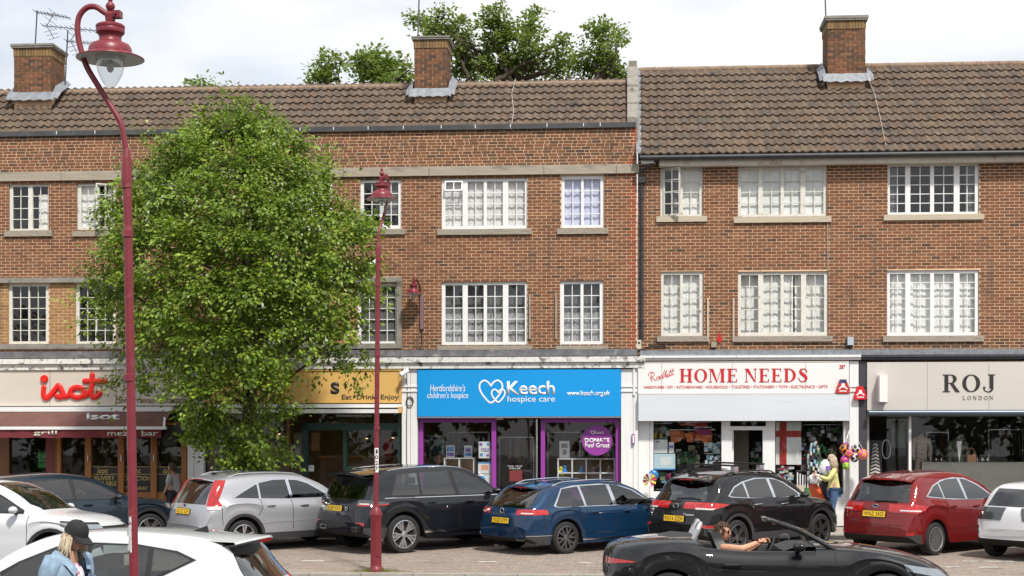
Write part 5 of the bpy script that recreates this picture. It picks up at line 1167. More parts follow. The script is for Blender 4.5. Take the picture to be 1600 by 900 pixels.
    def seam(c, pts, wd=.012, sides=(-1, 1), name='door_seam'):
        for s in sides:
            bm = bmesh.new()
            for (x0, z0), (x1, z1) in zip(pts, pts[1:]):
                d = Vector((x1 - x0, z1 - z0)).normalized() * wd / 2; nx, nz = -d.y, d.x
                c.cut(c.prism([(x0 - nx - d.x, z0 - nz - d.y), (x1 - nx + d.x, z1 - nz + d.y), (x1 + nx + d.x, z1 + nz + d.y), (x0 + nx - d.x, z0 + nz - d.y)]) + [(Vector((0, s * .35, 0)), Vector((0, -s, 0)))], .0012, bm_out=bm)
            me = bpy.data.meshes.new('door_seam'); bm.to_mesh(me); bm.free(); me.materials.append(m_shutl); link(name, me, c.root)
    def cladding(c, m, wd=.06, off=.010):
        for xw in c.wheels:
            for s in (-1, 1):
                bm = bmesh.new(); N = 14
                for k in range(N):
                    a0, a1 = pi * (-.08 + 1.16 * k / N), pi * (-.08 + 1.16 * (k + 1) / N); q = []
                    for a, r in ((a0, c.arch - .02), (a1, c.arch - .02), (a1, c.arch + wd), (a0, c.arch + wd)): q.append((xw + r * cos(a), c.R + r * sin(a)))
                    c.cut(c.prism(q) + [(Vector((0, s * .35, 0)), Vector((0, -s, 0)))], off, bm_out=bm)
                bmesh.ops.remove_doubles(bm, verts=bm.verts, dist=.0005)
                me = bpy.data.meshes.new('arch_trim'); bm.to_mesh(me); bm.free(); me.materials.append(m); me.polygons.foreach_set('use_smooth', [True] * len(me.polygons)); link('arch_trim', me, c.root)
    def put_wheels(c, style=('single', 10), rim=None, wd=.22, disc=True):
        rim = rim or m_rims; R = c.R; rr = R * .735
        t = MB(); t.lathe([(rr, -wd / 2 + .01), (rr + .012, -wd / 2), (R - .025, -wd / 2 + .004), (R - .004, -wd / 2 + .03), (R, -wd * .2), (R, wd * .2), (R - .004, wd / 2 - .03), (R - .025, wd / 2 - .004), (rr + .012, wd / 2), (rr, wd / 2 - .01)], n=40, axis='y')
        tm = t.mesh('tyre', m_tyre, True, fix=True)
        r = MB(); r.lathe([(rr + .004, -wd / 2 + .006), (rr - .012, -wd / 2 + .002), (rr - .02, -wd / 2 + .018), (rr - .03, wd * .35)], n=40, axis='y')
        kind, n = style; q = []
        for k in range(n):
            a = 2 * pi * k / n
            if kind == 'single': q.append((a, a, .020, .030))
            elif kind == 'pair': q += [(a - .11, a - .15, .014, .020), (a + .11, a + .15, .014, .020)]
            elif kind == 'y': q += [(a, a - .24, .022, .016), (a, a + .24, .022, .016)]
            elif kind == 'loop': q += [(a - .03, a - .30, .012, .016), (a + .03, a + .30, .012, .016), (a - .28, a - .06, .010, .012), (a + .28, a + .06, .010, .012)]
        for a0, a1, w0, w1 in q:
            p0 = (.055 * cos(a0), .055 * sin(a0)); p1 = ((rr - .012) * cos(a1), (rr - .012) * sin(a1))
            d = Vector((p1[0] - p0[0], p1[1] - p0[1])).normalized(); nn = Vector((-d.y, d.x))
            f0, f1 = -wd / 2 + .012, -wd / 2 + .010
            P = [(p0[0] + nn.x * w0, p0[1] + nn.y * w0), (p0[0] - nn.x * w0, p0[1] - nn.y * w0), (p1[0] - nn.x * w1, p1[1] - nn.y * w1), (p1[0] + nn.x * w1, p1[1] + nn.y * w1)]
            F = [(P[0][0], f0, P[0][1]), (P[1][0], f0, P[1][1]), (P[2][0], f1, P[2][1]), (P[3][0], f1, P[3][1])]; B = [(x, yy + .035, z) for x, yy, z in F]
            r.face(F)
            for k in range(4): r.face([F[k], B[k], B[(k + 1) % 4], F[(k + 1) % 4]])
        r.lathe([(0, -wd / 2 + .004), (.03, -wd / 2 + .004), (.066, -wd / 2 + .012), (.07, -wd / 2 + .05)], n=18, axis='y')
        rm = r.mesh('rim', rim, True, angle=30, fix=False)
        d = MB(); d.lathe([(0, -wd / 2 + .065), (rr - .03, -wd / 2 + .065)], n=28, axis='y'); dm = d.mesh('brake_disc', m_under)
        d = MB(); d.lathe([(.05, -wd / 2 + .058), (rr * .62, -wd / 2 + .058), (rr * .62, -wd / 2 + .064)], n=28, axis='y'); dm2 = d.mesh('disc_rotor', m_under)
        for xw in c.wheels:
            for s in (-1, 1):
                w_ = bpy.data.objects.new('wheel', None); COL.objects.link(w_); w_.parent = c.root; w_.empty_display_size = .1
                w_.location = (xw - c.L / 2, s * (c.W / 2 - wd / 2 - .018), R); w_.rotation_euler = (0, random.random() * 6 * s, 0 if s < 0 else pi)
                for nm, me in (('tyre', tm), ('rim', rm), ('brake_disc', dm), ('disc_rotor', dm2)): link(nm, me, w_)
    def handle(c, x, z, m=None, sides=(-1, 1), ln=.20):
        for s in sides:
            y, n = c.y(x, z, s); q = MB()
            q.tube([(x - c.L / 2 - ln / 2, y + s * .006, z), (x - c.L / 2 - ln * .38, y + s * .036, z + .004), (x - c.L / 2 + ln * .38, y + s * .036, z + .006), (x - c.L / 2 + ln / 2, y + s * .006, z + .002)], [.012, .016, .016, .012], 8)
            q.build('door_handle', m or c.paint, c.root, True, local=True)
            q = MB(); q.ball((x - c.L / 2, y - s * .002, z - .004), .05, 10, sc=(1.2, .12, .55)); q.build('handle_recess', m_shutl, c.root, True, local=True)
    def mirror(c, x, z, m=None, sides=(-1, 1)):
        for s in sides:
            y, n = c.y(x, z, s); q = MB(); q.ball((x - c.L / 2 + .03, y + s * .17, z + .07), .11, 14, sc=(.62, 1.0, .58)); q.build('wing_mirror', m or c.paint, c.root, True, local=True)
            q = MB(); q.bar((x - c.L / 2, y - s * .01, z - .01), (x - c.L / 2 + .02, y + s * .12, z + .03), .05, .03); q.ball((x - c.L / 2 - .015, y + s * .17, z + .07), .095, 12, sc=(.5, .96, .56)); q.build('mirror_arm', m_trim, c.root, True, local=True)
    def plate(c, txt, z, rear=True, m=None, yc=0, w=.52, tilt=None):
        x0, x1 = c.xe(yc, z + .05, rear), c.xe(yc, z - .05, rear); s = -1 if rear else 1
        t = bpy.data.objects.new('number_plate', None); COL.objects.link(t); t.parent = c.root; t.empty_display_size = .1
        a = atan2(x0 - x1, .1); t.location = ((x0 + x1) / 2 + s * .014, yc, z); t.rotation_euler = (0, a, 0)
        q = MB(); q.box(-.006, .006, -w / 2, w / 2, -.056, .056); q.build('plate', m or m_plate, t, local=True)
        cu = bpy.data.curves.new('lettering', 'FONT'); cu.body = txt; cu.size = 1; cu.offset = .012; cu.space_character = 1.1; o = bpy.data.objects.new('lettering', cu); COL.objects.link(o); dg = bpy.context.evaluated_depsgraph_get(); dg.update()
        me = bpy.data.meshes.new_from_object(o.evaluated_get(dg)); bpy.data.objects.remove(o); xs = [v.co.x for v in me.vertices]; ys = [v.co.y for v in me.vertices]
        W_, H_ = w * .88, .078
        for v in me.vertices:
            a_ = (v.co.x - min(xs)) / (max(xs) - min(xs)) - .5; b_ = (v.co.y - min(ys)) / (max(ys) - min(ys)) - .5
            v.co = (s * .0075, (-1 if rear else 1) * a_ * W_ * 1.0, b_ * H_)
        me.materials.clear(); me.materials.append(m_char); link('lettering', me, t)
        fr = MB(); fr.box(.0, .004, -w / 2 - .012, w / 2 + .012, -.068, .068); fr.build('plate_holder', m_trim, t, local=True)
        return t
    def badge(c, txt, y0, z, w, h, m, bold=.0):
        cu = bpy.data.curves.new('lettering', 'FONT'); cu.body = txt; cu.size = 1; cu.offset = bold; o = bpy.data.objects.new('lettering', cu); COL.objects.link(o); dg = bpy.context.evaluated_depsgraph_get(); dg.update()
        me = bpy.data.meshes.new_from_object(o.evaluated_get(dg)); bpy.data.objects.remove(o); xs = [v.co.x for v in me.vertices]; ys = [v.co.y for v in me.vertices]
        for v in me.vertices:
            a = (v.co.x - min(xs)) / (max(xs) - min(xs)); b = (v.co.y - min(ys)) / (max(ys) - min(ys)); y = y0 - a * w; zz = z + b * h
            v.co = (c.xe(y, zz) - .006, y, zz)
        me.materials.clear(); me.materials.append(m); link('lettering', me, c.root)
    def oval(c, y0, z, w, h, m, m2=None, slash=False, name='emblem'):
        x = c.xe(y0, z); q = MB(); n = 24
        q.face([(x - .012, y0 + w * cos(2 * pi * k / n), z + h * sin(2 * pi * k / n)) for k in range(n)], 0)
        q.tube([(x - .014, y0 + w * cos(2 * pi * k / n), z + h * sin(2 * pi * k / n)) for k in range(n + 1)], .007, 6, 1)
        if slash:
            for k in (-1, 1): q.bar((x - .016, y0 - k * w * .42 - .012, z - h * .75), (x - .016, y0 - k * w * .42 + .012, z + h * .75), .012, .008, 1)
            q.bar((x - .016, y0 + w * .45, z - h * .1), (x - .016, y0 - w * .45, z + h * .1), .010, .008, 1)
        q.build(name, [m, m2 or m_chrome], c.root, local=True, fix=False)
    def spoiler(c, m, x0, x1, z, hw, th=.03):
        X_ = -c.L / 2; ys = [-hw + hw * k / 5 for k in range(11)]; q = MB()
        q.grid([[(X_ + x0 + .10 * (y / hw) ** 2, y, z - .05 * (y / hw) ** 2), (X_ + x0 + .012 + .10 * (y / hw) ** 2, y, z + th - .05 * (y / hw) ** 2), (X_ + x1, y, c.zt(x1, y) + .004), (X_ + x1 - .06, y, z - .02 - .05 * (y / hw) ** 2)] for y in ys], wrap=True); q.build('roof_spoiler', m, c.root, True, local=True, fix=False)
        q = MB(); q.box(X_ + x0 - .004, X_ + x0 + .03, -.17, .17, z - .012, z + .012); q.build('brake_lamp', m_tail, c.root, local=True)
    def crease(c, x0, x1, z0, z1, wd=.012):
        for s in (-1, 1): c.cut(c.prism([(x0, z0), (x1, z1), (x1, z1 + wd), (x0, z0 + wd)]) + [(Vector((0, s * .35, 0)), Vector((0, -s, 0)))], .006, 'door_crease', c.paint, True)
    def rails(c, x0, x1, m, yy=None, up=.035):
        for s in (-1, 1):
            pts = []
            for k in range(9):
                x = x0 + (x1 - x0) * k / 8; h = None
                y0 = s * (yy or c.W * .315); r = c.bvh.ray_cast(Vector((x - c.L / 2, y0, 3)), Vector((0, 0, -1))); z = r[0].z
                pts.append((x - c.L / 2, y0, z + (up if 0 < k < 8 else -.005)))
            q = MB(); q.tube(pts, .016, 8); q.build('roof_rail', m, c.root, True, local=True)
    def zt(c, x, y=0):
        r = c.bvh.ray_cast(Vector((x - c.L / 2, y, 3)), Vector((0, 0, -1))); return r[0].z if r[0] else 1.4
    def aerial(c, x, m=None, fin=True, ln=.3):
        z = c.zt(x); q = MB(); X_ = x - c.L / 2
        if fin: q.prism([(X_ - .09, z - .006), (X_ - .075, z + .055), (X_ + .10, z - .006)], -.018, .018)
        else: q.tube([(X_, 0, z), (X_ - ln * .55, 0, z + ln * .8)], .006, 5)
        q.build('aerial', m or m_trim, c.root, local=True)
    def exhaust(c, ys, z, w=.14, h=.06):
        for y in ys:
            x = c.xe(y, z); q = MB(); q.box(x - .02, x + .05, y - w / 2, y + w / 2, z - h / 2, z + h / 2); o = q.build('exhaust', m_chrome, c.root, local=True)
            q = MB(); q.box(x - .022, x + .02, y - w / 2 + .014, y + w / 2 - .014, z - h / 2 + .012, z + h / 2 - .012); q.build('exhaust_bore', m_under, o, local=True)
    def open_windows(c):
        """cut the skin and trim away behind every pane"""
        for o in [c.body] + [k for k in c.root.children if k.name.startswith('window_trim')]:
            bm = bmesh.new(); bm.from_mesh(o.data)
            for P in c.punches:
                def near(): return [f for f in bm.faces if not any(all((v.co - co).dot(no) > -1e-5 for v in f.verts) for co, no in P)]
                fs = near()
                for co, no in P:
                    g = set(fs)
                    for f in fs: g.update(f.edges); g.update(f.verts)
                    r = bmesh.ops.bisect_plane(bm, geom=list(g), plane_co=co, plane_no=no, dist=1e-6)
                    fs = [f for f in {q for q in r['geom'] if isinstance(q, bmesh.types.BMFace)} if f.is_valid and (f.calc_center_median() - co).dot(no) < 0]
                bmesh.ops.delete(bm, geom=[f for f in fs if f.is_valid], context='FACES')
            bm.to_mesh(o.data); bm.free()
    def cabin(c, xf, xr, xd, zs, zt):
        """seats with headrests, dashboard and steering wheel: front seats at xf, bench at xr, dashboard at xd"""
        m = m_seat; hw = c.W * .21
        for x, ys in ((xf, (-hw, hw)), (xr, (-hw, hw))):
            for y in ys:
                q = MB(); X_ = x - c.L / 2
                q.grid([[(X_ + dx - .22 * f + .02, y + w_, zs + (zt - zs) * .74 * f) for dx, w_ in ((0, -.24), (.05, -.24), (.05, .24), (0, .24), (-.09, .22), (-.09, -.22))] for f in (0, .4, .8, .96, 1)], wrap=True)
                q.face([(X_ + dx - .2, y + w_, zs + (zt - zs) * .74) for dx, w_ in ((0, -.24), (.05, -.24), (.05, .24), (0, .24), (-.09, .22), (-.09, -.22))]); q.box(X_ - .02, X_ + .46, y - .25, y + .25, zs - .2, zs + .02); q.box(X_ - .30, X_ - .19, y - .12, y + .12, zs + (zt - zs) * .77, zs + (zt - zs) * .97)
                q.build('seat', m, c.root, local=True)
        q = MB(); X_ = xd - c.L / 2; w_ = c.W * .38
        q.box(X_ - .25, X_ + .25, -w_, w_, zs - .1, zs + .34); q.build('dashboard', m_trim, c.root, local=True)
        q = MB(); n = 18; q.tube([(X_ - .38 + .06 * sin(k * 6.283 / n), -hw + .18 * cos(k * 6.283 / n), zs + .36 + .16 * sin(k * 6.283 / n)) for k in range(n + 1)], .016, 6); q.build('steering_wheel', m_trim, c.root, True, local=True)
    def place(c, u=None, y=None, local=None, phi=45.0, slope=True, zs=1.0):
        """stand the car so that its point `local` (x from rear, y) is over pixel column u at depth y"""
        c.open_windows()
        ph = radians(phi); R3 = Matrix.Rotation(atan2(.19, 7.1) if slope else -.004, 3, 'X') @ Matrix.Rotation(ph, 3, 'Z'); p = at(u, V0, y)
        l = R3 @ Vector((local[0] - c.L / 2, local[1], 0)); gx, gy = p.x - l.x, p.y - l.y
        c.root.rotation_euler = R3.to_euler(); c.root.location = (gx, gy, gz(gy)); c.root.scale = (1, 1, zs)

PARK = 'cars parked nose-in along the shops'
# --- silver SUV ------------------------------------------------------------------------------
pt = paint('silver_paint', (.42, .43, .46), .55, .3)
c = Car('parked_car', 'silver SUV with tall red tail lamps parked in front of the tree', 4.55, 1.82, pt,
        [(0, .60), (.02, .72), (.06, .92), (.16, 1.10), (.36, 1.40), (.55, 1.585), (.9, 1.645), (1.7, 1.675), (2.35, 1.63), (2.8, 1.47), (3.15, 1.27), (3.45, 1.09), (3.9, 1.01), (4.25, .91), (4.45, .74), (4.55, .58)],
        [(0, .56), (.2, 1.02), (.5, 1.13), (1.2, 1.12), (2.2, 1.06), (3.3, 1.0), (4.0, .92), (4.5, .55)],
        [(0, .40), (.3, .27), (.8, .26), (3.8, .26), (4.3, .25), (4.55, .36)], (.93, 3.55), .345, .43)
c.side([(.72, 1.16), (.98, 1.30), (1.30, 1.46), (1.72, 1.53), (2.2, 1.52), (2.55, 1.44), (3.02, 1.16), (3.0, 1.10), (.9, 1.13)], 'window_trim', m_chrome, .004)
c.side([(.76, 1.165), (1.0, 1.29), (1.30, 1.43), (1.32, 1.43), (1.32, 1.135)], 'side_window', m_priv, .008); c.side([(1.37, 1.135), (1.37, 1.455), (1.72, 1.51), (2.02, 1.51), (2.06, 1.11)], 'side_window', m_priv, .008)
c.side([(2.13, 1.11), (2.10, 1.505), (2.3, 1.49), (2.55, 1.41), (2.95, 1.17), (2.95, 1.11)], 'side_window', m_clear, .008)
c.end([(-.66, 1.04), (-.50, 1.52), (.50, 1.52), (.66, 1.04)], 'rear_window', m_priv, .75, off=.006)
for s in (-1, 1):
    pl_ = [(Vector((0, s * .66, 1.15)), Vector((0, -s * .93, -.37)))]
    c.cut(c.prism([(-.2, .93), (.40, .93), (.46, 1.0), (-.2, 1.0)]) + pl_, .012, 'tail_lamp', m_tailc, True)
    c.cut(c.prism([(-.2, 1.002), (.46, 1.002), (.36, 1.16), (.66, 1.53), (.30, 1.53), (-.2, 1.2)][:2] + [(.40, 1.12), (-.2, 1.12)]) + pl_, .014, 'tail_lamp', m_tail, True)
    c.cut(c.prism([(-.2, 1.12), (.40, 1.12), (.64, 1.53), (-.2, 1.53)]) + pl_, .014, 'tail_lamp', m_tail, True)
c.cut([(Vector((-2.0, 0, .62)), Vector((0, 0, 1))), (Vector((-1.66, 0, 0)), Vector((1, 0, 0)))], .008, 'rear_bumper', m_clad if False else pt, True)
c.cut([(Vector((0, 0, .47)), Vector((0, 0, 1))), (Vector((-1.75, 0, 0)), Vector((1, 0, 0)))], .012, 'bumper_cladding', m_clad, True)
c.side([(1.35, .24), (1.35, .40), (3.12, .40), (3.12, .24)], 'sill_cladding', m_clad, .010)
c.cladding(m_clad); c.put_wheels(('pair', 5), m_rims)
c.seam([(2.08, 1.1), (2.08, .45)]); c.seam([(1.34, 1.12), (1.36, .92), (1.26, .78)]); c.seam([(3.05, 1.05), (3.08, .45)]); c.seam([(.44, 1.0), (.46, .62), (.5, .55)])
c.handle(1.56, .98, m_chrome); c.handle(2.36, .96, m_chrome); c.mirror(2.86, 1.08); c.rails(.75, 2.5, pt); c.aerial(.80, pt)
c.plate('G12 CF', .88); c.oval(0, 1.00, .05, .04, m_trim); c.badge('CR-V', .62, .86, .22, .05, m_chrome)
c.cabin(2.15, 1.25, 2.95, .72, 1.42); c.spoiler(pt, .38, .85, 1.545, .56); c.crease(1.3, 3.1, .60, .64, .02)
c.place(378, -6.35, (.93, -.8), 44, zs=.95)
# --- black luxury SUV ------------------------------------------------------------------------------
pt = paint('black_paint', (.006, .007, .011), 0, .5)
c = Car('parked_car', 'black luxury SUV with looped alloy wheel parked behind the lamp post', 4.88, 2.00, pt,
        [(0, .66), (.02, .80), (.05, 1.00), (.14, 1.16), (.30, 1.40), (.42, 1.58), (.60, 1.70), (1.0, 1.76), (2.0, 1.80), (2.7, 1.74), (3.1, 1.55), (3.5, 1.28), (3.75, 1.16), (4.3, 1.10), (4.65, 1.0), (4.80, .84), (4.88, .64)],
        [(0, .62), (.15, 1.06), (.5, 1.16), (2.5, 1.14), (3.6, 1.10), (4.4, 1.0), (4.85, .6)],
        [(0, .46), (.3, .33), (.9, .30), (4.0, .30), (4.5, .32), (4.88, .42)], (.98, 3.90), .395, .475, plan=[(0, .86), (.05, .91), (.14, .94), (.35, .97), (.75, .99), (1.3, 1), (3.5, 1), (4.1, .975), (4.5, .93), (4.72, .86), (4.84, .76), (4.88, .68)], tumble=.36)
c.side([(.66, 1.19), (.92, 1.66), (2.0, 1.70), (2.6, 1.66), (3.0, 1.50), (3.42, 1.24), (3.4, 1.15), (.7, 1.17)], 'window_trim', m_trim, .004)
c.side([(.72, 1.20), (.96, 1.62), (1.44, 1.65), (1.40, 1.19)], 'side_window', m_priv, .008); c.side([(1.46, 1.19), (1.50, 1.655), (2.22, 1.665), (2.30, 1.17)], 'side_window', m_priv, .008)
c.side([(2.40, 1.17), (2.32, 1.66), (2.6, 1.62), (2.98, 1.46), (3.34, 1.22), (3.34, 1.16)], 'side_window', m_clear, .008)
c.side([(.55, 1.145), (.55, 1.16), (3.45, 1.135), (3.45, 1.12)], 'belt_trim', m_chrome, .006)
c.end([(-.72, 1.14), (-.58, 1.56), (.58, 1.56), (.72, 1.14)], 'rear_window', m_priv, .75, off=.006)
sp = MB(); X_ = -c.L / 2
sp.grid([[(X_ + .18, y, 1.62 - .05 * (y / .7) ** 2), (X_ + .20, y, 1.675 - .05 * (y / .7) ** 2), (X_ + .62, y, 1.715 - .06 * (y / .7) ** 2), (X_ + .55, y, 1.62 - .06 * (y / .7) ** 2)] for y in [-.68 + .136 * k for k in range(11)]], wrap=True); sp.build('roof_spoiler', pt, c.root, True, local=True)
for s in (-1, 1):
    c.cut(c.prism([(-.2, .98), (.62, 1.02), (.60, 1.07), (.2, 1.12), (-.2, 1.12)]) + [(Vector((0, s * .58, 0)), Vector((0, -s, 0)))], .008, 'tail_lamp', m_lampd, True)
    c.cut(c.prism([(-.2, .985), (.58, 1.02), (.58, 1.04), (-.2, 1.01)]) + [(Vector((0, s * .60, 0)), Vector((0, -s, 0)))], .012, 'lamp_strip', m_tail, True)
    c.cut(c.prism([(-.2, 1.03), (.2, 1.03), (.2, 1.055), (-.2, 1.055)]) + [(Vector((0, s * .64, 0)), Vector((0, -s, 0)))], .012, 'lamp_strip', m_tailc, True)
    c.cut(c.prism([(-.2, .60), (.40, .60), (.40, .66), (-.2, .66)]) + [(Vector((0, s * .62, 0)), Vector((0, -s, 0))), (Vector((0, s * .86, 0)), Vector((0, s, 0)))], .012, 'fog_lamp', m_tail, True)
c.cut([(Vector((0, 0, .56)), Vector((0, 0, 1))), (Vector((-1.9, 0, 0)), Vector((1, 0, 0)))], .012, 'rear_diffuser', m_clad, True)
c.exhaust((-.58, .58), .52, .20, .09); c.side([(1.4, .40), (1.4, .445), (3.4, .425), (3.4, .39)], 'sill_trim', m_chrome, .012)
c.put_wheels(('loop', 5), m_rims, .25); c.seam([(2.36, 1.14), (2.36, .5)]); c.seam([(1.42, 1.16), (1.44, 1.0), (1.52, .72)]); c.seam([(3.45, 1.1), (3.46, .5)]); c.seam([(.40, 1.1), (.42, .7)])
c.handle(1.66, 1.03); c.handle(2.62, 1.02); c.mirror(3.24, 1.16)
c.plate('LL69 XVG', .93, yc=.12); c.badge('RANGE ROVER', .58, 1.105, .80, .035, m_chrome, .02); c.oval(-.30, .93, .045, .032, m_trim); c.rails(.8, 2.9, m_chrome, .62, .004)
c.cabin(2.35, 1.4, 3.2, .80, 1.52); c.place(629, -6.3, (.98, -.9), 43.5, zs=.965)
# --- blue estate ------------------------------------------------------------------------------
pt = paint('metallic_blue_paint', (.006, .034, .088), .30, .26)
c = Car('parked_car', 'metallic blue estate car with roof rails and dark alloy wheels', 4.77, 1.83, pt,
        [(0, .60), (.02, .74), (.06, .90), (.16, 1.02), (.42, 1.22), (.75, 1.40), (1.1, 1.455), (2.0, 1.49), (2.6, 1.45), (3.0, 1.32), (3.4, 1.11), (3.65, .99), (4.1, .92), (4.5, .82), (4.68, .70), (4.77, .55)],
        [(0, .56), (.15, .90), (.5, .985), (1.5, .975), (2.6, .945), (3.4, .92), (4.2, .82), (4.7, .55)],
        [(0, .36), (.3, .24), (.9, .21), (3.9, .21), (4.4, .22), (4.77, .32)], (.98, 3.77), .335, .40)
c.side([(.70, 1.0), (.98, 1.35), (1.3, 1.395), (2.0, 1.415), (2.55, 1.375), (2.9, 1.265), (3.36, 1.0), (3.34, .94), (.78, .965)], 'window_trim', m_chrome, .004)
c.side([(.76, 1.01), (1.0, 1.335), (1.42, 1.38), (1.50, .975), (.82, .982)], 'side_window', m_priv, .008); c.side([(1.56, .975), (1.49, 1.385), (2.2, 1.392), (2.28, .965)], 'side_window', m_priv, .008); c.side([(2.38, .965), (2.30, 1.39), (2.55, 1.355), (2.88, 1.25), (3.28, 1.01), (3.28, .955)], 'side_window', m_clear, .008)
c.end([(-.70, .97), (-.52, 1.345), (.52, 1.345), (.70, .97)], 'rear_window', m_priv, .90, off=.006)
for s in (-1, 1):
    c.cut(c.prism([(-.2, .82), (.52, .84), (.50, .93), (-.2, .95)]) + [(Vector((0, s * .42, 0)), Vector((0, -s, 0)))], .010, 'tail_lamp', m_tail, True)
    c.cut(c.prism([(-.2, .845), (.20, .85), (.20, .875), (-.2, .87)]) + [(Vector((0, s * .55, 0)), Vector((0, -s, 0)))], .013, 'lamp_strip', m_tailc, True)
c.cut([(Vector((0, 0, .40)), Vector((0, 0, 1))), (Vector((-1.85, 0, 0)), Vector((1, 0, 0)))], .010, 'rear_diffuser', m_clad, True); c.exhaust((-.55, .55), .34, .22, .07)
c.side([(1.4, .27), (1.4, .295), (3.36, .295), (3.36, .27)], 'sill_trim', m_chrome, .010); c.cut([(Vector((0, 0, .415)), Vector((0, 0, 1))), (Vector((0, 0, .40)), Vector((0, 0, -1))), (Vector((-1.75, 0, 0)), Vector((1, 0, 0)))], .012, 'bumper_trim', m_chrome, True)
c.put_wheels(('y', 6), m_rimg); c.seam([(2.33, .97), (2.33, .4)]); c.seam([(1.52, .99), (1.50, .8), (1.36, .6)]); c.seam([(3.3, .93), (3.34, .4)]); c.seam([(.40, .92), (.42, .5)])
c.handle(1.72, .84); c.handle(2.58, .83); c.mirror(3.15, .96); c.rails(.85, 2.75, m_chrome); c.aerial(.98)
c.plate('YX20 XTP', .70); c.badge('PASSAT', .30, .815, .42, .035, m_chrome, .02); c.oval(0, .90, .055, .055, m_trim)
c.cabin(2.3, 1.4, 3.1, .60, 1.24); c.crease(.5, 3.4, .80, .79, .010); c.crease(1.4, 3.3, .42, .42, .02); c.spoiler(pt, .52, 1.0, 1.36, .55)
c.place(882, -6.3, (.98, -.82), 43, zs=.96)
# --- black SUV with roof bars ------------------------------------------------------------------------------
pt = paint('ink_black_paint', (.007, .007, .008), 0, .5)
c = Car('parked_car', 'black SUV with roof bars and long red tail lamps outside the hardware shop', 4.48, 1.85, pt,
        [(0, .62), (.02, .76), (.06, .95), (.18, 1.06), (.34, 1.22), (.58, 1.48), (.85, 1.575), (1.6, 1.635), (2.2, 1.62), (2.65, 1.48), (3.05, 1.27), (3.3, 1.10), (3.8, 1.02), (4.2, .93), (4.38, .78), (4.48, .60)],
        [(0, .58), (.16, .98), (.5, 1.10), (1.2, 1.08), (2.2, 1.03), (3.2, .99), (4.0, .90), (4.45, .58)],
        [(0, .42), (.3, .29), (.8, .27), (3.8, .27), (4.2, .27), (4.48, .40)], (.88, 3.55), .345, .425)
c.side([(.68, 1.16), (.92, 1.34), (1.2, 1.43), (1.62, 1.49), (2.2, 1.47), (2.5, 1.38), (2.95, 1.13), (2.95, 1.07), (1.3, 1.10), (.80, 1.13)], 'window_trim', m_chrome, .004)
c.side([(.74, 1.17), (.94, 1.32), (1.20, 1.40), (1.26, 1.115), (.84, 1.145)], 'side_window', m_priv, .008); c.side([(1.31, 1.11), (1.27, 1.415), (1.62, 1.465), (1.98, 1.465), (2.06, 1.085)], 'side_window', m_priv, .008); c.side([(2.14, 1.085), (2.08, 1.46), (2.3, 1.43), (2.5, 1.355), (2.88, 1.14), (2.88, 1.085)], 'side_window', m_clear, .008)
c.end([(-.66, 1.06), (-.62, 1.12), (-.50, 1.44), (.50, 1.44), (.62, 1.12), (.66, 1.06)], 'rear_window', m_priv, .75, off=.006)
wp = MB(); wp.tube([(c.xe(.1, 1.10) - .02, .1, 1.10), (c.xe(-.25, 1.12) - .02, -.25, 1.12), (c.xe(-.5, 1.10) - .02, -.5, 1.10)], .016, 6); wp.build('rear_wiper', m_trim, c.root, local=True)
for s in (-1, 1):
    c.cut(c.prism([(-.3, .93), (.22, .91), (.58, .99), (.58, 1.005), (.3, 1.04), (-.3, 1.035)]) + [(Vector((0, s * .36, 0)), Vector((0, -s * .9, -.15)).normalized())], .012, 'tail_lamp', m_tail, True)
    c.cut(c.prism([(-.3, .925), (.20, .905), (.28, .93), (-.3, .965)]) + [(Vector((0, s * .50, 0)), Vector((0, -s, 0)))], .015, 'lamp_strip', m_tailc, True)
    c.cut(c.prism([(-.2, .55), (.35, .55), (.35, .61), (-.2, .61)]) + [(Vector((0, s * .66, 0)), Vector((0, -s, 0))), (Vector((0, s * .88, 0)), Vector((0, s, 0)))], .014, 'fog_lamp', m_tail, True)
c.cut([(Vector((0, 0, .60)), Vector((0, 0, 1))), (Vector((-1.8, 0, 0)), Vector((1, 0, 0)))], .008, 'bumper_cladding', m_clad, True); c.side([(1.28, .25), (1.28, .42), (3.14, .42), (3.14, .25)], 'sill_cladding', m_clad, .010)
c.cladding(m_clad); c.put_wheels(('pair', 5), m_rimg); c.seam([(2.1, 1.07), (2.1, .45)]); c.seam([(1.30, 1.09), (1.30, .9), (1.20, .72)]); c.seam([(2.98, 1.02), (3.02, .45)]); c.seam([(.42, 1.0), (.44, .66)])
c.handle(1.50, .97, m_chrome); c.handle(2.34, .95, m_chrome); c.mirror(2.82, 1.05); c.rails(.72, 2.5, m_trim); c.aerial(.72)
for x in (1.15, 1.95):
    z = c.zt(x, .5) + .13; q = MB(); q.box(x - c.L / 2 - .04, x - c.L / 2 + .04, -.66, .66, z, z + .035); b_ = q.build('roof_bar', m_trim, c.root, local=True)
    for s in (-1, 1): q = MB(); q.box(x - c.L / 2 - .06, x - c.L / 2 + .06, s * .58 - .05, s * .58 + .05, z - .12, z - .001); q.build('bar_foot', m_chrome if s < 0 else m_trim, b_, local=True)
c.plate('RX16 ZZH', .72); c.badge('Tucson', -.22, .79, .26, .04, m_chrome, .02); c.oval(0, .97, .075, .04, m_trim, slash=True)
c.cabin(2.1, 1.2, 2.85, .70, 1.38); c.spoiler(pt, .36, .82, 1.475, .56); c.crease(1.3, 3.1, .56, .60, .02)
c.place(1148, -6.3, (.88, -.82), 46)
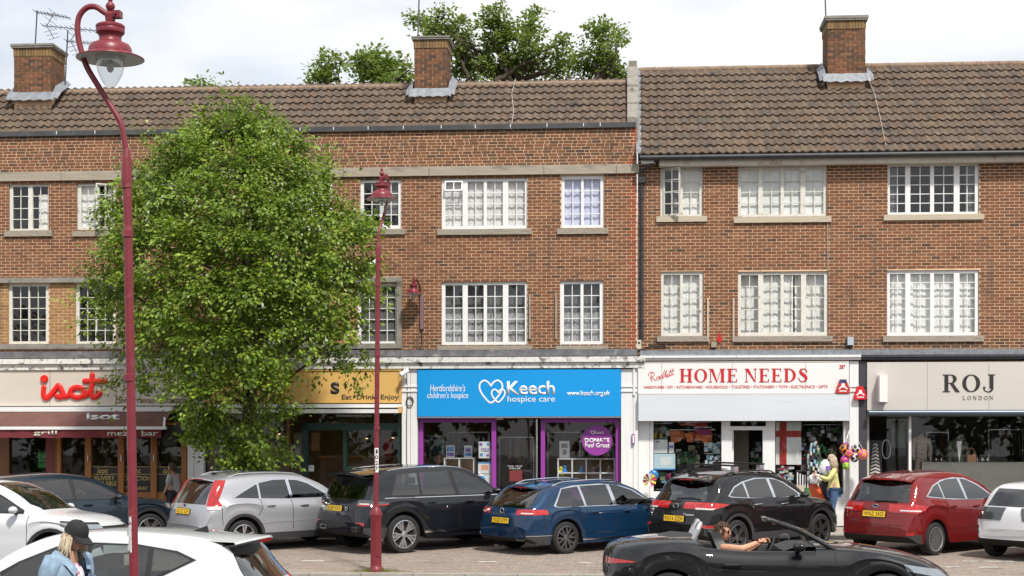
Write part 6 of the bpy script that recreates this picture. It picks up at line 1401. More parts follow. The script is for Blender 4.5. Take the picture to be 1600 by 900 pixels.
# --- red people carrier ------------------------------------------------------------------------------
pt = paint('dark_red_paint', (.19, .011, .012), .25, .28)
c = Car('parked_car', 'dark red hatchback with many-spoked silver wheel parked outside the boutique', 4.38, 1.83, pt,
        [(0, .58), (.02, .72), (.06, .90), (.14, 1.04), (.30, 1.26), (.48, 1.47), (.8, 1.575), (1.6, 1.625), (2.1, 1.60), (2.6, 1.44), (3.0, 1.24), (3.4, 1.03), (3.8, .95), (4.15, .86), (4.3, .72), (4.38, .56)],
        [(0, .54), (.14, .98), (.5, 1.08), (1.2, 1.05), (2.2, 1.0), (3.2, .96), (3.9, .86), (4.35, .54)],
        [(0, .40), (.3, .25), (.8, .23), (3.7, .23), (4.1, .23), (4.38, .34)], (.83, 3.48), .325, .39)
c.side([(.62, 1.16), (.92, 1.36), (1.25, 1.46), (1.7, 1.50), (2.1, 1.475), (2.5, 1.35), (3.05, 1.06), (3.05, 1.02), (1.5, 1.07), (.70, 1.14)], 'window_trim', m_chrome, .004)
c.side([(.68, 1.165), (.94, 1.34), (1.12, 1.40), (1.18, 1.115)], 'side_window', m_priv, .008); c.side([(1.23, 1.11), (1.17, 1.415), (1.45, 1.465), (1.84, 1.475), (1.94, 1.065)], 'side_window', m_priv, .008); c.side([(2.02, 1.06), (1.94, 1.47), (2.15, 1.44), (2.5, 1.32), (2.96, 1.07), (2.96, 1.035)], 'side_window', m_clear, .008)
c.end([(-.68, 1.05), (-.56, 1.45), (.56, 1.45), (.68, 1.05)], 'rear_window', m_clear, .75, off=.006)
wp = MB(); wp.tube([(c.xe(.05, 1.06) - .02, .05, 1.06), (c.xe(-.2, 1.075) - .02, -.2, 1.075), (c.xe(-.45, 1.065) - .02, -.45, 1.065)], .016, 6); wp.build('rear_wiper', m_trim, c.root, local=True)
for s in (-1, 1):
    c.cut(c.prism([(-.3, .88), (.26, .84), (.56, .93), (.56, .96), (.3, 1.015), (-.3, .985)]) + [(Vector((0, s * .52, 0)), Vector((0, -s * .9, -.2)).normalized())], .012, 'tail_lamp', m_tail, True)
    c.cut(c.prism([(-.3, .895), (.32, .875), (.36, .90), (-.3, .925)]) + [(Vector((0, s * .56, 0)), Vector((0, -s, 0)))], .016, 'lamp_strip', m_tailc, True)
    c.cut(c.prism([(-.2, .42), (.36, .42), (.36, .47), (-.2, .47)]) + [(Vector((0, s * .56, 0)), Vector((0, -s, 0))), (Vector((0, s * .82, 0)), Vector((0, s, 0)))], .014, 'reflector', m_tail, True)
c.cut([(Vector((0, 0, .43)), Vector((0, 0, 1))), (Vector((-1.82, 0, 0)), Vector((1, 0, 0)))], .008, 'bumper_cladding', m_clad, True)
c.put_wheels(('single', 16), m_rims); c.seam([(1.98, 1.05), (1.98, .4)]); c.seam([(1.20, 1.09), (1.20, .9), (1.10, .7)]); c.seam([(2.95, 1.0), (2.98, .4)]); c.seam([(.36, .9), (.40, .5)])
c.end([(-.66, .60), (-.66, .61), (.66, .61), (.66, .60)], 'boot_seam', m_shutl, .4, off=.002, thick=False)
c.handle(1.40, .94); c.handle(2.22, .92); c.mirror(2.90, 1.0); c.aerial(1.0, fin=False, ln=.4)
c.plate('WNZ 3425', .815); c.oval(0, .97, .07, .03, m_items[9]); c.badge('C-MAX', .60, .655, .26, .035, m_chrome, .02)
c.cabin(2.0, 1.15, 2.85, .70, 1.38); c.spoiler(pt, .32, .80, 1.485, .60); c.crease(1.25, 3.0, .50, .53, .02); c.crease(.9, 3.0, .93, .90, .008)
c.place(1458, -6.25, (.83, -.82), 45.5)
# --- blue-grey SUV at the left ------------------------------------------------------------------------------
pt = paint('slate_blue_paint', (.014, .024, .038), .3, .3)
c = Car('parked_car', 'slate blue SUV parked in front of the restaurant doors', 4.70, 1.90, pt,
        [(0, .62), (.03, .9), (.16, 1.10), (.6, 1.55), (1.0, 1.62), (1.9, 1.66), (2.5, 1.60), (2.95, 1.42), (3.4, 1.16), (3.6, 1.08), (4.1, 1.03), (4.45, .95), (4.62, .80), (4.70, .60)],
        [(0, .58), (.16, .98), (.5, 1.08), (2.3, 1.04), (3.4, 1.02), (4.3, .92), (4.66, .58)],
        [(0, .42), (.4, .28), (3.8, .28), (4.3, .28), (4.70, .40)], (.95, 3.82), .36, .43)
c.side([(.8, 1.12), (1.0, 1.50), (1.9, 1.54), (2.45, 1.50), (2.8, 1.37), (3.22, 1.13), (3.2, 1.06), (.9, 1.09)], 'window_trim', m_trim, .004)
c.side([(1.3, 1.11), (1.32, 1.49), (2.1, 1.52), (2.16, 1.09)], 'side_window', m_priv, .008); c.side([(2.24, 1.09), (2.20, 1.515), (2.45, 1.475), (2.78, 1.35), (3.14, 1.14), (3.14, 1.08)], 'side_window', m_clear, .008)
for s in (-1, 1): c.cut(c.prism([(4.25, .82), (4.8, .80), (4.8, .92), (4.2, .93)]) + [(Vector((0, s * .50, 0)), Vector((0, -s, 0)))], .008, 'head_lamp', m_lamp, True)
c.cut(c.prism([(3.46, 1.11), (2.55, 1.55), (2.6, 1.8), (3.7, 1.2)]) + [(Vector((0, .62, 0)), Vector((0, 1, 0))), (Vector((0, -.62, 0)), Vector((0, -1, 0)))], .006, 'windscreen', m_priv, True)
c.cladding(m_clad); c.put_wheels(('pair', 5), m_rims); c.seam([(2.2, 1.05), (2.2, .45)]); c.seam([(3.26, 1.0), (3.3, .45)]); c.handle(2.45, .97); c.mirror(3.06, 1.06)
c.cabin(2.3, 1.4, 3.1, .74, 1.42); c.place(233, -5.0, (3.82, -.86), 42, zs=.955)
# --- white hatch at the right edge ------------------------------------------------------------------------------
m_wpaint = paint('white_car_paint', (.60, .61, .63), .0, .3)
c = Car('parked_car', 'white hatchback cut by the right edge beside the dark red car', 4.06, 1.78, m_wpaint,
        [(0, .60), (.02, .74), (.06, .92), (.14, 1.02), (.42, 1.34), (.7, 1.44), (1.4, 1.48), (2.0, 1.45), (2.5, 1.28), (2.9, 1.06), (3.1, .98), (3.6, .90), (3.9, .78), (4.06, .56)],
        [(0, .56), (.14, .92), (.5, 1.0), (2.0, .95), (3.0, .92), (3.6, .82), (4.03, .54)], [(0, .40), (.3, .25), (3.4, .23), (4.06, .34)], (.72, 3.26), .325, .39)
c.side([(.75, 1.05), (.95, 1.30), (1.4, 1.36), (1.9, 1.34), (2.3, 1.22), (2.7, 1.0), (2.7, .97), (.8, 1.03)], 'side_window', m_priv, .006); c.end([(-.62, 1.02), (-.52, 1.34), (.52, 1.34), (.62, 1.02)], 'rear_window', m_priv, .75, off=.006)
for s in (-1, 1): c.cut(c.prism([(-.3, .78), (.2, .76), (.42, .98), (-.3, 1.02)]) + [(Vector((0, s * .46, 0)), Vector((0, -s, -.3)).normalized())], .012, 'tail_lamp', m_lampd, True)
c.cut([(Vector((0, 0, .42)), Vector((0, 0, 1))), (Vector((-1.7, 0, 0)), Vector((1, 0, 0)))], .008, 'bumper_cladding', m_clad, True)
for s in (-1, 1): c.cut(c.prism([(-.2, .50), (.2, .50), (.2, .64), (-.2, .64)]) + [(Vector((0, s * .74, 0)), Vector((0, -s, 0))), (Vector((0, s * .79, 0)), Vector((0, s, 0)))], .010, 'bumper_slot', m_trim, True)
c.put_wheels(('pair', 5), m_rimd); c.plate('', .72) if False else None
c.cabin(1.9, 1.05, 2.6, .62, 1.26); c.place(1530, -6.9, (.02, .68), 45)
# --- white crossover driving through at the left ------------------------------------------------------------------------------
c = Car('moving_car', 'white crossover with black wheel-arch trim driving in front of the slate blue SUV', 4.45, 1.82, m_wpaint,
        [(0, .60), (.06, .95), (.2, 1.12), (.6, 1.52), (1.0, 1.60), (1.8, 1.64), (2.25, 1.60), (2.7, 1.42), (3.15, 1.17), (3.35, 1.09), (3.9, 1.02), (4.2, .92), (4.36, .76), (4.45, .58)],
        [(0, .56), (.16, .98), (.5, 1.08), (2.0, 1.04), (3.2, 1.01), (4.0, .90), (4.42, .55)], [(0, .42), (.4, .27), (3.6, .27), (4.1, .27), (4.45, .36)], (.90, 3.54), .345, .42)
c.side([(.8, 1.12), (1.0, 1.46), (1.7, 1.52), (2.2, 1.49), (2.55, 1.36), (3.0, 1.12), (3.0, 1.06), (.9, 1.09)], 'window_trim', m_trim, .004); c.side([(2.06, 1.09), (2.0, 1.50), (2.2, 1.465), (2.53, 1.34), (2.92, 1.13), (2.92, 1.08)], 'side_window', m_clear, .008); c.side([(1.1, 1.11), (1.15, 1.46), (1.93, 1.49), (1.98, 1.09)], 'side_window', m_priv, .008)
c.cut(c.prism([(3.22, 1.12), (2.28, 1.545), (2.28, 1.8), (3.5, 1.22)]) + [(Vector((0, .62, 1.15)), Vector((0, 1, .25)).normalized()), (Vector((0, -.62, 1.15)), Vector((0, -1, .25)).normalized())], .006, 'windscreen', m_clear, True)
for s in (-1, 1):
    c.cut(c.prism([(3.75, .86), (4.6, .74), (4.6, .84), (4.3, .88), (3.7, .93)]) + [(Vector((0, s * .42, 0)), Vector((0, -s, 0)))], .010, 'head_lamp', m_lamp, True)
    c.cut(c.prism([(3.72, .915), (4.6, .835), (4.6, .85), (4.3, .895), (3.7, .94)]) + [(Vector((0, s * .42, 0)), Vector((0, -s, 0)))], .013, 'lamp_rim', m_trim, True)
c.end([(-.42, .72), (-.42, .84), (.42, .84), (.42, .72)], 'grille', m_trim, 4.0, rear=False, off=.010); c.end([(-.60, .40), (-.66, .56), (.66, .56), (.60, .40)], 'lower_grille', m_trim, 4.0, rear=False, off=.010)
c.cladding(m_clad); c.put_wheels(('pair', 5), m_rims); c.seam([(2.02, 1.06), (2.02, .45)]); c.seam([(3.1, 1.02), (3.1, .45)]); c.mirror(2.86, 1.06)
c.cabin(2.1, 1.3, 2.9, .72, 1.40); c.place(80, -11.3, (3.54, -.85), -9, slope=False)
# --- white hatchback close to the camera ------------------------------------------------------------------------------
c = Car('moving_car', 'white hatchback with shark-fin aerial close in front of the lamp post', 4.0, 1.74, m_wpaint,
        [(0, .58), (.02, .72), (.06, .88), (.16, .96), (.30, 1.10), (.52, 1.34), (.66, 1.395), (1.1, 1.45), (1.7, 1.475), (2.2, 1.44), (2.7, 1.24), (3.05, 1.02), (3.2, .96), (3.6, .88), (3.88, .76), (4.0, .54)],
        [(0, .54), (.16, .90), (.5, 1.0), (1.2, .985), (2.0, .94), (3.0, .92), (3.6, .82), (3.97, .52)], [(0, .38), (.3, .24), (3.4, .22), (4.0, .32)], (.70, 3.19), .31, .375, bow=(.16, .16))
c.side([(.76, 1.21), (.95, 1.29), (1.35, 1.35), (1.8, 1.36), (2.15, 1.32), (2.5, 1.18), (2.85, .98), (2.6, .955), (1.5, .98), (1.1, 1.045)], 'window_trim', m_trim, .004)
c.side([(.82, 1.21), (.97, 1.27), (1.18, 1.31), (1.18, 1.05), (1.12, 1.06)], 'side_window', m_priv, .008); c.side([(1.23, 1.03), (1.23, 1.31), (1.45, 1.335), (1.78, 1.34), (1.84, .985)], 'side_window', m_clear, .008); c.side([(2.0, .98), (1.94, 1.34), (2.13, 1.30), (2.46, 1.17), (2.72, .99), (2.6, .97)], 'side_window', m_clear, .008)
c.end([(-.64, 1.0), (-.50, 1.315), (.50, 1.315), (.64, 1.0)], 'rear_window', m_priv, .80, off=.006)
sp = MB(); X_ = -c.L / 2
sp.grid([[(X_ + .30 + .14 * (y / .6) ** 2, y, 1.385 - .04 * (y / .6) ** 2), (X_ + .31 + .14 * (y / .6) ** 2, y, 1.405 - .04 * (y / .6) ** 2), (X_ + .80, y, 1.43 - .055 * (y / .6) ** 2), (X_ + .70, y, 1.36 - .05 * (y / .6) ** 2)] for y in [-.58 + .116 * k for k in range(11)]], wrap=True); sp.build('roof_spoiler', m_wpaint, c.root, True, local=True)
q = MB(); q.box(X_ + .305, X_ + .33, -.16, .16, 1.35, 1.382); q.build('brake_lamp', m_tail, c.root, local=True)
for s in (-1, 1): c.cut(c.prism([(-.3, .80), (.35, .80), (.42, .98), (.3, 1.02), (-.3, 1.0)]) + [(Vector((0, s * .56, 0)), Vector((0, -s, 0)))], .012, 'tail_lamp', m_tail, True)
c.put_wheels(('pair', 5), m_rims); c.seam([(1.92, .98), (1.92, .4)]); c.handle(2.1, .86); c.mirror(2.62, .97); c.aerial(.98)
c.cabin(1.95, 1.1, 2.65, .62, 1.26); c.place(420, -23.4, (.10, .60), 176, slope=False)
# --- black convertible ------------------------------------------------------------------------------
pt = paint('convertible_black_paint', (.007, .0075, .009), 0, .5)
cv = c = Car('moving_car', 'black open-top sports car driven past by a man in sunglasses', 4.48, 1.92, pt,
        [(0, .66), (.03, .89), (.08, .99), (.25, 1.06), (.6, 1.105), (.95, 1.12), (1.18, 1.11), (1.22, 1.10), (2.6, 1.03), (2.8, 1.03), (3.15, 1.01), (3.7, .94), (4.1, .83), (4.35, .68), (4.48, .51)],
        [(0, .60), (.12, .85), (.4, .95), (.95, 1.01), (1.35, .975), (1.9, .94), (2.8, .945), (3.2, .935), (3.8, .82), (4.2, .69), (4.45, .47)], [(0, .36), (.3, .22), (.8, .19), (3.9, .19), (4.2, .18), (4.48, .26)], (.86, 3.50), .345, .39,
        plan=[(0, .70), (.05, .80), (.14, .87), (.4, .95), (.86, 1), (1.5, .975), (2.2, .955), (2.9, .965), (3.5, .985), (3.9, .94), (4.2, .84), (4.38, .70), (4.48, .5)], bow=(.20, .30), tub=(1.22, 2.66), crease=.012, blend=(.5, .9))
c.side([(.9, .985), (.9, .99), (1.0, .99), (1.0, .985)], 'x', pt) if False else None
for s in (-1, 1):
    c.cut(c.prism([(-.3, .78), (.10, .78), (.47, .815), (.10, .855), (-.3, .87)]) + [(Vector((0, s * .40, 0)), Vector((0, -s, 0)))], .010, 'tail_lamp', m_tail, True)
    c.cut(c.prism([(3.75, .72), (4.3, .60), (4.35, .66), (4.2, .72), (3.7, .80)]) + [(Vector((0, s * .50, 0)), Vector((0, -s, 0)))], .008, 'head_lamp', m_lamp, True)
    c.cut(c.prism([(2.98, .60), (3.0, .655), (3.30, .64), (3.24, .60)]) + [(Vector((0, s * .40, 0)), Vector((0, -s, 0)))], .008, 'side_vent', m_chrome, True)
c.seam([(1.34, .97), (1.30, .7), (1.40, .4)]); c.seam([(2.88, .94), (2.9, .4)]); c.handle(1.62, .78, ln=.22); c.put_wheels(('single', 10), m_rimd, .26)
c.seam([(.95, .88), (.99, .93), (1.05, .95), (1.11, .93), (1.15, .88), (1.11, .83), (1.05, .81), (.99, .83), (.95, .88)], .007, (-1,), 'fuel_flap_seam')
X_ = -c.L / 2 - .25
def cbox(nm, m, a, b, c_, d, e, f, sm=False):
    q = MB(); q.box(X_ + a, X_ + b, c_, d, e, f); return q.build(nm, m, cv.root, local=True)
q = MB(); q.grid([[(X_ + .98, y, 1.115 - .05 * (abs(y) / .6) ** 3), (X_ + 1.15, y, 1.15 - .05 * (abs(y) / .6) ** 3), (X_ + 1.44, y, 1.125 - .05 * (abs(y) / .6) ** 3), (X_ + 1.46, y, .9)] for y in [-.60 + .12 * k for k in range(11)]], flip=True); q.build('hood_cover', mat('soft_top_cloth', (.03, .03, .033), .9), c.root, True, local=True, fix=False)
for s in (-1, 1):
    st = MB(); y = s * .37
    st.grid([[(X_ + 1.62 + dx + .28 * (1 - f), y + w_ * .25 * (1 if f < .75 else .6), .55 + .62 * f) for dx, w_ in ((0, -1), (-.02, -.5), (-.02, .5), (0, 1), (.13, .9), (.13, -.9))] for f in (0, .3, .6, .78, .9, 1)], wrap=True)
    st.face([(X_ + 1.62 + dx, y + w_ * .15, 1.17) for dx, w_ in ((0, -1), (-.02, -.5), (-.02, .5), (0, 1), (.13, .9), (.13, -.9))]); st.box(X_ + 1.8, X_ + 2.35, y - .25, y + .25, .42, .60); st.build('seat', m_seat, c.root, True, local=True)
    rh = MB(); rh.tube([(X_ + 1.40, y - .2, 1.04), (X_ + 1.47, y - .2, 1.20), (X_ + 1.50, y - .13, 1.27), (X_ + 1.50, y + .13, 1.27), (X_ + 1.47, y + .2, 1.20), (X_ + 1.40, y + .2, 1.04)], .035, 8); rh.build('roll_hoop', m_rims, c.root, True, local=True)
q = MB(); q.grid([[(X_ + 2.50, y, .78), (X_ + 2.52, y, .95), (X_ + 2.68, y, 1.005), (X_ + 3.06, y, 1.005)] for y in [-.72 + .18 * k for k in range(9)]], flip=True); q.build('dashboard', m_seat, c.root, True, local=True, fix=False)
# windscreen: frame and glass
fp = [(X_ + 3.14, -.80, .97), (X_ + 2.72, -.67, 1.20), (X_ + 2.40, -.56, 1.305)]
fr = MB(); full = fp + [(X_ + 2.34, -.3, 1.322), (X_ + 2.33, 0, 1.326), (X_ + 2.34, .3, 1.322)] + [(p[0], -p[1], p[2]) for p in fp[::-1]]
fr.tube(full, .028, 8); fr.build('windscreen_frame', pt, c.root, True, local=True)
m_ws = glass('windscreen_glass', (.80, .84, .83), 1.3, .06)
q = MB(); q.grid([[(x * 1.0 + (0 if abs(f) > .99 else .10 * (1 - f * f)), y * f, z) for f in (-1, -.6, -.2, .2, .6, 1)] for x, y, z in ((X_ + 3.13, .79, .97), (X_ + 2.72, .67, 1.20), (X_ + 2.37, .56, 1.315))]); q.build('windscreen', m_ws, c.root, True, local=True, fix=False)
sw = MB(); n = 24; sw.tube([(X_ + 2.36 + .07 * sin(k * 6.283 / n), -.37 + .185 * cos(k * 6.283 / n), .93 + .17 * sin(k * 6.283 / n)) for k in range(n + 1)], .016, 8); sw.bar((X_ + 2.36, -.37, .93), (X_ + 2.52, -.37, .93), .05); sw.bar((X_ + 2.36, -.54, .93), (X_ + 2.36, -.2, .93), .03, .015); sw.build('steering_wheel', m_trim, c.root, True, local=True)
c.mirror(2.42, .95); 
c.place(942, -17.9, (.03, -.60), 0, slope=False); c.root.location.z += .0
# ================================================================== street lamps
m_lampred = mat('maroon_lamp_paint', (.19, .022, .032), .38, var=.12, scale=7, dirt_tone=((.26, .06, .07), .3, 9)); m_refl = mat('lamp_reflector', (.62, .60, .55), .6, dirt_tone=((.35, .31, .26), .35, 14)); m_bowl = glass('lamp_bowl_glass', (.86, .88, .88), 2.2, .05)
m_flake = mat('bare_grey_metal', (.52, .52, .52), .7, var=.15, scale=20); m_mauve = mat('mauve_paint', (.20, .12, .15), .6, dirt_tone=((.3, .24, .25), .3, 20))
def lamp_head(root, p, k=1.0):
    """lantern of spun metal with a glass bowl; p = centre of its brim"""
    P = lambda pr: [(r * k, z * k) for r, z in pr]
    h = MB(); h.lathe(P([(.292, .0), (.30, .004), (.298, .012), (.25, .032), (.195, .052), (.195, .062), (.188, .10), (.168, .132), (.108, .158), (.098, .175), (.098, .205), (.112, .225), (.124, .235), (.128, .26), (.124, .272), (.128, .28), (.128, .30), (.115, .312), (.04, .325), (.045, .36), (.05, .40), (.032, .425), (.02, .432)]), p, 36)
    o = h.build('hood', m_lampred, root, True, angle=35)
    u = MB(); u.lathe(P([(.292, .0), (.20, .022), (.128, .03), (.128, .012), (.0, .016)]), p, 36); u.build('reflector', m_refl, root, True, fix=False)
    b = MB(); b.lathe(P([(.126, .012), (.124, -.05), (.108, -.12), (.07, -.20), (.035, -.25), (0, -.262)]), p, 28); b.build('glass_bowl', m_bowl, root, True)
    b = MB(); b.ball((p[0], p[1], p[2] - .06 * k), .035 * k, 10, sc=(1, 1, 1.7)); b.build('bulb', m_refl, root, True)
    f = MB(); f.lathe(P([(.02, .43), (.032, .445), (.042, .47), (.040, .49), (.022, .512), (.016, .52), (.024, .535), (.026, .55), (.014, .57), (.008, .66), (.0, .68)]), p, 16); f.build('finial', m_lampred, root, True)
    c = MB(); c.box(p[0] + .03 * k, p[0] + .10 * k, p[1] - .045 * k, p[1] + .045 * k, p[2] + .37 * k, p[2] + .43 * k); c.tube([(p[0] + .06 * k, p[1] - .07 * k, p[2] + .40 * k), (p[0] + .06 * k, p[1] + .07 * k, p[2] + .40 * k)], .016 * k, 6); c.build('clamp', m_lampred, root)
# swan neck in its own plane: (out, up) measured from the tall lamp
NECK = [(0, 0), (.02, .13), (.06, .30), (.16, .47), (.27, .64), (.37, .81), (.425, .98), (.45, 1.13), (.435, 1.25), (.37, 1.325), (.29, 1.335), (.215, 1.29), (.15, 1.245)]
def catmull(pts, n=5):
    q = []
    for k in range(len(pts) - 1):
        p0, p1, p2, p3 = (Vector(pts[i]) for i in (max(k - 1, 0), k, k + 1, min(k + 2, len(pts) - 1)))
        for j in range(n):
            f = j / n; q.append(.5 * ((2 * p1) + (p2 - p0) * f + (2 * p0 - 5 * p1 + 4 * p2 - p3) * f * f + (3 * p1 - p0 - 3 * p2 + p3) * f ** 3))
    return q + [Vector(pts[-1])]
def street_lamp(label, base, top, rpole, d, k, rings, r_arm=.026):
    t = thing('street_lamp', label, 'street lamp', base, 0, 'maroon street lamps')
    b, tp = Vector(base), Vector(top); ax = lambda z: b.lerp(tp, (z - b.z) / (tp.z - b.z))
    m = MB(); prof = [(.125, 0), (.125, .05), (.115, .07), (.10, .10), (.098, .12), (.098, .94), (.118, 1.0), (.118, 1.03), (.075, 1.13), (.066, 1.15), (.066, 1.19), (.05, 1.20)]
    m.lathe(prof, b, 24); m.build('pedestal', m_lampred, t, True, angle=30)
    dr = MB(); dr.box(b.x + .02, b.x + .075, b.y - .104, b.y - .06, b.z + .28, b.z + .86); dr.build('pedestal_door', m_lampred, t)
    m = MB(); m.tube([b + Vector((0, 0, 1.18)), tp], [rpole, rpole * .93], 20); m.build('pole', m_lampred, t, True)
    m = MB()
    for z in rings: p = ax(z); m.lathe([(rpole, -.03), (rpole * 1.22, -.025), (rpole * 1.22, .025), (rpole, .03)], p, 20)
    m.lathe([(rpole * .9, -.30 * k), (rpole * 1.12, -.29 * k), (rpole * 1.12, -.05 * k), (rpole * .95, .0), (r_arm * k, .06 * k)], tp, 20); m.build('collar', m_lampred, t, True)
    m = MB(); m.tube([tp + Vector((d[0] * o * k, d[1] * o * k, (u) * k)) for o, u in catmull(NECK)], r_arm * k, 12); m.build('swan_neck', m_lampred, t, True)
    hp = tp + Vector((d[0] * .15 * k, d[1] * .15 * k, (1.245 - .385) * k)); lamp_head(t, hp, k); return t, ax
b1 = atd(209.5, 900, 12.9); b1.z = gz(b1.y); p1 = atd(198, 243, 12.9)
l1, ax1 = street_lamp('tall maroon street lamp nearest the camera with flaking paint and swan neck', b1, p1, .0375, (-1, 0), .91, (2.77, 3.94))
fk = MB(); random.seed(3)
for u_, v_ in ((206, 812), (210, 818), (205, 826), (204, 834), (207, 842), (205, 851), (209, 856), (206, 846), (210, 808)):
    z = CH + (700 - v_) / FPX * 12.9; p = ax1(z); a = -pi / 2 + (u_ - 206) / 6.5; q = []
    n = 9; r = .0385; sz = random.uniform(.018, .034); pr = []
    for k in range(n):
        b_ = 2 * pi * k / n; s_ = sz * random.uniform(.5, 1.2); da = s_ * cos(b_) / r * .8; dz = s_ * sin(b_) * 1.4; aa = min(max(a + da, -pi), 0); pr.append((p.x + r * cos(aa), p.y + r * sin(aa), p.z + dz))
    c_ = (p.x + r * cos(a), p.y + r * sin(a), p.z)
    for k in range(n): fk.face([c_, pr[k], pr[(k + 1) % n]])
tag(fk.build('flaked_patch', m_flake, l1, fix=False), kind='stuff')
b2 = at(587.5, 896, -9.9); b2.z = -.0; p2 = at(591, 384, -9.9)
l2, ax2 = street_lamp('thinner maroon street lamp with number 1027 standing before the black SUV', b2, p2, .044, (.28, .96), .98, (5.1, 3.85, 2.55))
pl = MB(); z0, z1 = Z(588, 738, -9.95), Z(588, 700, -9.95); p = ax2((z0 + z1) / 2)
pl.grid([[(p.x + .0475 * sin(a), p.y - .0475 * cos(a), z) for a in (-.85, -.4, 0, .4, .85)] for z in (z0, z1)]); pl.build('number_strip', m_whl, l2, fix=False)
for k, ch in enumerate('1027'): text(ch, 586.2 + (1 if ch == '1' else 0), 702 + 9 * k, 590.6 - (.4 if ch == '1' else 0), 708.6 + 9 * k, p.y - .049, m_char, l2, bold=.02, ext=.001)
wl_ = thing('wall_lamp', 'small maroon lantern bracketed to the brick wall left of the wide window', 'wall lamp', at(646, 460, -.35), 0)
lamp_head(wl_, at(646, 459, -.35), .74)
q = MB(); q.tube([at(646, 440, -.35), at(651, 437, -.25), at(656, 446, -.12), at(657.5, 462, -.05)], .02, 8); q.build('arm', m_black, wl_, True); ucube('bracket', m_mauve, 656.5, 462, 661.5, 514, -.07, -.01, wl_)
q = MB(); q.tube([at(658, 514, -.03), at(659, 535, -.03), at(656, 547, -.03), at(648, 553, -.03)], .012, 5); q.build('cable', m_black, wl_)
# parking sign on its post under the tree
sg = thing('parking_sign', 'white parking sign with blue symbol on a grey post under the tree', 'sign', at(347, 760, -2.3))
q = MB(); px = at(346, 690, -2.3); q.tube([(px.x, -2.28, gz(-2.3)), (px.x, -2.28, Z(346, 676, -2.3))], .03, 8); q.build('post', mat('galvanised_steel', (.33, .34, .35), .5, metal=.5), sg, True)
ucube('plate', m_whl, 333.5, 677, 346, 692, -2.34, -2.325, sg); ucube('blue_symbol', m_pblue, 335, 679, 341, 687, -2.344, -2.3405, sg); ucube('blue_symbol', m_pblue, 341.5, 682, 345, 687.5, -2.344, -2.3405, sg)
# television aerials
m_alu = mat('aerial_metal', (.10, .10, .11), .5, metal=.4)
def aerial(lab, mast, booms, y, dirx=1):
    t = thing('tv_aerial', lab, 'aerial', at(mast[0][0], mast[0][1], y), 0, 'television aerials on the chimneys'); q = MB(); q.tube([at(u, v, y) for u, v in mast], .018, 6); q.build('mast', m_alu, t, True)
    for (a, b, n, el, rf) in booms:
        q = MB(); A, B = at(*a, y - .05), at(*b, y - .05); q.tube([A, B], .011, 5); bo = q.build('boom', m_alu, t)
        for k in range(n):
            c = A.lerp(B, (k + .3) / n); e = MB(); e.tube([c + Vector((-.03, -el, .02)), c + Vector((.03, el, -.02))], .008, 4); e.build('element', m_alu, bo)
        if rf:
            for s_ in (-1, 1):
                e = MB(); c = A + Vector((.12, 0, 0)); e.tube([c, c + Vector((.18 if s_ < 0 else .2, 0, s_ * .33))], .010, 5)
                for f in (.4, .7, 1.0): m_ = c + Vector((.19 * f, 0, s_ * .33 * f)); e.tube([m_ + Vector((-.10, -.12, s_ * .07)), m_ + Vector((.10, .12, -s_ * .07))], .006, 4)
                e.build('reflector', m_alu, bo)
yc = yE + 1.2
aerial('television aerial highest on the sooty chimney, farthest from the lamp', [(55, 72), (58, 17)], [((55, 18.5), (110, 28), 10, .16, False)], yc)
aerial('pair of television aerials on one mast just left of the tall lamp', [(101, 146), (106, 47)], [((66, 40), (150, 48), 11, .17, True), ((103, 64), (156, 69), 9, .16, True)], yc + .4)
aerial('thin aerial mast rising from the middle chimney', [(653, 62), (655, -12)], [], yc); aerial('thin black aerial mast on the tall right chimney', [(1291, 46), (1289, -12)], [], yE2 + 2.2)
rf = thing('grass_tuft', 'yellow-green weeds growing at the foot of the left roof tiles', 'plant', at(262, 206, yE + .1), 0); q = MB()
for k in range(170):
    p = at(random.uniform(238, 284), 208, yE + random.uniform(.0, .25)); h = random.uniform(.06, .26) * (1.2 - abs(p.x - X(258)) / .6); d = random.uniform(-.07, .07); q.face([(p.x - .008, p.y, p.z), (p.x + .008, p.y, p.z), (p.x + d, p.y - .02, p.z + max(.03, h))])
tag(q.build('weed_blade', mat('weed_green', (0, 0, 0), .8, isl=[(.16, .18, .04), (.22, .22, .06), (.12, .16, .03)], trans=.3), rf, fix=False), kind='stuff')
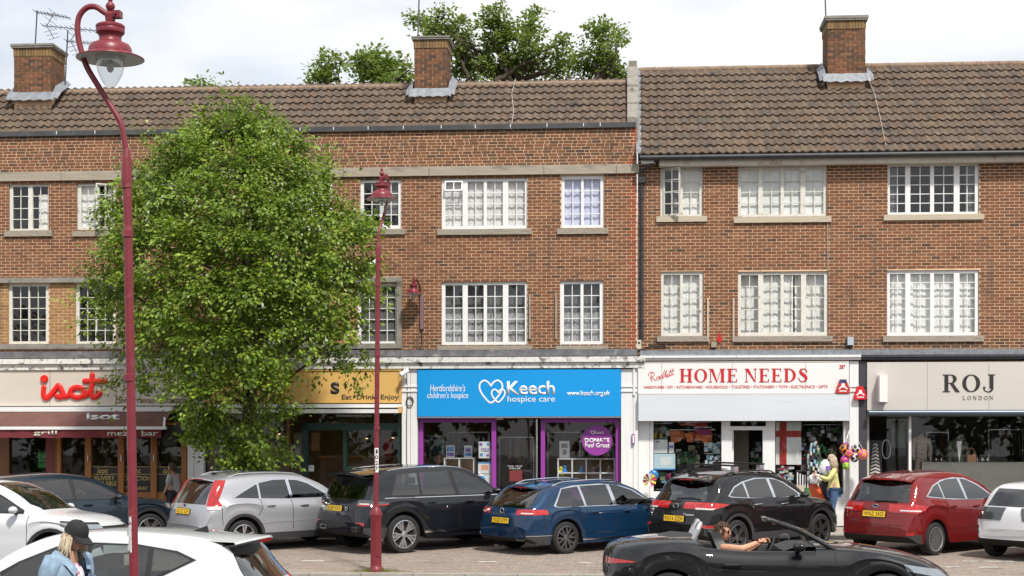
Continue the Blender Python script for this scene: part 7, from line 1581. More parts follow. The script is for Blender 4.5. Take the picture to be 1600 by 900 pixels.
# ================================================================== trees
m_leaf = mat('lime_leaf', (0, 0, 0), .42, coords='World', var=.35, scale=1.1, dirt_tone=((.33, .40, .035), .38, 1.5), isl=[(.080, .150, .016), (.155, .25, .024), (.22, .32, .030), (.12, .205, .02), (.30, .38, .040), (.19, .285, .026)], trans=.36, spec=.6)  # yellow patches and broad noise put lit and shaded clumps into the leaf colour
m_leafo = mat('oak_leaf', (0, 0, 0), .5, isl=[(.13, .20, .035), (.20, .28, .05), (.17, .24, .04), (.27, .34, .07)], trans=.5)
m_bark = mat('bark', (.075, .058, .042), .95, var=.35, scale=9, bump=.6, bscale=30, stretch=(3, 3, .5)); m_far = mat('far_leaf', (0, 0, 0), .7, isl=[(.06, .09, .025), (.10, .14, .04), (.08, .12, .03)], trans=.2)
def foliage(blobs, per, size, seed, droop=.35, shell=.55, spray=26, tight=.26):
    """leaf faces gathered in sprays over lumpy clumps: blobs of (centre, radius); returns vertices and faces"""
    rg = np.random.default_rng(seed); V, F = [], []; base = 0
    unit = lambda a: a / (np.linalg.norm(a, axis=-1, keepdims=True) + 1e-9)
    tot = sum(r ** 2 for c, r in blobs)
    for c, r in blobs:
        n = max(8, int(per * r * r / tot)); ns = max(2, n // spray)
        d = unit(rg.normal(size=(ns, 3)) + np.array([0, -.25, .35])); rad = r * (shell + (1.1 - shell) * rg.random(ns) ** .6)
        cen = np.array(c) + d * rad[:, None]; tw = unit(d * .8 + np.array([0, -.2, -.15]) + rg.normal(size=(ns, 3)) * .35); sc = .6 + .8 * rg.random(ns)
        k = rg.integers(0, ns, n); f = rg.random(n)[:, None]
        off = rg.normal(size=(n, 3)) * np.array([1, 1, .45]) * (tight * .5 * sc[k])[:, None] * (1 - .5 * f)
        pos = cen[k] + tw[k] * (f - .4) * (tight * 2.0 * sc[k])[:, None] + off - np.array([0, 0, 1]) * f ** 2 * .12
        ax = unit(tw[k] * .8 + unit(off) * .6 + rg.normal(size=(n, 3)) * .3 + np.array([0, 0, -droop])); nn = d[k] * .3 + np.array([0, -.35, .9]) + rg.normal(size=(n, 3)) * .38
        sd_ = unit(np.cross(ax, nn)); nn = np.cross(sd_, ax)
        L_ = size * (.6 + .7 * rg.random(n))[:, None]; W_ = L_ * .36; fold = nn * L_ * .10
        p0 = pos; p1 = pos + ax * L_ * .5 + sd_ * W_ + fold; p2 = pos + ax * L_; p3 = pos + ax * L_ * .5 - sd_ * W_ + fold
        V.append(np.stack([p0, p1, p2, p3], 1).reshape(-1, 3)); i = base + np.arange(n) * 4
        F.append(np.concatenate([np.stack([i, i + 1, i + 2], 1), np.stack([i, i + 2, i + 3], 1)])); base += 4 * n
    return np.concatenate(V), np.concatenate(F)
def crown(root, V, F, m, name='crown'):
    me = bpy.data.meshes.new(name); off = np.array(wloc(root)); me.from_pydata((V - off).tolist(), [], F.tolist()); me.materials.append(m); return link(name, me, root)
def limb(mb, a, b, r0, r1, sag=.0, n=6, wob=.06):
    a, b = Vector(a), Vector(b); L_ = (b - a).length; pts = []
    for k in range(n + 1):
        f = k / n; p = a.lerp(b, f); w_ = wob * L_ * sin(pi * f); pts.append(p + Vector((random.uniform(-w_, w_), random.uniform(-w_, w_), random.uniform(-w_, w_) * .5 - sag * sin(pi * f))))
    mb.tube(pts, [r0 + (r1 - r0) * k / n for k in range(n + 1)], 8)
# the street tree
random.seed(21); ty = -3.5
SPOT = [(372, 162, 17, 0), (356, 182, 22, 0), (392, 190, 24, .3), (335, 208, 32, -.4), (300, 225, 34, .3), (262, 222, 20, 0), (385, 222, 38, -.6), (430, 215, 32, .2), (458, 232, 24, -.2), (265, 262, 36, -.5), (235, 272, 26, .4), (325, 262, 44, -1.0), (395, 272, 46, -1.2), (450, 275, 42, -.6), (490, 268, 22, .3), (500, 300, 28, .1), (210, 310, 34, .2), (178, 322, 22, 0), (190, 355, 30, -.6), (255, 320, 46, -1.2), (320, 325, 50, -1.6), (395, 335, 50, -1.7), (460, 335, 46, -1.2), (525, 335, 32, -.3), (560, 345, 24, 0), (584, 362, 12, .2), (545, 375, 30, -.6), (500, 385, 42, -1.0), (440, 395, 48, -1.8), (365, 395, 52, -2.1), (290, 390, 50, -1.8), (225, 385, 42, -1.2), (178, 405, 30, -.3), (158, 432, 24, 0), (150, 462, 18, .2), (195, 450, 40, -1.0), (255, 455, 48, -1.8), (330, 460, 52, -2.2), (405, 465, 52, -2.2), (475, 455, 46, -1.6), (535, 430, 36, -.6), (562, 412, 22, .1), (545, 470, 30, -.3), (568, 452, 14, .3), (175, 490, 24, -.2), (220, 515, 40, -1.2), (290, 530, 50, -1.9), (370, 535, 52, -2.1), (445, 525, 46, -1.7), (505, 505, 40, -1.0), (540, 520, 22, -.2), (222, 562, 22, -.9), (196, 598, 20, -.2), (188, 625, 12, 0), (290, 598, 36, -1.4), (330, 605, 46, -1.8), (405, 600, 48, -1.8), (530, 560, 26, -.4), (562, 566, 17, .1), (579, 570, 9, .2), (312, 648, 28, -1.2), (350, 665, 38, -1.4), (420, 655, 36, -1.2), (310, 690, 22, -1.0), (395, 705, 32, -1.0), (430, 700, 20, -.7), (365, 712, 24, -1.0), (415, 728, 18, -.7), (385, 735, 16, -.8), (318, 668, 14, -.6)]
random.seed(8)
bl = []
for u, v, r, dy in SPOT:
    y = ty + dy * .95 + random.uniform(-.15, .15); p = at(u, v, y); bl.append((tuple(p), r / 71.0 * .76))
    if r > 30 and v < 580:                                                   # the side of the crown away from the street
        p = at(u, v, min(-.75, ty - dy * .8)); bl.append((tuple(p), r / 71.0 * .66))
tr = thing('street_tree', 'leafy green lime tree on the pavement in front of the cafe', 'tree', (X(388, ty), ty, gz(-3)), 0)
V, F = foliage(bl, 74000, .100, 4, shell=.78, spray=72, tight=.40, droop=.5); crown(tr, V, F, m_leaf)
q = MB(); tx = X(388, ty); g0 = gz(-3)
q.tube([(tx, ty, g0 - .05), (tx + .02, ty, g0 + .3), (tx - .03, ty, 1.8), (tx + .04, ty, 3.2), (tx, ty, 4.6), (tx - .05, ty, 6.2), (tx - .1, ty, 8.2), (tx - .15, ty, 9.4)], [.24, .19, .17, .16, .14, .10, .06, .025], 12); q.build('trunk', m_bark, tr, True)
q = MB()
for c, r in bl[::2]:
    if c[2] < 4.4 and abs(c[0] - tx) > 1.2: continue
    h = max(2.6, c[2] - .9 - abs(c[0] - tx) * .35); limb(q, (tx, ty, min(h, 8.5)), Vector(c), .05, .012)
q.build('limb', m_bark, tr, True, fix=False); tag(tr.children[-1], kind='stuff')
# trees standing behind the roofs
def back_tree(lab, spots, y, base_u, per, seed, size=.17, limbs=()):
    t = thing('back_tree', lab, 'tree', (X(base_u, y), y, .3), 0, 'trees behind the roofs'); b_ = [(tuple(at(u, v, y + random.uniform(-1.2, 1.2))), r * (y - CAM.y) / FPX) for u, v, r in spots]
    V, F = foliage(b_, int(per * 1.15), size, seed, shell=.15, droop=.1, spray=13, tight=.30); crown(t, V, F, m_leafo); q = MB(); x = X(base_u, y)
    top = Vector((x, y, Z(base_u, 118 if len(spots) > 4 else 150, y))); q.tube([(x, y, .2), (x + .1, y, 5), top], [.4, .32, .14], 10); q.build('trunk', m_bark, t, True)
    q = MB()
    for c, r in b_: limb(q, top + Vector((random.uniform(-.4, .4), 0, random.uniform(-1.5, .3))), c, .085, .014, n=7)
    for a, b2_, w0 in limbs: limb(q, at(*a, y - .8), at(*b2_, y - .8), w0, w0 * .4)
    tag(q.build('limb', m_bark, t, True, fix=False), kind='stuff'); return t
random.seed(4)
back_tree('thin-crowned tree behind the ridge, farthest left of the oaks', [(492, 128, 10), (503, 118, 12), (508, 98, 9), (514, 86, 7), (526, 98, 8), (529, 112, 6), (506, 132, 10), (520, 126, 7)], 21, 512, 900, 2)
back_tree('rounded tree behind the ridge left of the middle chimney', [(562, 96, 12), (583, 90, 14), (572, 108, 15), (596, 104, 16), (586, 122, 16), (610, 112, 13), (618, 92, 7), (602, 128, 12), (628, 120, 10), (640, 108, 8), (568, 125, 10), (632, 128, 10)], 23, 598, 3000, 3)
back_tree('spreading oak behind the roof right of the middle chimney', [(646, 28, 7), (662, 36, 12), (680, 22, 8), (678, 48, 14), (696, 20, 6), (697, 52, 16), (716, 40, 12), (725, 60, 14), (712, 78, 12), (728, 90, 14), (716, 112, 14), (736, 112, 14), (752, 40, 8), (764, 30, 12), (778, 16, 9), (785, 38, 14), (772, 58, 15), (792, 62, 14), (760, 78, 13), (785, 84, 12), (760, 106, 15), (792, 112, 13), (815, 58, 12), (826, 42, 9), (834, 18, 9), (830, 30, 6), (842, 52, 9), (828, 70, 12), (812, 90, 12), (842, 86, 13), (826, 112, 14), (850, 112, 12), (872, 66, 9), (882, 60, 7), (866, 84, 10), (884, 92, 12), (876, 114, 13), (900, 104, 12), (918, 116, 12), (908, 84, 9)], 25, 800, 8600, 5, limbs=(((775, 128), (812, 102), .14), ((812, 102), (838, 92), .1), ((735, 128), (722, 95), .09), ((800, 128), (770, 60), .09)))
back_tree('small oak top behind the roof just left of the stone upstand', [(926, 50, 10), (942, 44, 11), (958, 48, 10), (970, 58, 8), (936, 64, 9), (962, 66, 8), (925, 86, 9), (945, 84, 12), (935, 104, 13), (955, 98, 9), (948, 118, 12), (965, 118, 12), (974, 122, 8)], 24, 944, 2300, 6)
back_tree('tip of a tree just showing over the ridge above the street tree', [(303, 133, 6), (312, 130, 7), (321, 133, 6)], 22, 312, 200, 7)
# the wood across the street, behind the camera, that the glass and paintwork mirror
b_ = [];random.seed(9)
for k in range(90): x = random.uniform(-75, 75); h = random.uniform(2, 12.5); b_.append(((x, -84 + random.uniform(-3, 3), h), random.uniform(2.2, 3.6)))
V, F = foliage(b_, 26000, .75, 8, shell=.4, tight=1.2); me = bpy.data.meshes.new('treeline'); me.from_pydata(V.tolist(), [], F.tolist()); me.materials.append(m_far); tag(link('treeline', me), 'row of dark green trees across the street mirrored in the windows', kind='stuff')
# ================================================================== small goods on the pavement
BALLS = [(1318.5, 702, 7.5, (.75, .22, .02), (.02, .02, .02), 'orange and black football at the top left of the hanging bunch'), (1326, 709, 7.5, (.78, .26, .02), (.45, .03, .22), 'orange football low in the middle of the bunch'), (1321, 697, 6, (.62, .05, .38), (.02, .02, .02), 'magenta football behind the orange one'), (1337, 701, 7, (.75, .75, .76), (.02, .02, .03), 'white and black football at the top right of the bunch'), (1335, 716, 6.5, (.72, .72, .74), (.03, .03, .05), 'smaller white and black football at the foot of the bunch'), (1348, 710, 8.5, (.72, .06, .35), (.75, .30, .03), 'pink and orange football hanging farthest right'), (1320, 719, 7, (.70, .10, .10), (.40, .05, .35), 'red and purple football under the orange ones'), (1322, 728, 6, (.60, .62, .05), (.10, .35, .05), 'yellow and green football lowest in the bunch')]
for u, v, r, c1, c2, lab in BALLS:
    p = at(u, v, -.75 + random.uniform(-.08, .08)); t = thing('football', lab, 'ball', p, 0, 'footballs hung by the white pilaster'); m1, m2 = mat('ball_panel', c1, .35), mat('ball_patch', c2, .4); rr = r / 67
    bm = bmesh.new(); bmesh.ops.create_icosphere(bm, subdivisions=3, radius=rr); me = bpy.data.meshes.new('skin'); 
    ico = [Vector((0, 1, 1.618)), Vector((0, -1, 1.618)), Vector((1, 1.618, 0)), Vector((-1, 1.618, 0)), Vector((1.618, 0, 1)), Vector((-1.618, 0, 1))]; ico = [q_.normalized() for q_ in ico] + [-q_.normalized() for q_ in ico]; R_ = Matrix.Rotation(random.random() * 6, 3, 'X') @ Matrix.Rotation(random.random() * 6, 3, 'Z')
    for f in bm.faces: f.material_index = 1 if max((R_ @ f.calc_center_median()).normalized().dot(q_) for q_ in ico) > .90 else 0; f.smooth = True
    bm.to_mesh(me); bm.free(); me.materials.append(m1); me.materials.append(m2); link('skin', me, t)
nt_ = thing('ball_net', 'thin strings from which the bunch of footballs hangs', 'net', at(1327, 672, -.5)); q = MB()
for u, v, r, *_ in BALLS: q.tube([at(1327, 672, -.33), at(1327 + (u - 1327) * .55, 684, -.6), at(u, v - r, -.75)], .004, 4)
q.build('string', m_framew, nt_)
wm = thing('toy_windmill', 'multicoloured toy windmill on a stick by the white pier', 'toy', at(1015, 800, -.6)); p = at(1015, 750, -.6)
q = MB(); q.tube([(p.x - .06, -.6, gz(-.6)), (p.x, -.6, p.z)], .01, 5); q.build('stick', m_white, wm)
for k in range(10):
    a = k * .628; q = MB(); q.face([(p.x, -.62, p.z), (p.x + .17 * cos(a), -.66, p.z + .17 * sin(a)), (p.x + .15 * cos(a + .5), -.60, p.z + .15 * sin(a + .5))]); q.build('vane', [m_items[0], m_items[8], m_whl, m_items[0], m_items[8]][k % 5], wm, fix=False)
bl_ = thing('balloon', 'blue foil balloon behind the toy windmill', 'balloon', at(1021, 743, -.5)); q = MB(); p = at(1021, 742, -.5); q.ball(p, .12, 14, sc=(1, .5, 1)); q.build('skin', mat('blue_foil', (.05, .20, .50), .25, metal=.3), bl_, True); q = MB(); q.tube([p + Vector((0, 0, -.11)), p + Vector((.01, 0, -.8))], .004, 4); q.build('string', m_whl, bl_)
og = thing('padded_bag', 'tall orange padded bag leaning beside the woman in yellow', 'bag', at(1278, 806, -1.3)); rows = []
for k in range(13):
    f = k / 12; p = at(1284 - 10 * f + 3 * sin(f * 5), 806 - 50 * f, -1.35); w_ = (.10 + .05 * sin(f * 3.0)) * (1 if f < .92 else .6) * (1 + .07 * cos(k * pi)); rows.append([(p.x + w_ * cos(a * .5236), -1.35 + w_ * .6 * sin(a * .5236), p.z) for a in range(12)])
q = MB(); q.grid(rows, 0, True); q.face(rows[-1]); q.build('padding', mat('orange_nylon', (.62, .09, .03), .5, var=.15, scale=12), og, True, fix=False)
q = MB(); p = at(1275, 757, -1.35); q.tube([p, p + Vector((-.10, 0, .06)), p + Vector((-.14, 0, -.02))], .015, 6); q.build('strap', m_items[0], og, True)
bk = thing('black_bag', 'black upright bag between the orange bag and the woman in yellow', 'bag', at(1288, 806, -1.2)); rows = []
for k in range(9):
    f = k / 8; p = at(1291 - 2 * f, 806 - 50 * f, -1.2); w_ = (.15 - .03 * f) * (1 if k < 8 else .7); rows.append([(p.x + w_ * cos(a * .5236), -1.2 + w_ * .6 * sin(a * .5236), p.z) for a in range(12)])
q = MB(); q.grid(rows, 0, True); q.face(rows[-1]); q.build('fabric', mat('black_nylon', (.025, .025, .03), .6), bk, True, fix=False); q = MB(); p = at(1289, 757, -1.2); q.tube([p + Vector((-.07, 0, 0)), p + Vector((-.05, 0, .12)), p + Vector((.05, 0, .12)), p + Vector((.07, 0, 0))], .012, 6); q.build('handle', m_black, bk, True)
# ================================================================== people
m_skin = mat('skin', (.50, .27, .18), .5, var=.08, scale=20); m_skin2 = mat('tanned_skin', (.58, .30, .19), .5, var=.08, scale=20); m_hairb = mat('blonde_hair', (.52, .43, .31), .6, var=.35, scale=30, stretch=(1, 1, .2)); m_hairbr = mat('brown_hair', (.07, .036, .020), .6, var=.4, scale=30)
m_hairg = mat('grey_hair', (.45, .42, .38), .7, var=.3, scale=30); m_lens = mat('dark_lens', (.008, .008, .01), .08); m_lip = mat('lips', (.42, .13, .11), .5); m_eye = mat('eye_dark', (.03, .022, .02), .2)
m_denim = mat('pale_denim', (.24, .34, .45), .85, var=.25, scale=16, bump=.3, bscale=120, dirt_tone=((.40, .50, .58), .42, 7)); m_jean = mat('blue_jean', (.055, .11, .22), .85, var=.3, scale=9, dirt_tone=((.11, .18, .32), .35, 5)); m_cap = mat('black_cap_cloth', (.016, .016, .018), .85, bump=.2, bscale=200)
m_floral = mat('floral_blouse', (.80, .74, .78), .8, dirt_tone=((.30, .04, .14), .60, 26)); m_yel = mat('pale_yellow_knit', (.66, .62, .25), .9, var=.12, scale=10, bump=.3, bscale=120); m_gtee = mat('grey_tee', (.36, .35, .35), .9, var=.12, scale=8); m_bagw = mat('white_carrier', (.78, .79, .80), .45, var=.08, scale=5)
def skin(verts, edges, radii, root=0, sub=2):
    me = bpy.data.meshes.new('skin_frame'); me.from_pydata([tuple(v) for v in verts], edges, []); o = bpy.data.objects.new('skin_frame', me); COL.objects.link(o)
    mo = o.modifiers.new('s', 'SKIN'); mo.use_smooth_shade = True; mo.branch_smoothing = .6
    for k, r in enumerate(radii): me.skin_vertices[0].data[k].radius = (r, r) if not isinstance(r, tuple) else r
    me.skin_vertices[0].data[root].use_root = True
    if sub: ss = o.modifiers.new('u', 'SUBSURF'); ss.levels = ss.render_levels = sub
    dg = bpy.context.evaluated_depsgraph_get(); dg.update(); r = bpy.data.meshes.new_from_object(o.evaluated_get(dg)); bpy.data.objects.remove(o); bpy.data.meshes.remove(me); return r
class Fig:
    """a figure from named joints in its own space (x forward, y left, z up)"""
    def __init__(f, label, loc, yaw, J, group=None):
        f.J = {k: Vector(v) for k, v in J.items()}; f.root = thing('person', label, 'person', loc, yaw, group)
    def chain(f, names, radii, extra=(), sub=2):
        """names: list of chains of joint names; shared names join"""
        idx, vs, rs, es = {}, [], [], []
        for ch in names:
            prev = None
            for n in ch:
                if n not in idx: idx[n] = len(vs); vs.append(f.J[n]); rs.append(radii[n])
                if prev is not None: es.append((prev, idx[n]))
                prev = idx[n]
        return skin(vs, es, rs, 0, sub)
    def add(f, me, name, mats, smooth=True, parent=None):
        me.materials.clear()
        for m in (mats if isinstance(mats, (list, tuple)) else [mats]): me.materials.append(m)
        me.polygons.foreach_set('use_smooth', [smooth] * len(me.polygons)); me.name = name; return link(name, me, parent or f.root)
def join(meshes):
    bm = bmesh.new()
    for m in meshes: bm.from_mesh(m)
    me = bpy.data.meshes.new('body'); bm.to_mesh(me); bm.free(); return me
def head_mesh(c, R3, s=1.0):
    """face with brow, eye hollows, nose, mouth and chin; x forward"""
    mb = MB(); n, k_ = 28, 18; rows = []
    for i in range(k_ + 1):
        a = pi * i / k_ - pi / 2; row = []
        for j in range(n):
            b = 2 * pi * j / n; x, y, z = cos(a) * cos(b), cos(a) * sin(b), sin(a); px, py, pz = x * .092, y * .073, z * .118; fx = max(0, x)
            if z < 0: q = 1 - .24 * abs(z) ** 1.6; px *= q; py *= q; px += .022 * abs(z) * fx
            e = lambda *t: math.exp(-sum(((v - m_) / w_) ** 2 for v, m_, w_ in t)) * (1 if x > 0 else 0)
            px += .026 * e((y, 0, .15), (z, -.14, .15)) + .012 * e((y, 0, .10), (z, .05, .18)) + .007 * e((z, .16, .08)) - .010 * e((abs(y), .40, .17), (z, .03, .10)) + .007 * e((y, 0, .30), (z, -.45, .06)) + .010 * e((y, 0, .3), (z, -.78, .16))
            row.append(c + R3 @ Vector((px * s, py * s, pz * s)))
        rows.append(row)
    mb.grid(rows, 0, True)
    for sg_ in (-1, 1):
        p = lambda x, y, z: c + R3 @ Vector((x * s, sg_ * y * s, z * s)); mb.tube([p(-.005, .070, .028), p(-.018, .083, .022), p(-.018, .082, -.01), p(-.004, .070, -.03)], [.008, .013, .012, .007], 8)
    return mb.mesh('body', m_skin, True, angle=180)
def face(f, c, R3, s=1.0, specs=False, brow=None):
    p = lambda x, y, z: c + R3 @ Vector((x * s, y * s, z * s)); mb = MB()
    if specs:
        for sg_ in (-1, 1):
            mb.obox(Matrix.Translation(p(.088, sg_ * .034, .006)) @ R3.to_4x4(), .010 * s, .052 * s, .040 * s); mb.tube([p(.084, sg_ * .058, .012), p(.04, sg_ * .076, .012), p(-.01, sg_ * .078, .012)], .004, 5)
        mb.bar(p(.094, -.012, .012), p(.094, .012, .012), .006); mb.build('sunglasses', m_lens, f.root, local=True)
    else:
        for sg_ in (-1, 1): mb.ball(p(.080, sg_ * .032, .004), .010 * s, 8, sc=(.6, 1.2, .7))
        mb.build('eye', m_eye, f.root, True, local=True)
    mb = MB()
    for sg_ in (-1, 1): mb.tube([p(.091, sg_ * .016, .024), p(.088, sg_ * .034, .030), p(.074, sg_ * .052, .024)], .0045, 5)
    mb.build('eyebrow', brow or m_hairbr, f.root, True, local=True)
    mb = MB(); mb.tube([p(.084, -.022, -.052), p(.094, 0, -.050), p(.084, .022, -.052)], [.003, .007, .003], 6); mb.build('mouth', m_lip, f.root, True, local=True)
def hair_cap(f, c, R3, m, test, s=1.0, n=260, length=.10, seed=1, spread=.35, down=1.0, thick=.010):
    """hair of many tapering locks over a fitted cap; test(x, y, z) says where it grows on the unit head"""
    rg = random.Random(seed); mb = MB(); rows = []; k_, n_ = 14, 22
    for i in range(k_ + 1):
        a = pi * i / k_ - pi / 2; rows.append([(cos(a) * cos(2 * pi * j / n_), cos(a) * sin(2 * pi * j / n_), sin(a)) for j in range(n_)])
    P = lambda d, g: c + R3 @ Vector((d[0] * .092 * g * s, d[1] * .076 * g * s, d[2] * .118 * g * s))
    for i in range(k_):
        for j in range(n_):
            q = [rows[i][j], rows[i][(j + 1) % n_], rows[i + 1][(j + 1) % n_], rows[i + 1][j]]
            if all(test(*d) for d in q): mb.face([P(d, 1.09) for d in q])
    cnt = 0
    while cnt < n:
        d = Vector((rg.gauss(0, 1), rg.gauss(0, 1), rg.gauss(0, 1))).normalized()
        if not test(*d): continue
        cnt += 1; p = P(d, 1.08); L_ = length * s * rg.uniform(.6, 1.2); o = R3 @ Vector((d.x - .35, d.y, 0)); o = o.normalized() * spread
        t1 = p + (o * .6 + Vector((0, 0, -.5 * down))) * L_ * .5 + Vector((rg.gauss(0, .006), rg.gauss(0, .006), 0)); t2 = p + (o * .8 + Vector((0, 0, -1.2 * down))) * L_ + Vector((rg.gauss(0, .012), rg.gauss(0, .012), 0))
        mb.tube([p, t1, t2], [thick * s, thick * s, .002], 5, cap=False)
    return mb.build('hair', m, f.root, True, local=True, angle=180, fix=False)
def hand(f, wrist, direc, palm, side=1, curl=.6, s=1.0):
    """palm with four bent fingers and a thumb, as one mesh"""
    w_, d, n = Vector(wrist), Vector(direc).normalized(), Vector(palm).normalized(); n = (n - d * n.dot(d)).normalized(); r = d.cross(n) * side
    out = [skin([w_, w_ + d * .045 * s, w_ + d * .085 * s], [(0, 1), (1, 2)], [(.024 * s, .026 * s), (.036 * s, .017 * s), (.036 * s, .015 * s)], 0, 2)]
    for k, (o, ln) in enumerate(((-.030, .068), (-.010, .078), (.011, .073), (.030, .056))):
        b = w_ + d * .082 * s + r * o * s; a = curl * (.8 + .15 * k); p1 = b + (d * cos(a * .5) + n * sin(a * .5)) * ln * .45 * s; p2 = p1 + (d * cos(a * 1.3) + n * sin(a * 1.3)) * ln * .33 * s; p3 = p2 + (d * cos(a * 2) + n * sin(a * 2)) * ln * .25 * s
        out.append(skin([b - d * .02 * s, b, p1, p2, p3], [(0, 1), (1, 2), (2, 3), (3, 4)], [.009 * s, .0095 * s, .0088 * s, .008 * s, .0065 * s], 0, 1))
    b = w_ + d * .03 * s - r * .026 * s; p1 = b + (d * .5 - r * .6 + n * .4).normalized() * .038 * s; p2 = p1 + (d * .8 - r * .15 + n * .5).normalized() * .034 * s
    out.append(skin([b, p1, p2], [(0, 1), (1, 2)], [.013 * s, .011 * s, .008 * s], 0, 1)); return out
def rot(yaw=0, pitch=0, roll=0): return Matrix.Rotation(yaw, 3, 'Z') @ Matrix.Rotation(pitch, 3, 'Y') @ Matrix.Rotation(roll, 3, 'X')
LEGS = [['pel', 'hipl', 'kneel', 'ankl', 'toel'], ['pel', 'hipr', 'kneer', 'ankr', 'toer']]
RL_ = dict(pel=(.13, .10), hipl=.095, hipr=.095, kneel=.058, kneer=.058, ankl=.036, ankr=.036, toel=(.036, .022), toer=(.036, .022))
# --- woman in the black cap and denim jacket, close to the camera
hc = atd(117, 838, 13.3); base = Vector((hc.x - .06, hc.y, gz(hc.y))); hz = hc.z - base.z
J = dict(pel=(0, 0, .88), waist=(0, 0, 1.03), chest=(.02, 0, 1.20), neck=(.03, 0, 1.345), neck2=(.055, 0, hz - .09), shl=(0, .17, 1.30), shr=(0, -.17, 1.30), ell=(-.05, .23, 1.02), elr=(-.06, -.23, 1.02), wrl=(.12, .20, .86), wrr=(.10, -.21, .84), hipl=(0, .09, .84), hipr=(0, -.09, .84), kneel=(.16, .09, .46), kneer=(.02, -.09, .46), ankl=(.12, .09, .08), ankr=(-.22, -.09, .12), toel=(.26, .09, .03), toer=(-.10, -.09, .03))
f = Fig('woman in a black baseball cap and pale denim jacket looking down', base, radians(-24), J); R3 = rot(radians(2), radians(24))
hcl = f.J['neck2'] + Vector((.03, 0, .09))
body = f.chain([['pel', 'waist', 'chest', 'neck', 'neck2'], ['chest', 'shl', 'ell', 'wrl'], ['chest', 'shr', 'elr', 'wrr']] + LEGS, {**RL_, 'waist': (.13, .10), 'chest': (.14, .10), 'neck': .055, 'neck2': .05, 'shl': .042, 'shr': .042, 'ell': .032, 'elr': .032, 'wrl': .025, 'wrr': .025})
f.add(join([body, head_mesh(hcl, R3)] + hand(f, f.J['wrl'], (.7, 0, -.5), (0, -1, 0), 1) + hand(f, f.J['wrr'], (.7, 0, -.5), (0, 1, 0), -1)), 'body', m_skin)
J2 = {k: v.copy() for k, v in f.J.items()}
def garment(f, chains, radii, name, m, sub=2, cut=None):
    me = f.chain(chains, radii, sub=sub)
    if cut:
        bm = bmesh.new(); bm.from_mesh(me)
        for co, no in cut: bmesh.ops.bisect_plane(bm, geom=bm.verts[:] + bm.edges[:] + bm.faces[:], plane_co=Vector(co), plane_no=Vector(no).normalized(), clear_outer=True)
        bm.to_mesh(me); bm.free()
    return f.add(me, name, m)
f.J['hem'] = Vector((0, 0, .90)); f.J['cufl'] = f.J['ell'].lerp(f.J['wrl'], .88); f.J['cufr'] = f.J['elr'].lerp(f.J['wrr'], .88); f.J['nk'] = f.J['neck'] + Vector((0, 0, -.02)); f.J['shl2'] = Vector((0, .185, 1.295)); f.J['shr2'] = Vector((0, -.185, 1.295))
garment(f, [['hem', 'waist', 'chest', 'nk']], {'hem': (.15, .12), 'waist': (.15, .115), 'chest': (.165, .125), 'nk': (.085, .075)}, 'blouse', m_floral)
q = MB(); rows = []                                                   # jacket body open at the front, then its sleeves
for z, rx, ry, cx in ((.88, .155, .205, 0), (.95, .158, .208, 0), (1.05, .155, .205, .005), (1.15, .155, .21, .015), (1.24, .145, .212, .02), (1.31, .12, .195, .015), (1.355, .085, .14, .01), (1.385, .075, .095, .01)):
    g_ = .22 + max(0, z - 1.1) * 1.6; rows.append([(cx + rx * cos(a_) + .006 * sin(5 * a_ + z * 20), ry * sin(a_), z + .008 * sin(3 * a_)) for a_ in [g_ + (2 * pi - 2 * g_) * k / 26 for k in range(27)]])
q.grid(rows); q.grid([[Vector(p) * .98 + Vector((0, 0, .02)) for p in r] for r in rows], flip=True)
jk = q.build('denim_jacket', m_denim, f.root, True, local=True, angle=180, fix=False)
q = MB()
for s_ in 'lr':
    sh, el, wr = f.J['sh' + s_], f.J['el' + s_], f.J['wr' + s_]; sg_ = 1 if s_ == 'l' else -1
    pts = [sh + Vector((0, -sg_ * .07, -.01)), sh + Vector((0, sg_ * .005, .0)), sh.lerp(el, .25) + Vector((0, sg_ * .012, 0)), sh.lerp(el, .6), el, el.lerp(wr, .3), el.lerp(wr, .7), el.lerp(wr, .9)]
    q.tube(pts, [.085, .094, .090, .078, .072, .064, .056, .054], 14)
q.build('jacket_sleeve', m_denim, jk, True, local=True, angle=180, fix=False)
q = MB()
for s_ in (-1, 1):
    P = [Vector((-.06, s_ * .05, 1.40)), Vector((.03, s_ * .095, 1.39)), Vector((.11, s_ * .085, 1.33)), Vector((.165, s_ * .05, 1.25))]; O = [Vector((-.10, s_ * .10, 1.365)), Vector((.02, s_ * .165, 1.335)), Vector((.13, s_ * .155, 1.285)), Vector((.185, s_ * .11, 1.20))]
    q.grid([P, [(a + b) / 2 + Vector((.004, 0, .022)) for a, b in zip(P, O)], O])
q.build('jacket_collar', m_denim, jk, True, local=True, fix=False)
q = MB()
for s_ in (-1, 1):
    q.tube([(.19, s_ * .10, 1.19), (.195, s_ * .09, 1.05), (.19, s_ * .085, .93)], .006, 5); q.grid([[(.178, s_ * .135, 1.20), (.186, s_ * .075, 1.19)], [(.186, s_ * .135, 1.165), (.196, s_ * .075, 1.155)]])
q.build('jacket_placket', mat('denim_stitch', (.13, .19, .27), .9), jk, True, local=True, fix=False)
garment(f, LEGS[:1] + LEGS[1:], {**RL_, 'pel': (.16, .125), 'hipl': .115, 'hipr': .115, 'kneel': .078, 'kneer': .078, 'ankl': .062, 'ankr': .062, 'toel': .03, 'toer': .03}, 'trousers', m_jean)
face(f, hcl, R3, brow=m_hairb)
hair_cap(f, hcl, R3, m_hairb, lambda x, y, z: (x < .30 and -.66 < z < .22), n=420, length=.095, seed=2, spread=.45, thick=.007)
q = MB(); rows = []; P = lambda x, y, z: hcl + R3 @ Vector((x, y, z))
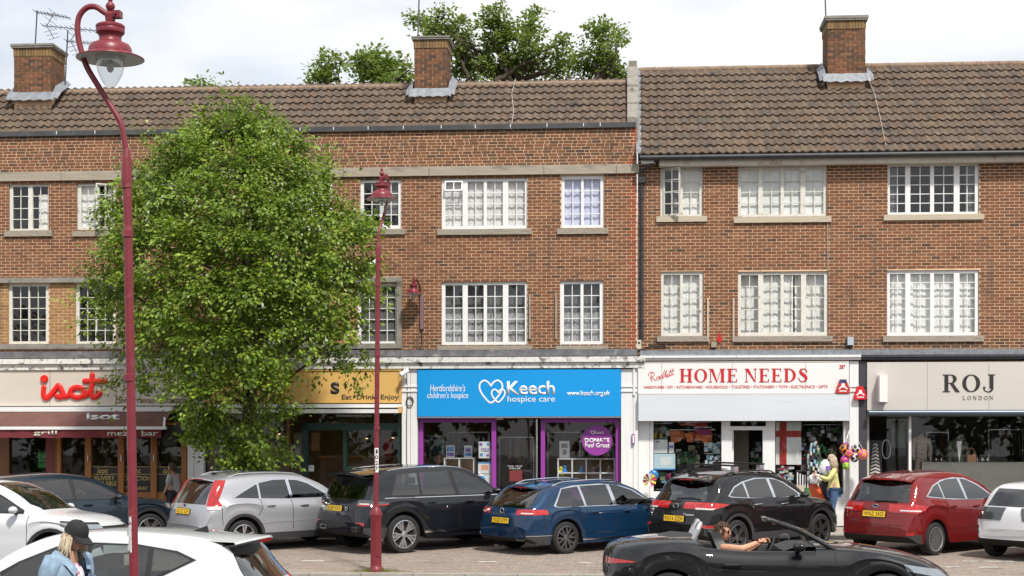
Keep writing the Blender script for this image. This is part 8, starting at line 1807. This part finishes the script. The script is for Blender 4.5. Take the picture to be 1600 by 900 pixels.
for i in range(9):
    a = radians(90 * i / 8); r = cos(a) ** .75; rows.append([P(.107 * r * cos(2 * pi * j / 24) - .004, .092 * r * sin(2 * pi * j / 24), .030 + .112 * sin(a) ** .9) for j in range(24)])
q.grid(rows, 0, True); q.tube([P(.107 * cos(2 * pi * j / 24) - .004, .092 * sin(2 * pi * j / 24), .030) for j in range(25)], .004, 5)
q.ball(P(-.004, 0, .143), .010, 8); o = q.build('cap', m_cap, f.root, True, local=True, fix=False)
q = MB(); top = []
for j in range(-6, 7):
    a = j / 6 * 1.15; top.append([P(.102 * cos(a), .090 * sin(a), .034), P(.102 * cos(a) + .045 * cos(a * .9), .090 * sin(a), .030 - .010 * a * a), P(.10 * cos(a) + .085 * cos(a * .75), .085 * sin(a), .016 - .018 * a * a)])
q.grid(top); q.grid([[p - R3 @ Vector((0, 0, .006)) for p in r_] for r_ in top], flip=True); q.build('cap_peak', m_cap, o, True, local=True, fix=False)
# --- woman in the pale yellow cardigan, on the pavement
by = -1.5; p0 = at(1303, 826, by); base = Vector((p0.x, by, gz(by))); top = Z(1303, 711, by) - base.z; k = top / 1.66
S = lambda x, y, z: (x * k, y * k, z * k)
J = {n: S(*v) for n, v in dict(pel=(0, 0, .90), waist=(.01, 0, 1.06), chest=(.0, 0, 1.24), neck=(.01, 0, 1.39), neck2=(.03, 0, 1.46), shl=(0, .16, 1.345), shr=(0, -.16, 1.345), ell=(.16, .20, 1.12), elr=(.14, -.20, 1.10), wrl=(.36, .12, 1.20), wrr=(.36, -.08, 1.22), hipl=(0, .085, .86), hipr=(0, -.085, .86), kneel=(.05, .085, .48), kneer=(.02, -.085, .48), ankl=(-.02, .085, .09), ankr=(.0, -.085, .09), toel=(.11, .085, .03), toer=(.13, -.085, .03)).items()}
f = Fig('woman in a pale yellow cardigan and blue jeans lifting white bags', base, pi + radians(4), J); R3 = rot(radians(4), radians(4)); hcl = f.J['neck2'] + Vector((.02, 0, .095 * k))
body = f.chain([['pel', 'waist', 'chest', 'neck', 'neck2'], ['chest', 'shl', 'ell', 'wrl'], ['chest', 'shr', 'elr', 'wrr']] + LEGS, {**RL_, 'waist': (.12, .09), 'chest': (.14, .10), 'neck': .05, 'neck2': .047, 'shl': .055, 'shr': .055, 'ell': .038, 'elr': .038, 'wrl': .025, 'wrr': .025})
f.add(join([body, head_mesh(hcl, R3, k)] + hand(f, f.J['wrl'], (1, -.2, .2), (.2, -1, 0), 1, .9) + hand(f, f.J['wrr'], (1, .2, .2), (.2, 1, 0), -1, .9)), 'body', m_skin)
f.J['hem'] = Vector((0, 0, .86 * k)); f.J['cufl'] = f.J['ell'].lerp(f.J['wrl'], .9); f.J['cufr'] = f.J['elr'].lerp(f.J['wrr'], .9)
garment(f, [['hem', 'pel', 'waist', 'chest', 'neck'], ['chest', 'shl', 'ell', 'cufl'], ['chest', 'shr', 'elr', 'cufr']], {'hem': (.165, .13), 'pel': (.165, .13), 'waist': (.15, .115), 'chest': (.165, .13), 'neck': (.075, .07), 'shl': .078, 'shr': .078, 'ell': .058, 'elr': .058, 'cufl': .042, 'cufr': .042}, 'cardigan', m_yel)
f.J['anl2'] = f.J['kneel'].lerp(f.J['ankl'], .82); f.J['anr2'] = f.J['kneer'].lerp(f.J['ankr'], .82)
garment(f, [['pel', 'hipl', 'kneel', 'anl2'], ['pel', 'hipr', 'kneer', 'anr2']], {'pel': (.15, .12), 'hipl': .108, 'hipr': .108, 'kneel': .068, 'kneer': .068, 'anl2': .052, 'anr2': .052}, 'jeans', m_jean)
for s_ in ('l', 'r'):
    q = MB(); a, t_ = f.J['ank' + s_], f.J['toe' + s_]; q.ball((t_.x - .06, t_.y, .035), .115, 12, sc=(1.05, .36, .28)); q.build('shoe', mat('nude_shoe', (.55, .40, .33), .5) if s_ == 'l' else MATS['nude_shoe'], f.root, True, local=True)
face(f, hcl, R3, k, specs=True, brow=m_hairb)
hair_cap(f, hcl, R3, m_hairb, lambda x, y, z: (x < .25 or z > .62) and z > -.5 and x < .72, s=k, n=220, length=.14, seed=5, spread=.25)
q = MB(); p = Vector(S(-.06, -.24, 1.02)); q.ball(p, .15, 12, sc=(.8, .35, .62)); hb_ = thing('handbag', 'black and cream handbag on the arm of the woman in yellow', 'bag', base, pi + radians(4)); q.build('body', m_black, hb_, True, local=True)
q = MB(); q.tube([p + Vector((-.09, 0, .06)), Vector(S(.02, -.22, 1.24)), p + Vector((.09, 0, .06))], .010, 6); q.build('strap', m_black, hb_, True, local=True); q = MB(); q.ball(p + Vector((-.02, -.03, -.01)), .10, 10, sc=(.8, .35, .6)); q.build('pocket', m_cream, hb_, True, local=True)
for lab, u, v, r, sz in (('upper white carrier bag with a blue mark lifted by the woman in yellow', 1290, 730, .135, 1.3), ('lower white carrier bag drooping onto the orange bag', 1274, 748, .15, .8)):
    t = thing('carrier_bag', lab, 'bag', at(u, v, by - .02), 0, 'white carrier bags'); c_ = at(u, v, by - .02); q = MB(); rows = []; rg = random.Random(u)
    for i in range(11):
        a = pi * i / 10 - pi / 2; rows.append([(c_.x + r * cos(a) * cos(j * .393) * rg.uniform(.68, 1.2), c_.y + r * .6 * cos(a) * sin(j * .393) * rg.uniform(.85, 1.1), c_.z + r * sz * sin(a) * rg.uniform(.93, 1.05)) for j in range(16)])
    q.grid(rows, 0, True); q.build('film', m_bagw, t, True)
    if u > 1280: q = MB(); q.box(c_.x + .0, c_.x + .09, c_.y - r * .72, c_.y - r * .60, c_.z - .07, c_.z + .03); q.build('print', m_ppurp, t)
# --- woman in grey by the silver car
by = -1.2; p0 = at(272, 826, by); base = Vector((p0.x, by, gz(by))); k = (Z(272, 723, by) - base.z) / 1.66
J = {n: S(*v) for n, v in dict(pel=(0, 0, .90), waist=(.0, 0, 1.06), chest=(.0, 0, 1.24), neck=(.02, 0, 1.39), neck2=(.05, 0, 1.45), shl=(0, .17, 1.33), shr=(0, -.17, 1.33), ell=(.02, .24, 1.06), elr=(-.02, -.24, 1.06), wrl=(.16, .22, .86), wrr=(.06, -.24, .82), hipl=(0, .09, .86), hipr=(0, -.09, .86), kneel=(.14, .09, .48), kneer=(.0, -.09, .48), ankl=(.10, .09, .09), ankr=(-.2, -.09, .12), toel=(.22, .09, .03), toer=(-.1, -.09, .03)).items()}
f = Fig('woman with short brown hair in a grey tee walking behind the silver car', base, radians(158), J); R3 = rot(radians(14), radians(6)); hcl = f.J['neck2'] + Vector((.02, 0, .095 * k))
body = f.chain([['pel', 'waist', 'chest', 'neck', 'neck2'], ['chest', 'shl', 'ell', 'wrl'], ['chest', 'shr', 'elr', 'wrr']] + LEGS, {**RL_, 'waist': (.13, .10), 'chest': (.15, .11), 'neck': .052, 'neck2': .05, 'shl': .06, 'shr': .06, 'ell': .042, 'elr': .042, 'wrl': .027, 'wrr': .027})
f.add(join([body, head_mesh(hcl, R3, k)] + hand(f, f.J['wrl'], (.3, 0, -1), (0, -1, 0), 1) + hand(f, f.J['wrr'], (.3, 0, -1), (0, 1, 0), -1)), 'body', m_skin)
f.J['hem'] = Vector((0, 0, .84 * k)); f.J['cufl'] = f.J['shl'].lerp(f.J['ell'], .85); f.J['cufr'] = f.J['shr'].lerp(f.J['elr'], .85)
garment(f, [['hem', 'pel', 'waist', 'chest', 'neck'], ['chest', 'shl', 'cufl'], ['chest', 'shr', 'cufr']], {'hem': (.18, .14), 'pel': (.18, .14), 'waist': (.17, .13), 'chest': (.18, .14), 'neck': (.08, .075), 'shl': .088, 'shr': .088, 'cufl': .068, 'cufr': .068}, 'tee_shirt', m_gtee)
garment(f, LEGS, {**RL_, 'pel': (.16, .125), 'hipl': .115, 'hipr': .115, 'kneel': .075, 'kneer': .075, 'ankl': .055, 'ankr': .055, 'toel': .03, 'toer': .03}, 'trousers', mat('dark_trousers', (.03, .03, .04), .8))
face(f, hcl, R3, k); hair_cap(f, hcl, R3, m_hairbr, lambda x, y, z: (x < .3 or z > .55) and z > -.55 and x < .75, s=k, n=200, length=.07, seed=9, spread=.3)
q = MB(); q.tube([S(-.13, -.05, 1.36), S(-.16, -.13, 1.12), S(-.12, -.22, .88)], .018, 6); q.ball(S(-.14, -.23, .80), .10, 10, sc=(.9, .5, 1.2)); sbag = thing('shoulder_bag', 'red shoulder bag of the woman in grey', 'bag', base, radians(158)); q.build('body', m_items[0], sbag, True, local=True)
# --- driver of the open car
cw = cv.root.matrix_basis if False else None
off = cv.root.location; Xc = lambda x, y, z: (x - cv.L / 2 - .25, y, z + .03)
J = {n: Xc(*v) for n, v in dict(pel=(1.92, -.37, .62), waist=(1.84, -.37, .76), chest=(1.78, -.37, .90), neck=(1.745, -.38, 1.00), neck2=(1.76, -.39, 1.055), shl=(1.79, -.20, .945), shr=(1.78, -.55, .945), ell=(2.02, -.16, .82), elr=(2.01, -.74, .945), wrl=(2.28, -.26, 1.0), wrr=(2.21, -.60, 1.02), hipl=(1.96, -.28, .60), hipr=(1.96, -.46, .60), kneel=(2.38, -.28, .70), kneer=(2.38, -.46, .70), ankl=(2.68, -.28, .46), ankr=(2.68, -.46, .46), toel=(2.80, -.28, .44), toer=(2.80, -.46, .44)).items()}
f = Fig('man in sunglasses driving the open black car, bare arm on its door', off, cv.root.rotation_euler.z, J); R3 = rot(radians(-4), radians(4)); hcl = f.J['neck2'] + Vector((.02, 0, .085))
body = f.chain([['pel', 'waist', 'chest', 'neck', 'neck2'], ['chest', 'shl', 'ell', 'wrl'], ['chest', 'shr', 'elr', 'wrr']] + LEGS, {**RL_, 'waist': (.14, .10), 'chest': (.16, .11), 'neck': .062, 'neck2': .058, 'shl': .068, 'shr': .068, 'ell': .048, 'elr': .048, 'wrl': .031, 'wrr': .031})
f.add(join([body, head_mesh(hcl, R3, 1.0)] + hand(f, f.J['wrl'], (.6, -.2, .3), (.3, -.6, -.4), 1, 1.0) + hand(f, f.J['wrr'], (1, .25, .35), (.2, .6, -.6), -1, 1.0)), 'body', m_skin2)
garment(f, [['pel', 'waist', 'chest']], {'pel': (.17, .13), 'waist': (.16, .12), 'chest': (.175, .125)}, 'vest', mat('black_vest', (.02, .02, .022), .85))
garment(f, LEGS, {**RL_, 'pel': (.16, .12), 'hipl': .10, 'hipr': .10, 'kneel': .075, 'kneer': .075, 'ankl': .05, 'ankr': .05, 'toel': .04, 'toer': .04}, 'trousers', MATS['dark_trousers'])
face(f, hcl, R3, 1.0, specs=True); hair_cap(f, hcl, R3, m_hairbr, lambda x, y, z: (x < .35 or z > .6) and z > -.28 and x < .85, n=260, length=.028, seed=12, spread=.5, down=.4)
# --- man inside the charity shop
by = .75; base = Vector((X(682, by), by, .37)); k = (Z(682, 709, by) - base.z) / 1.72
J = {n: S(*v) for n, v in dict(pel=(0, 0, .92), waist=(.0, 0, 1.08), chest=(.0, 0, 1.28), neck=(.02, 0, 1.42), neck2=(.04, 0, 1.49), shl=(0, .19, 1.37), shr=(0, -.19, 1.37), ell=(.04, .24, 1.08), elr=(.04, -.24, 1.08), wrl=(.22, .20, .98), wrr=(.22, -.2, .98), hipl=(0, .09, .88), hipr=(0, -.09, .88), kneel=(.03, .09, .49), kneer=(.03, -.09, .49), ankl=(0, .09, .09), ankr=(0, -.09, .09), toel=(.14, .09, .03), toer=(.14, -.09, .03)).items()}
f = Fig('balding man standing behind the left charity shop window', base, radians(-20), J); R3 = rot(0, radians(8)); hcl = f.J['neck2'] + Vector((.02, 0, .095 * k))
body = f.chain([['pel', 'waist', 'chest', 'neck', 'neck2'], ['chest', 'shl', 'ell', 'wrl'], ['chest', 'shr', 'elr', 'wrr']] + LEGS, {**RL_, 'waist': (.15, .11), 'chest': (.17, .12), 'neck': .06, 'neck2': .056, 'shl': .068, 'shr': .068, 'ell': .046, 'elr': .046, 'wrl': .03, 'wrr': .03})
f.add(join([body, head_mesh(hcl, R3, k)] + hand(f, f.J['wrl'], (1, 0, -.2), (0, -1, 0), 1) + hand(f, f.J['wrr'], (1, 0, -.2), (0, 1, 0), -1)), 'body', m_skin)
garment(f, [['pel', 'waist', 'chest', 'neck'], ['chest', 'shl', 'ell', 'wrl'], ['chest', 'shr', 'elr', 'wrr']], {'pel': (.18, .14), 'waist': (.18, .14), 'chest': (.2, .15), 'neck': (.08, .075), 'shl': .085, 'shr': .085, 'ell': .062, 'elr': .062, 'wrl': .042, 'wrr': .042}, 'shirt', m_gtee)
garment(f, LEGS, {**RL_, 'pel': (.16, .125), 'hipl': .115, 'hipr': .115, 'kneel': .075, 'kneer': .075, 'ankl': .055, 'ankr': .055, 'toel': .03, 'toer': .03}, 'trousers', MATS['dark_trousers'])
face(f, hcl, R3, k); hair_cap(f, hcl, R3, m_hairg, lambda x, y, z: x < .1 and -.4 < z < .45, s=k, n=120, length=.02, seed=15, spread=.4, down=.3)
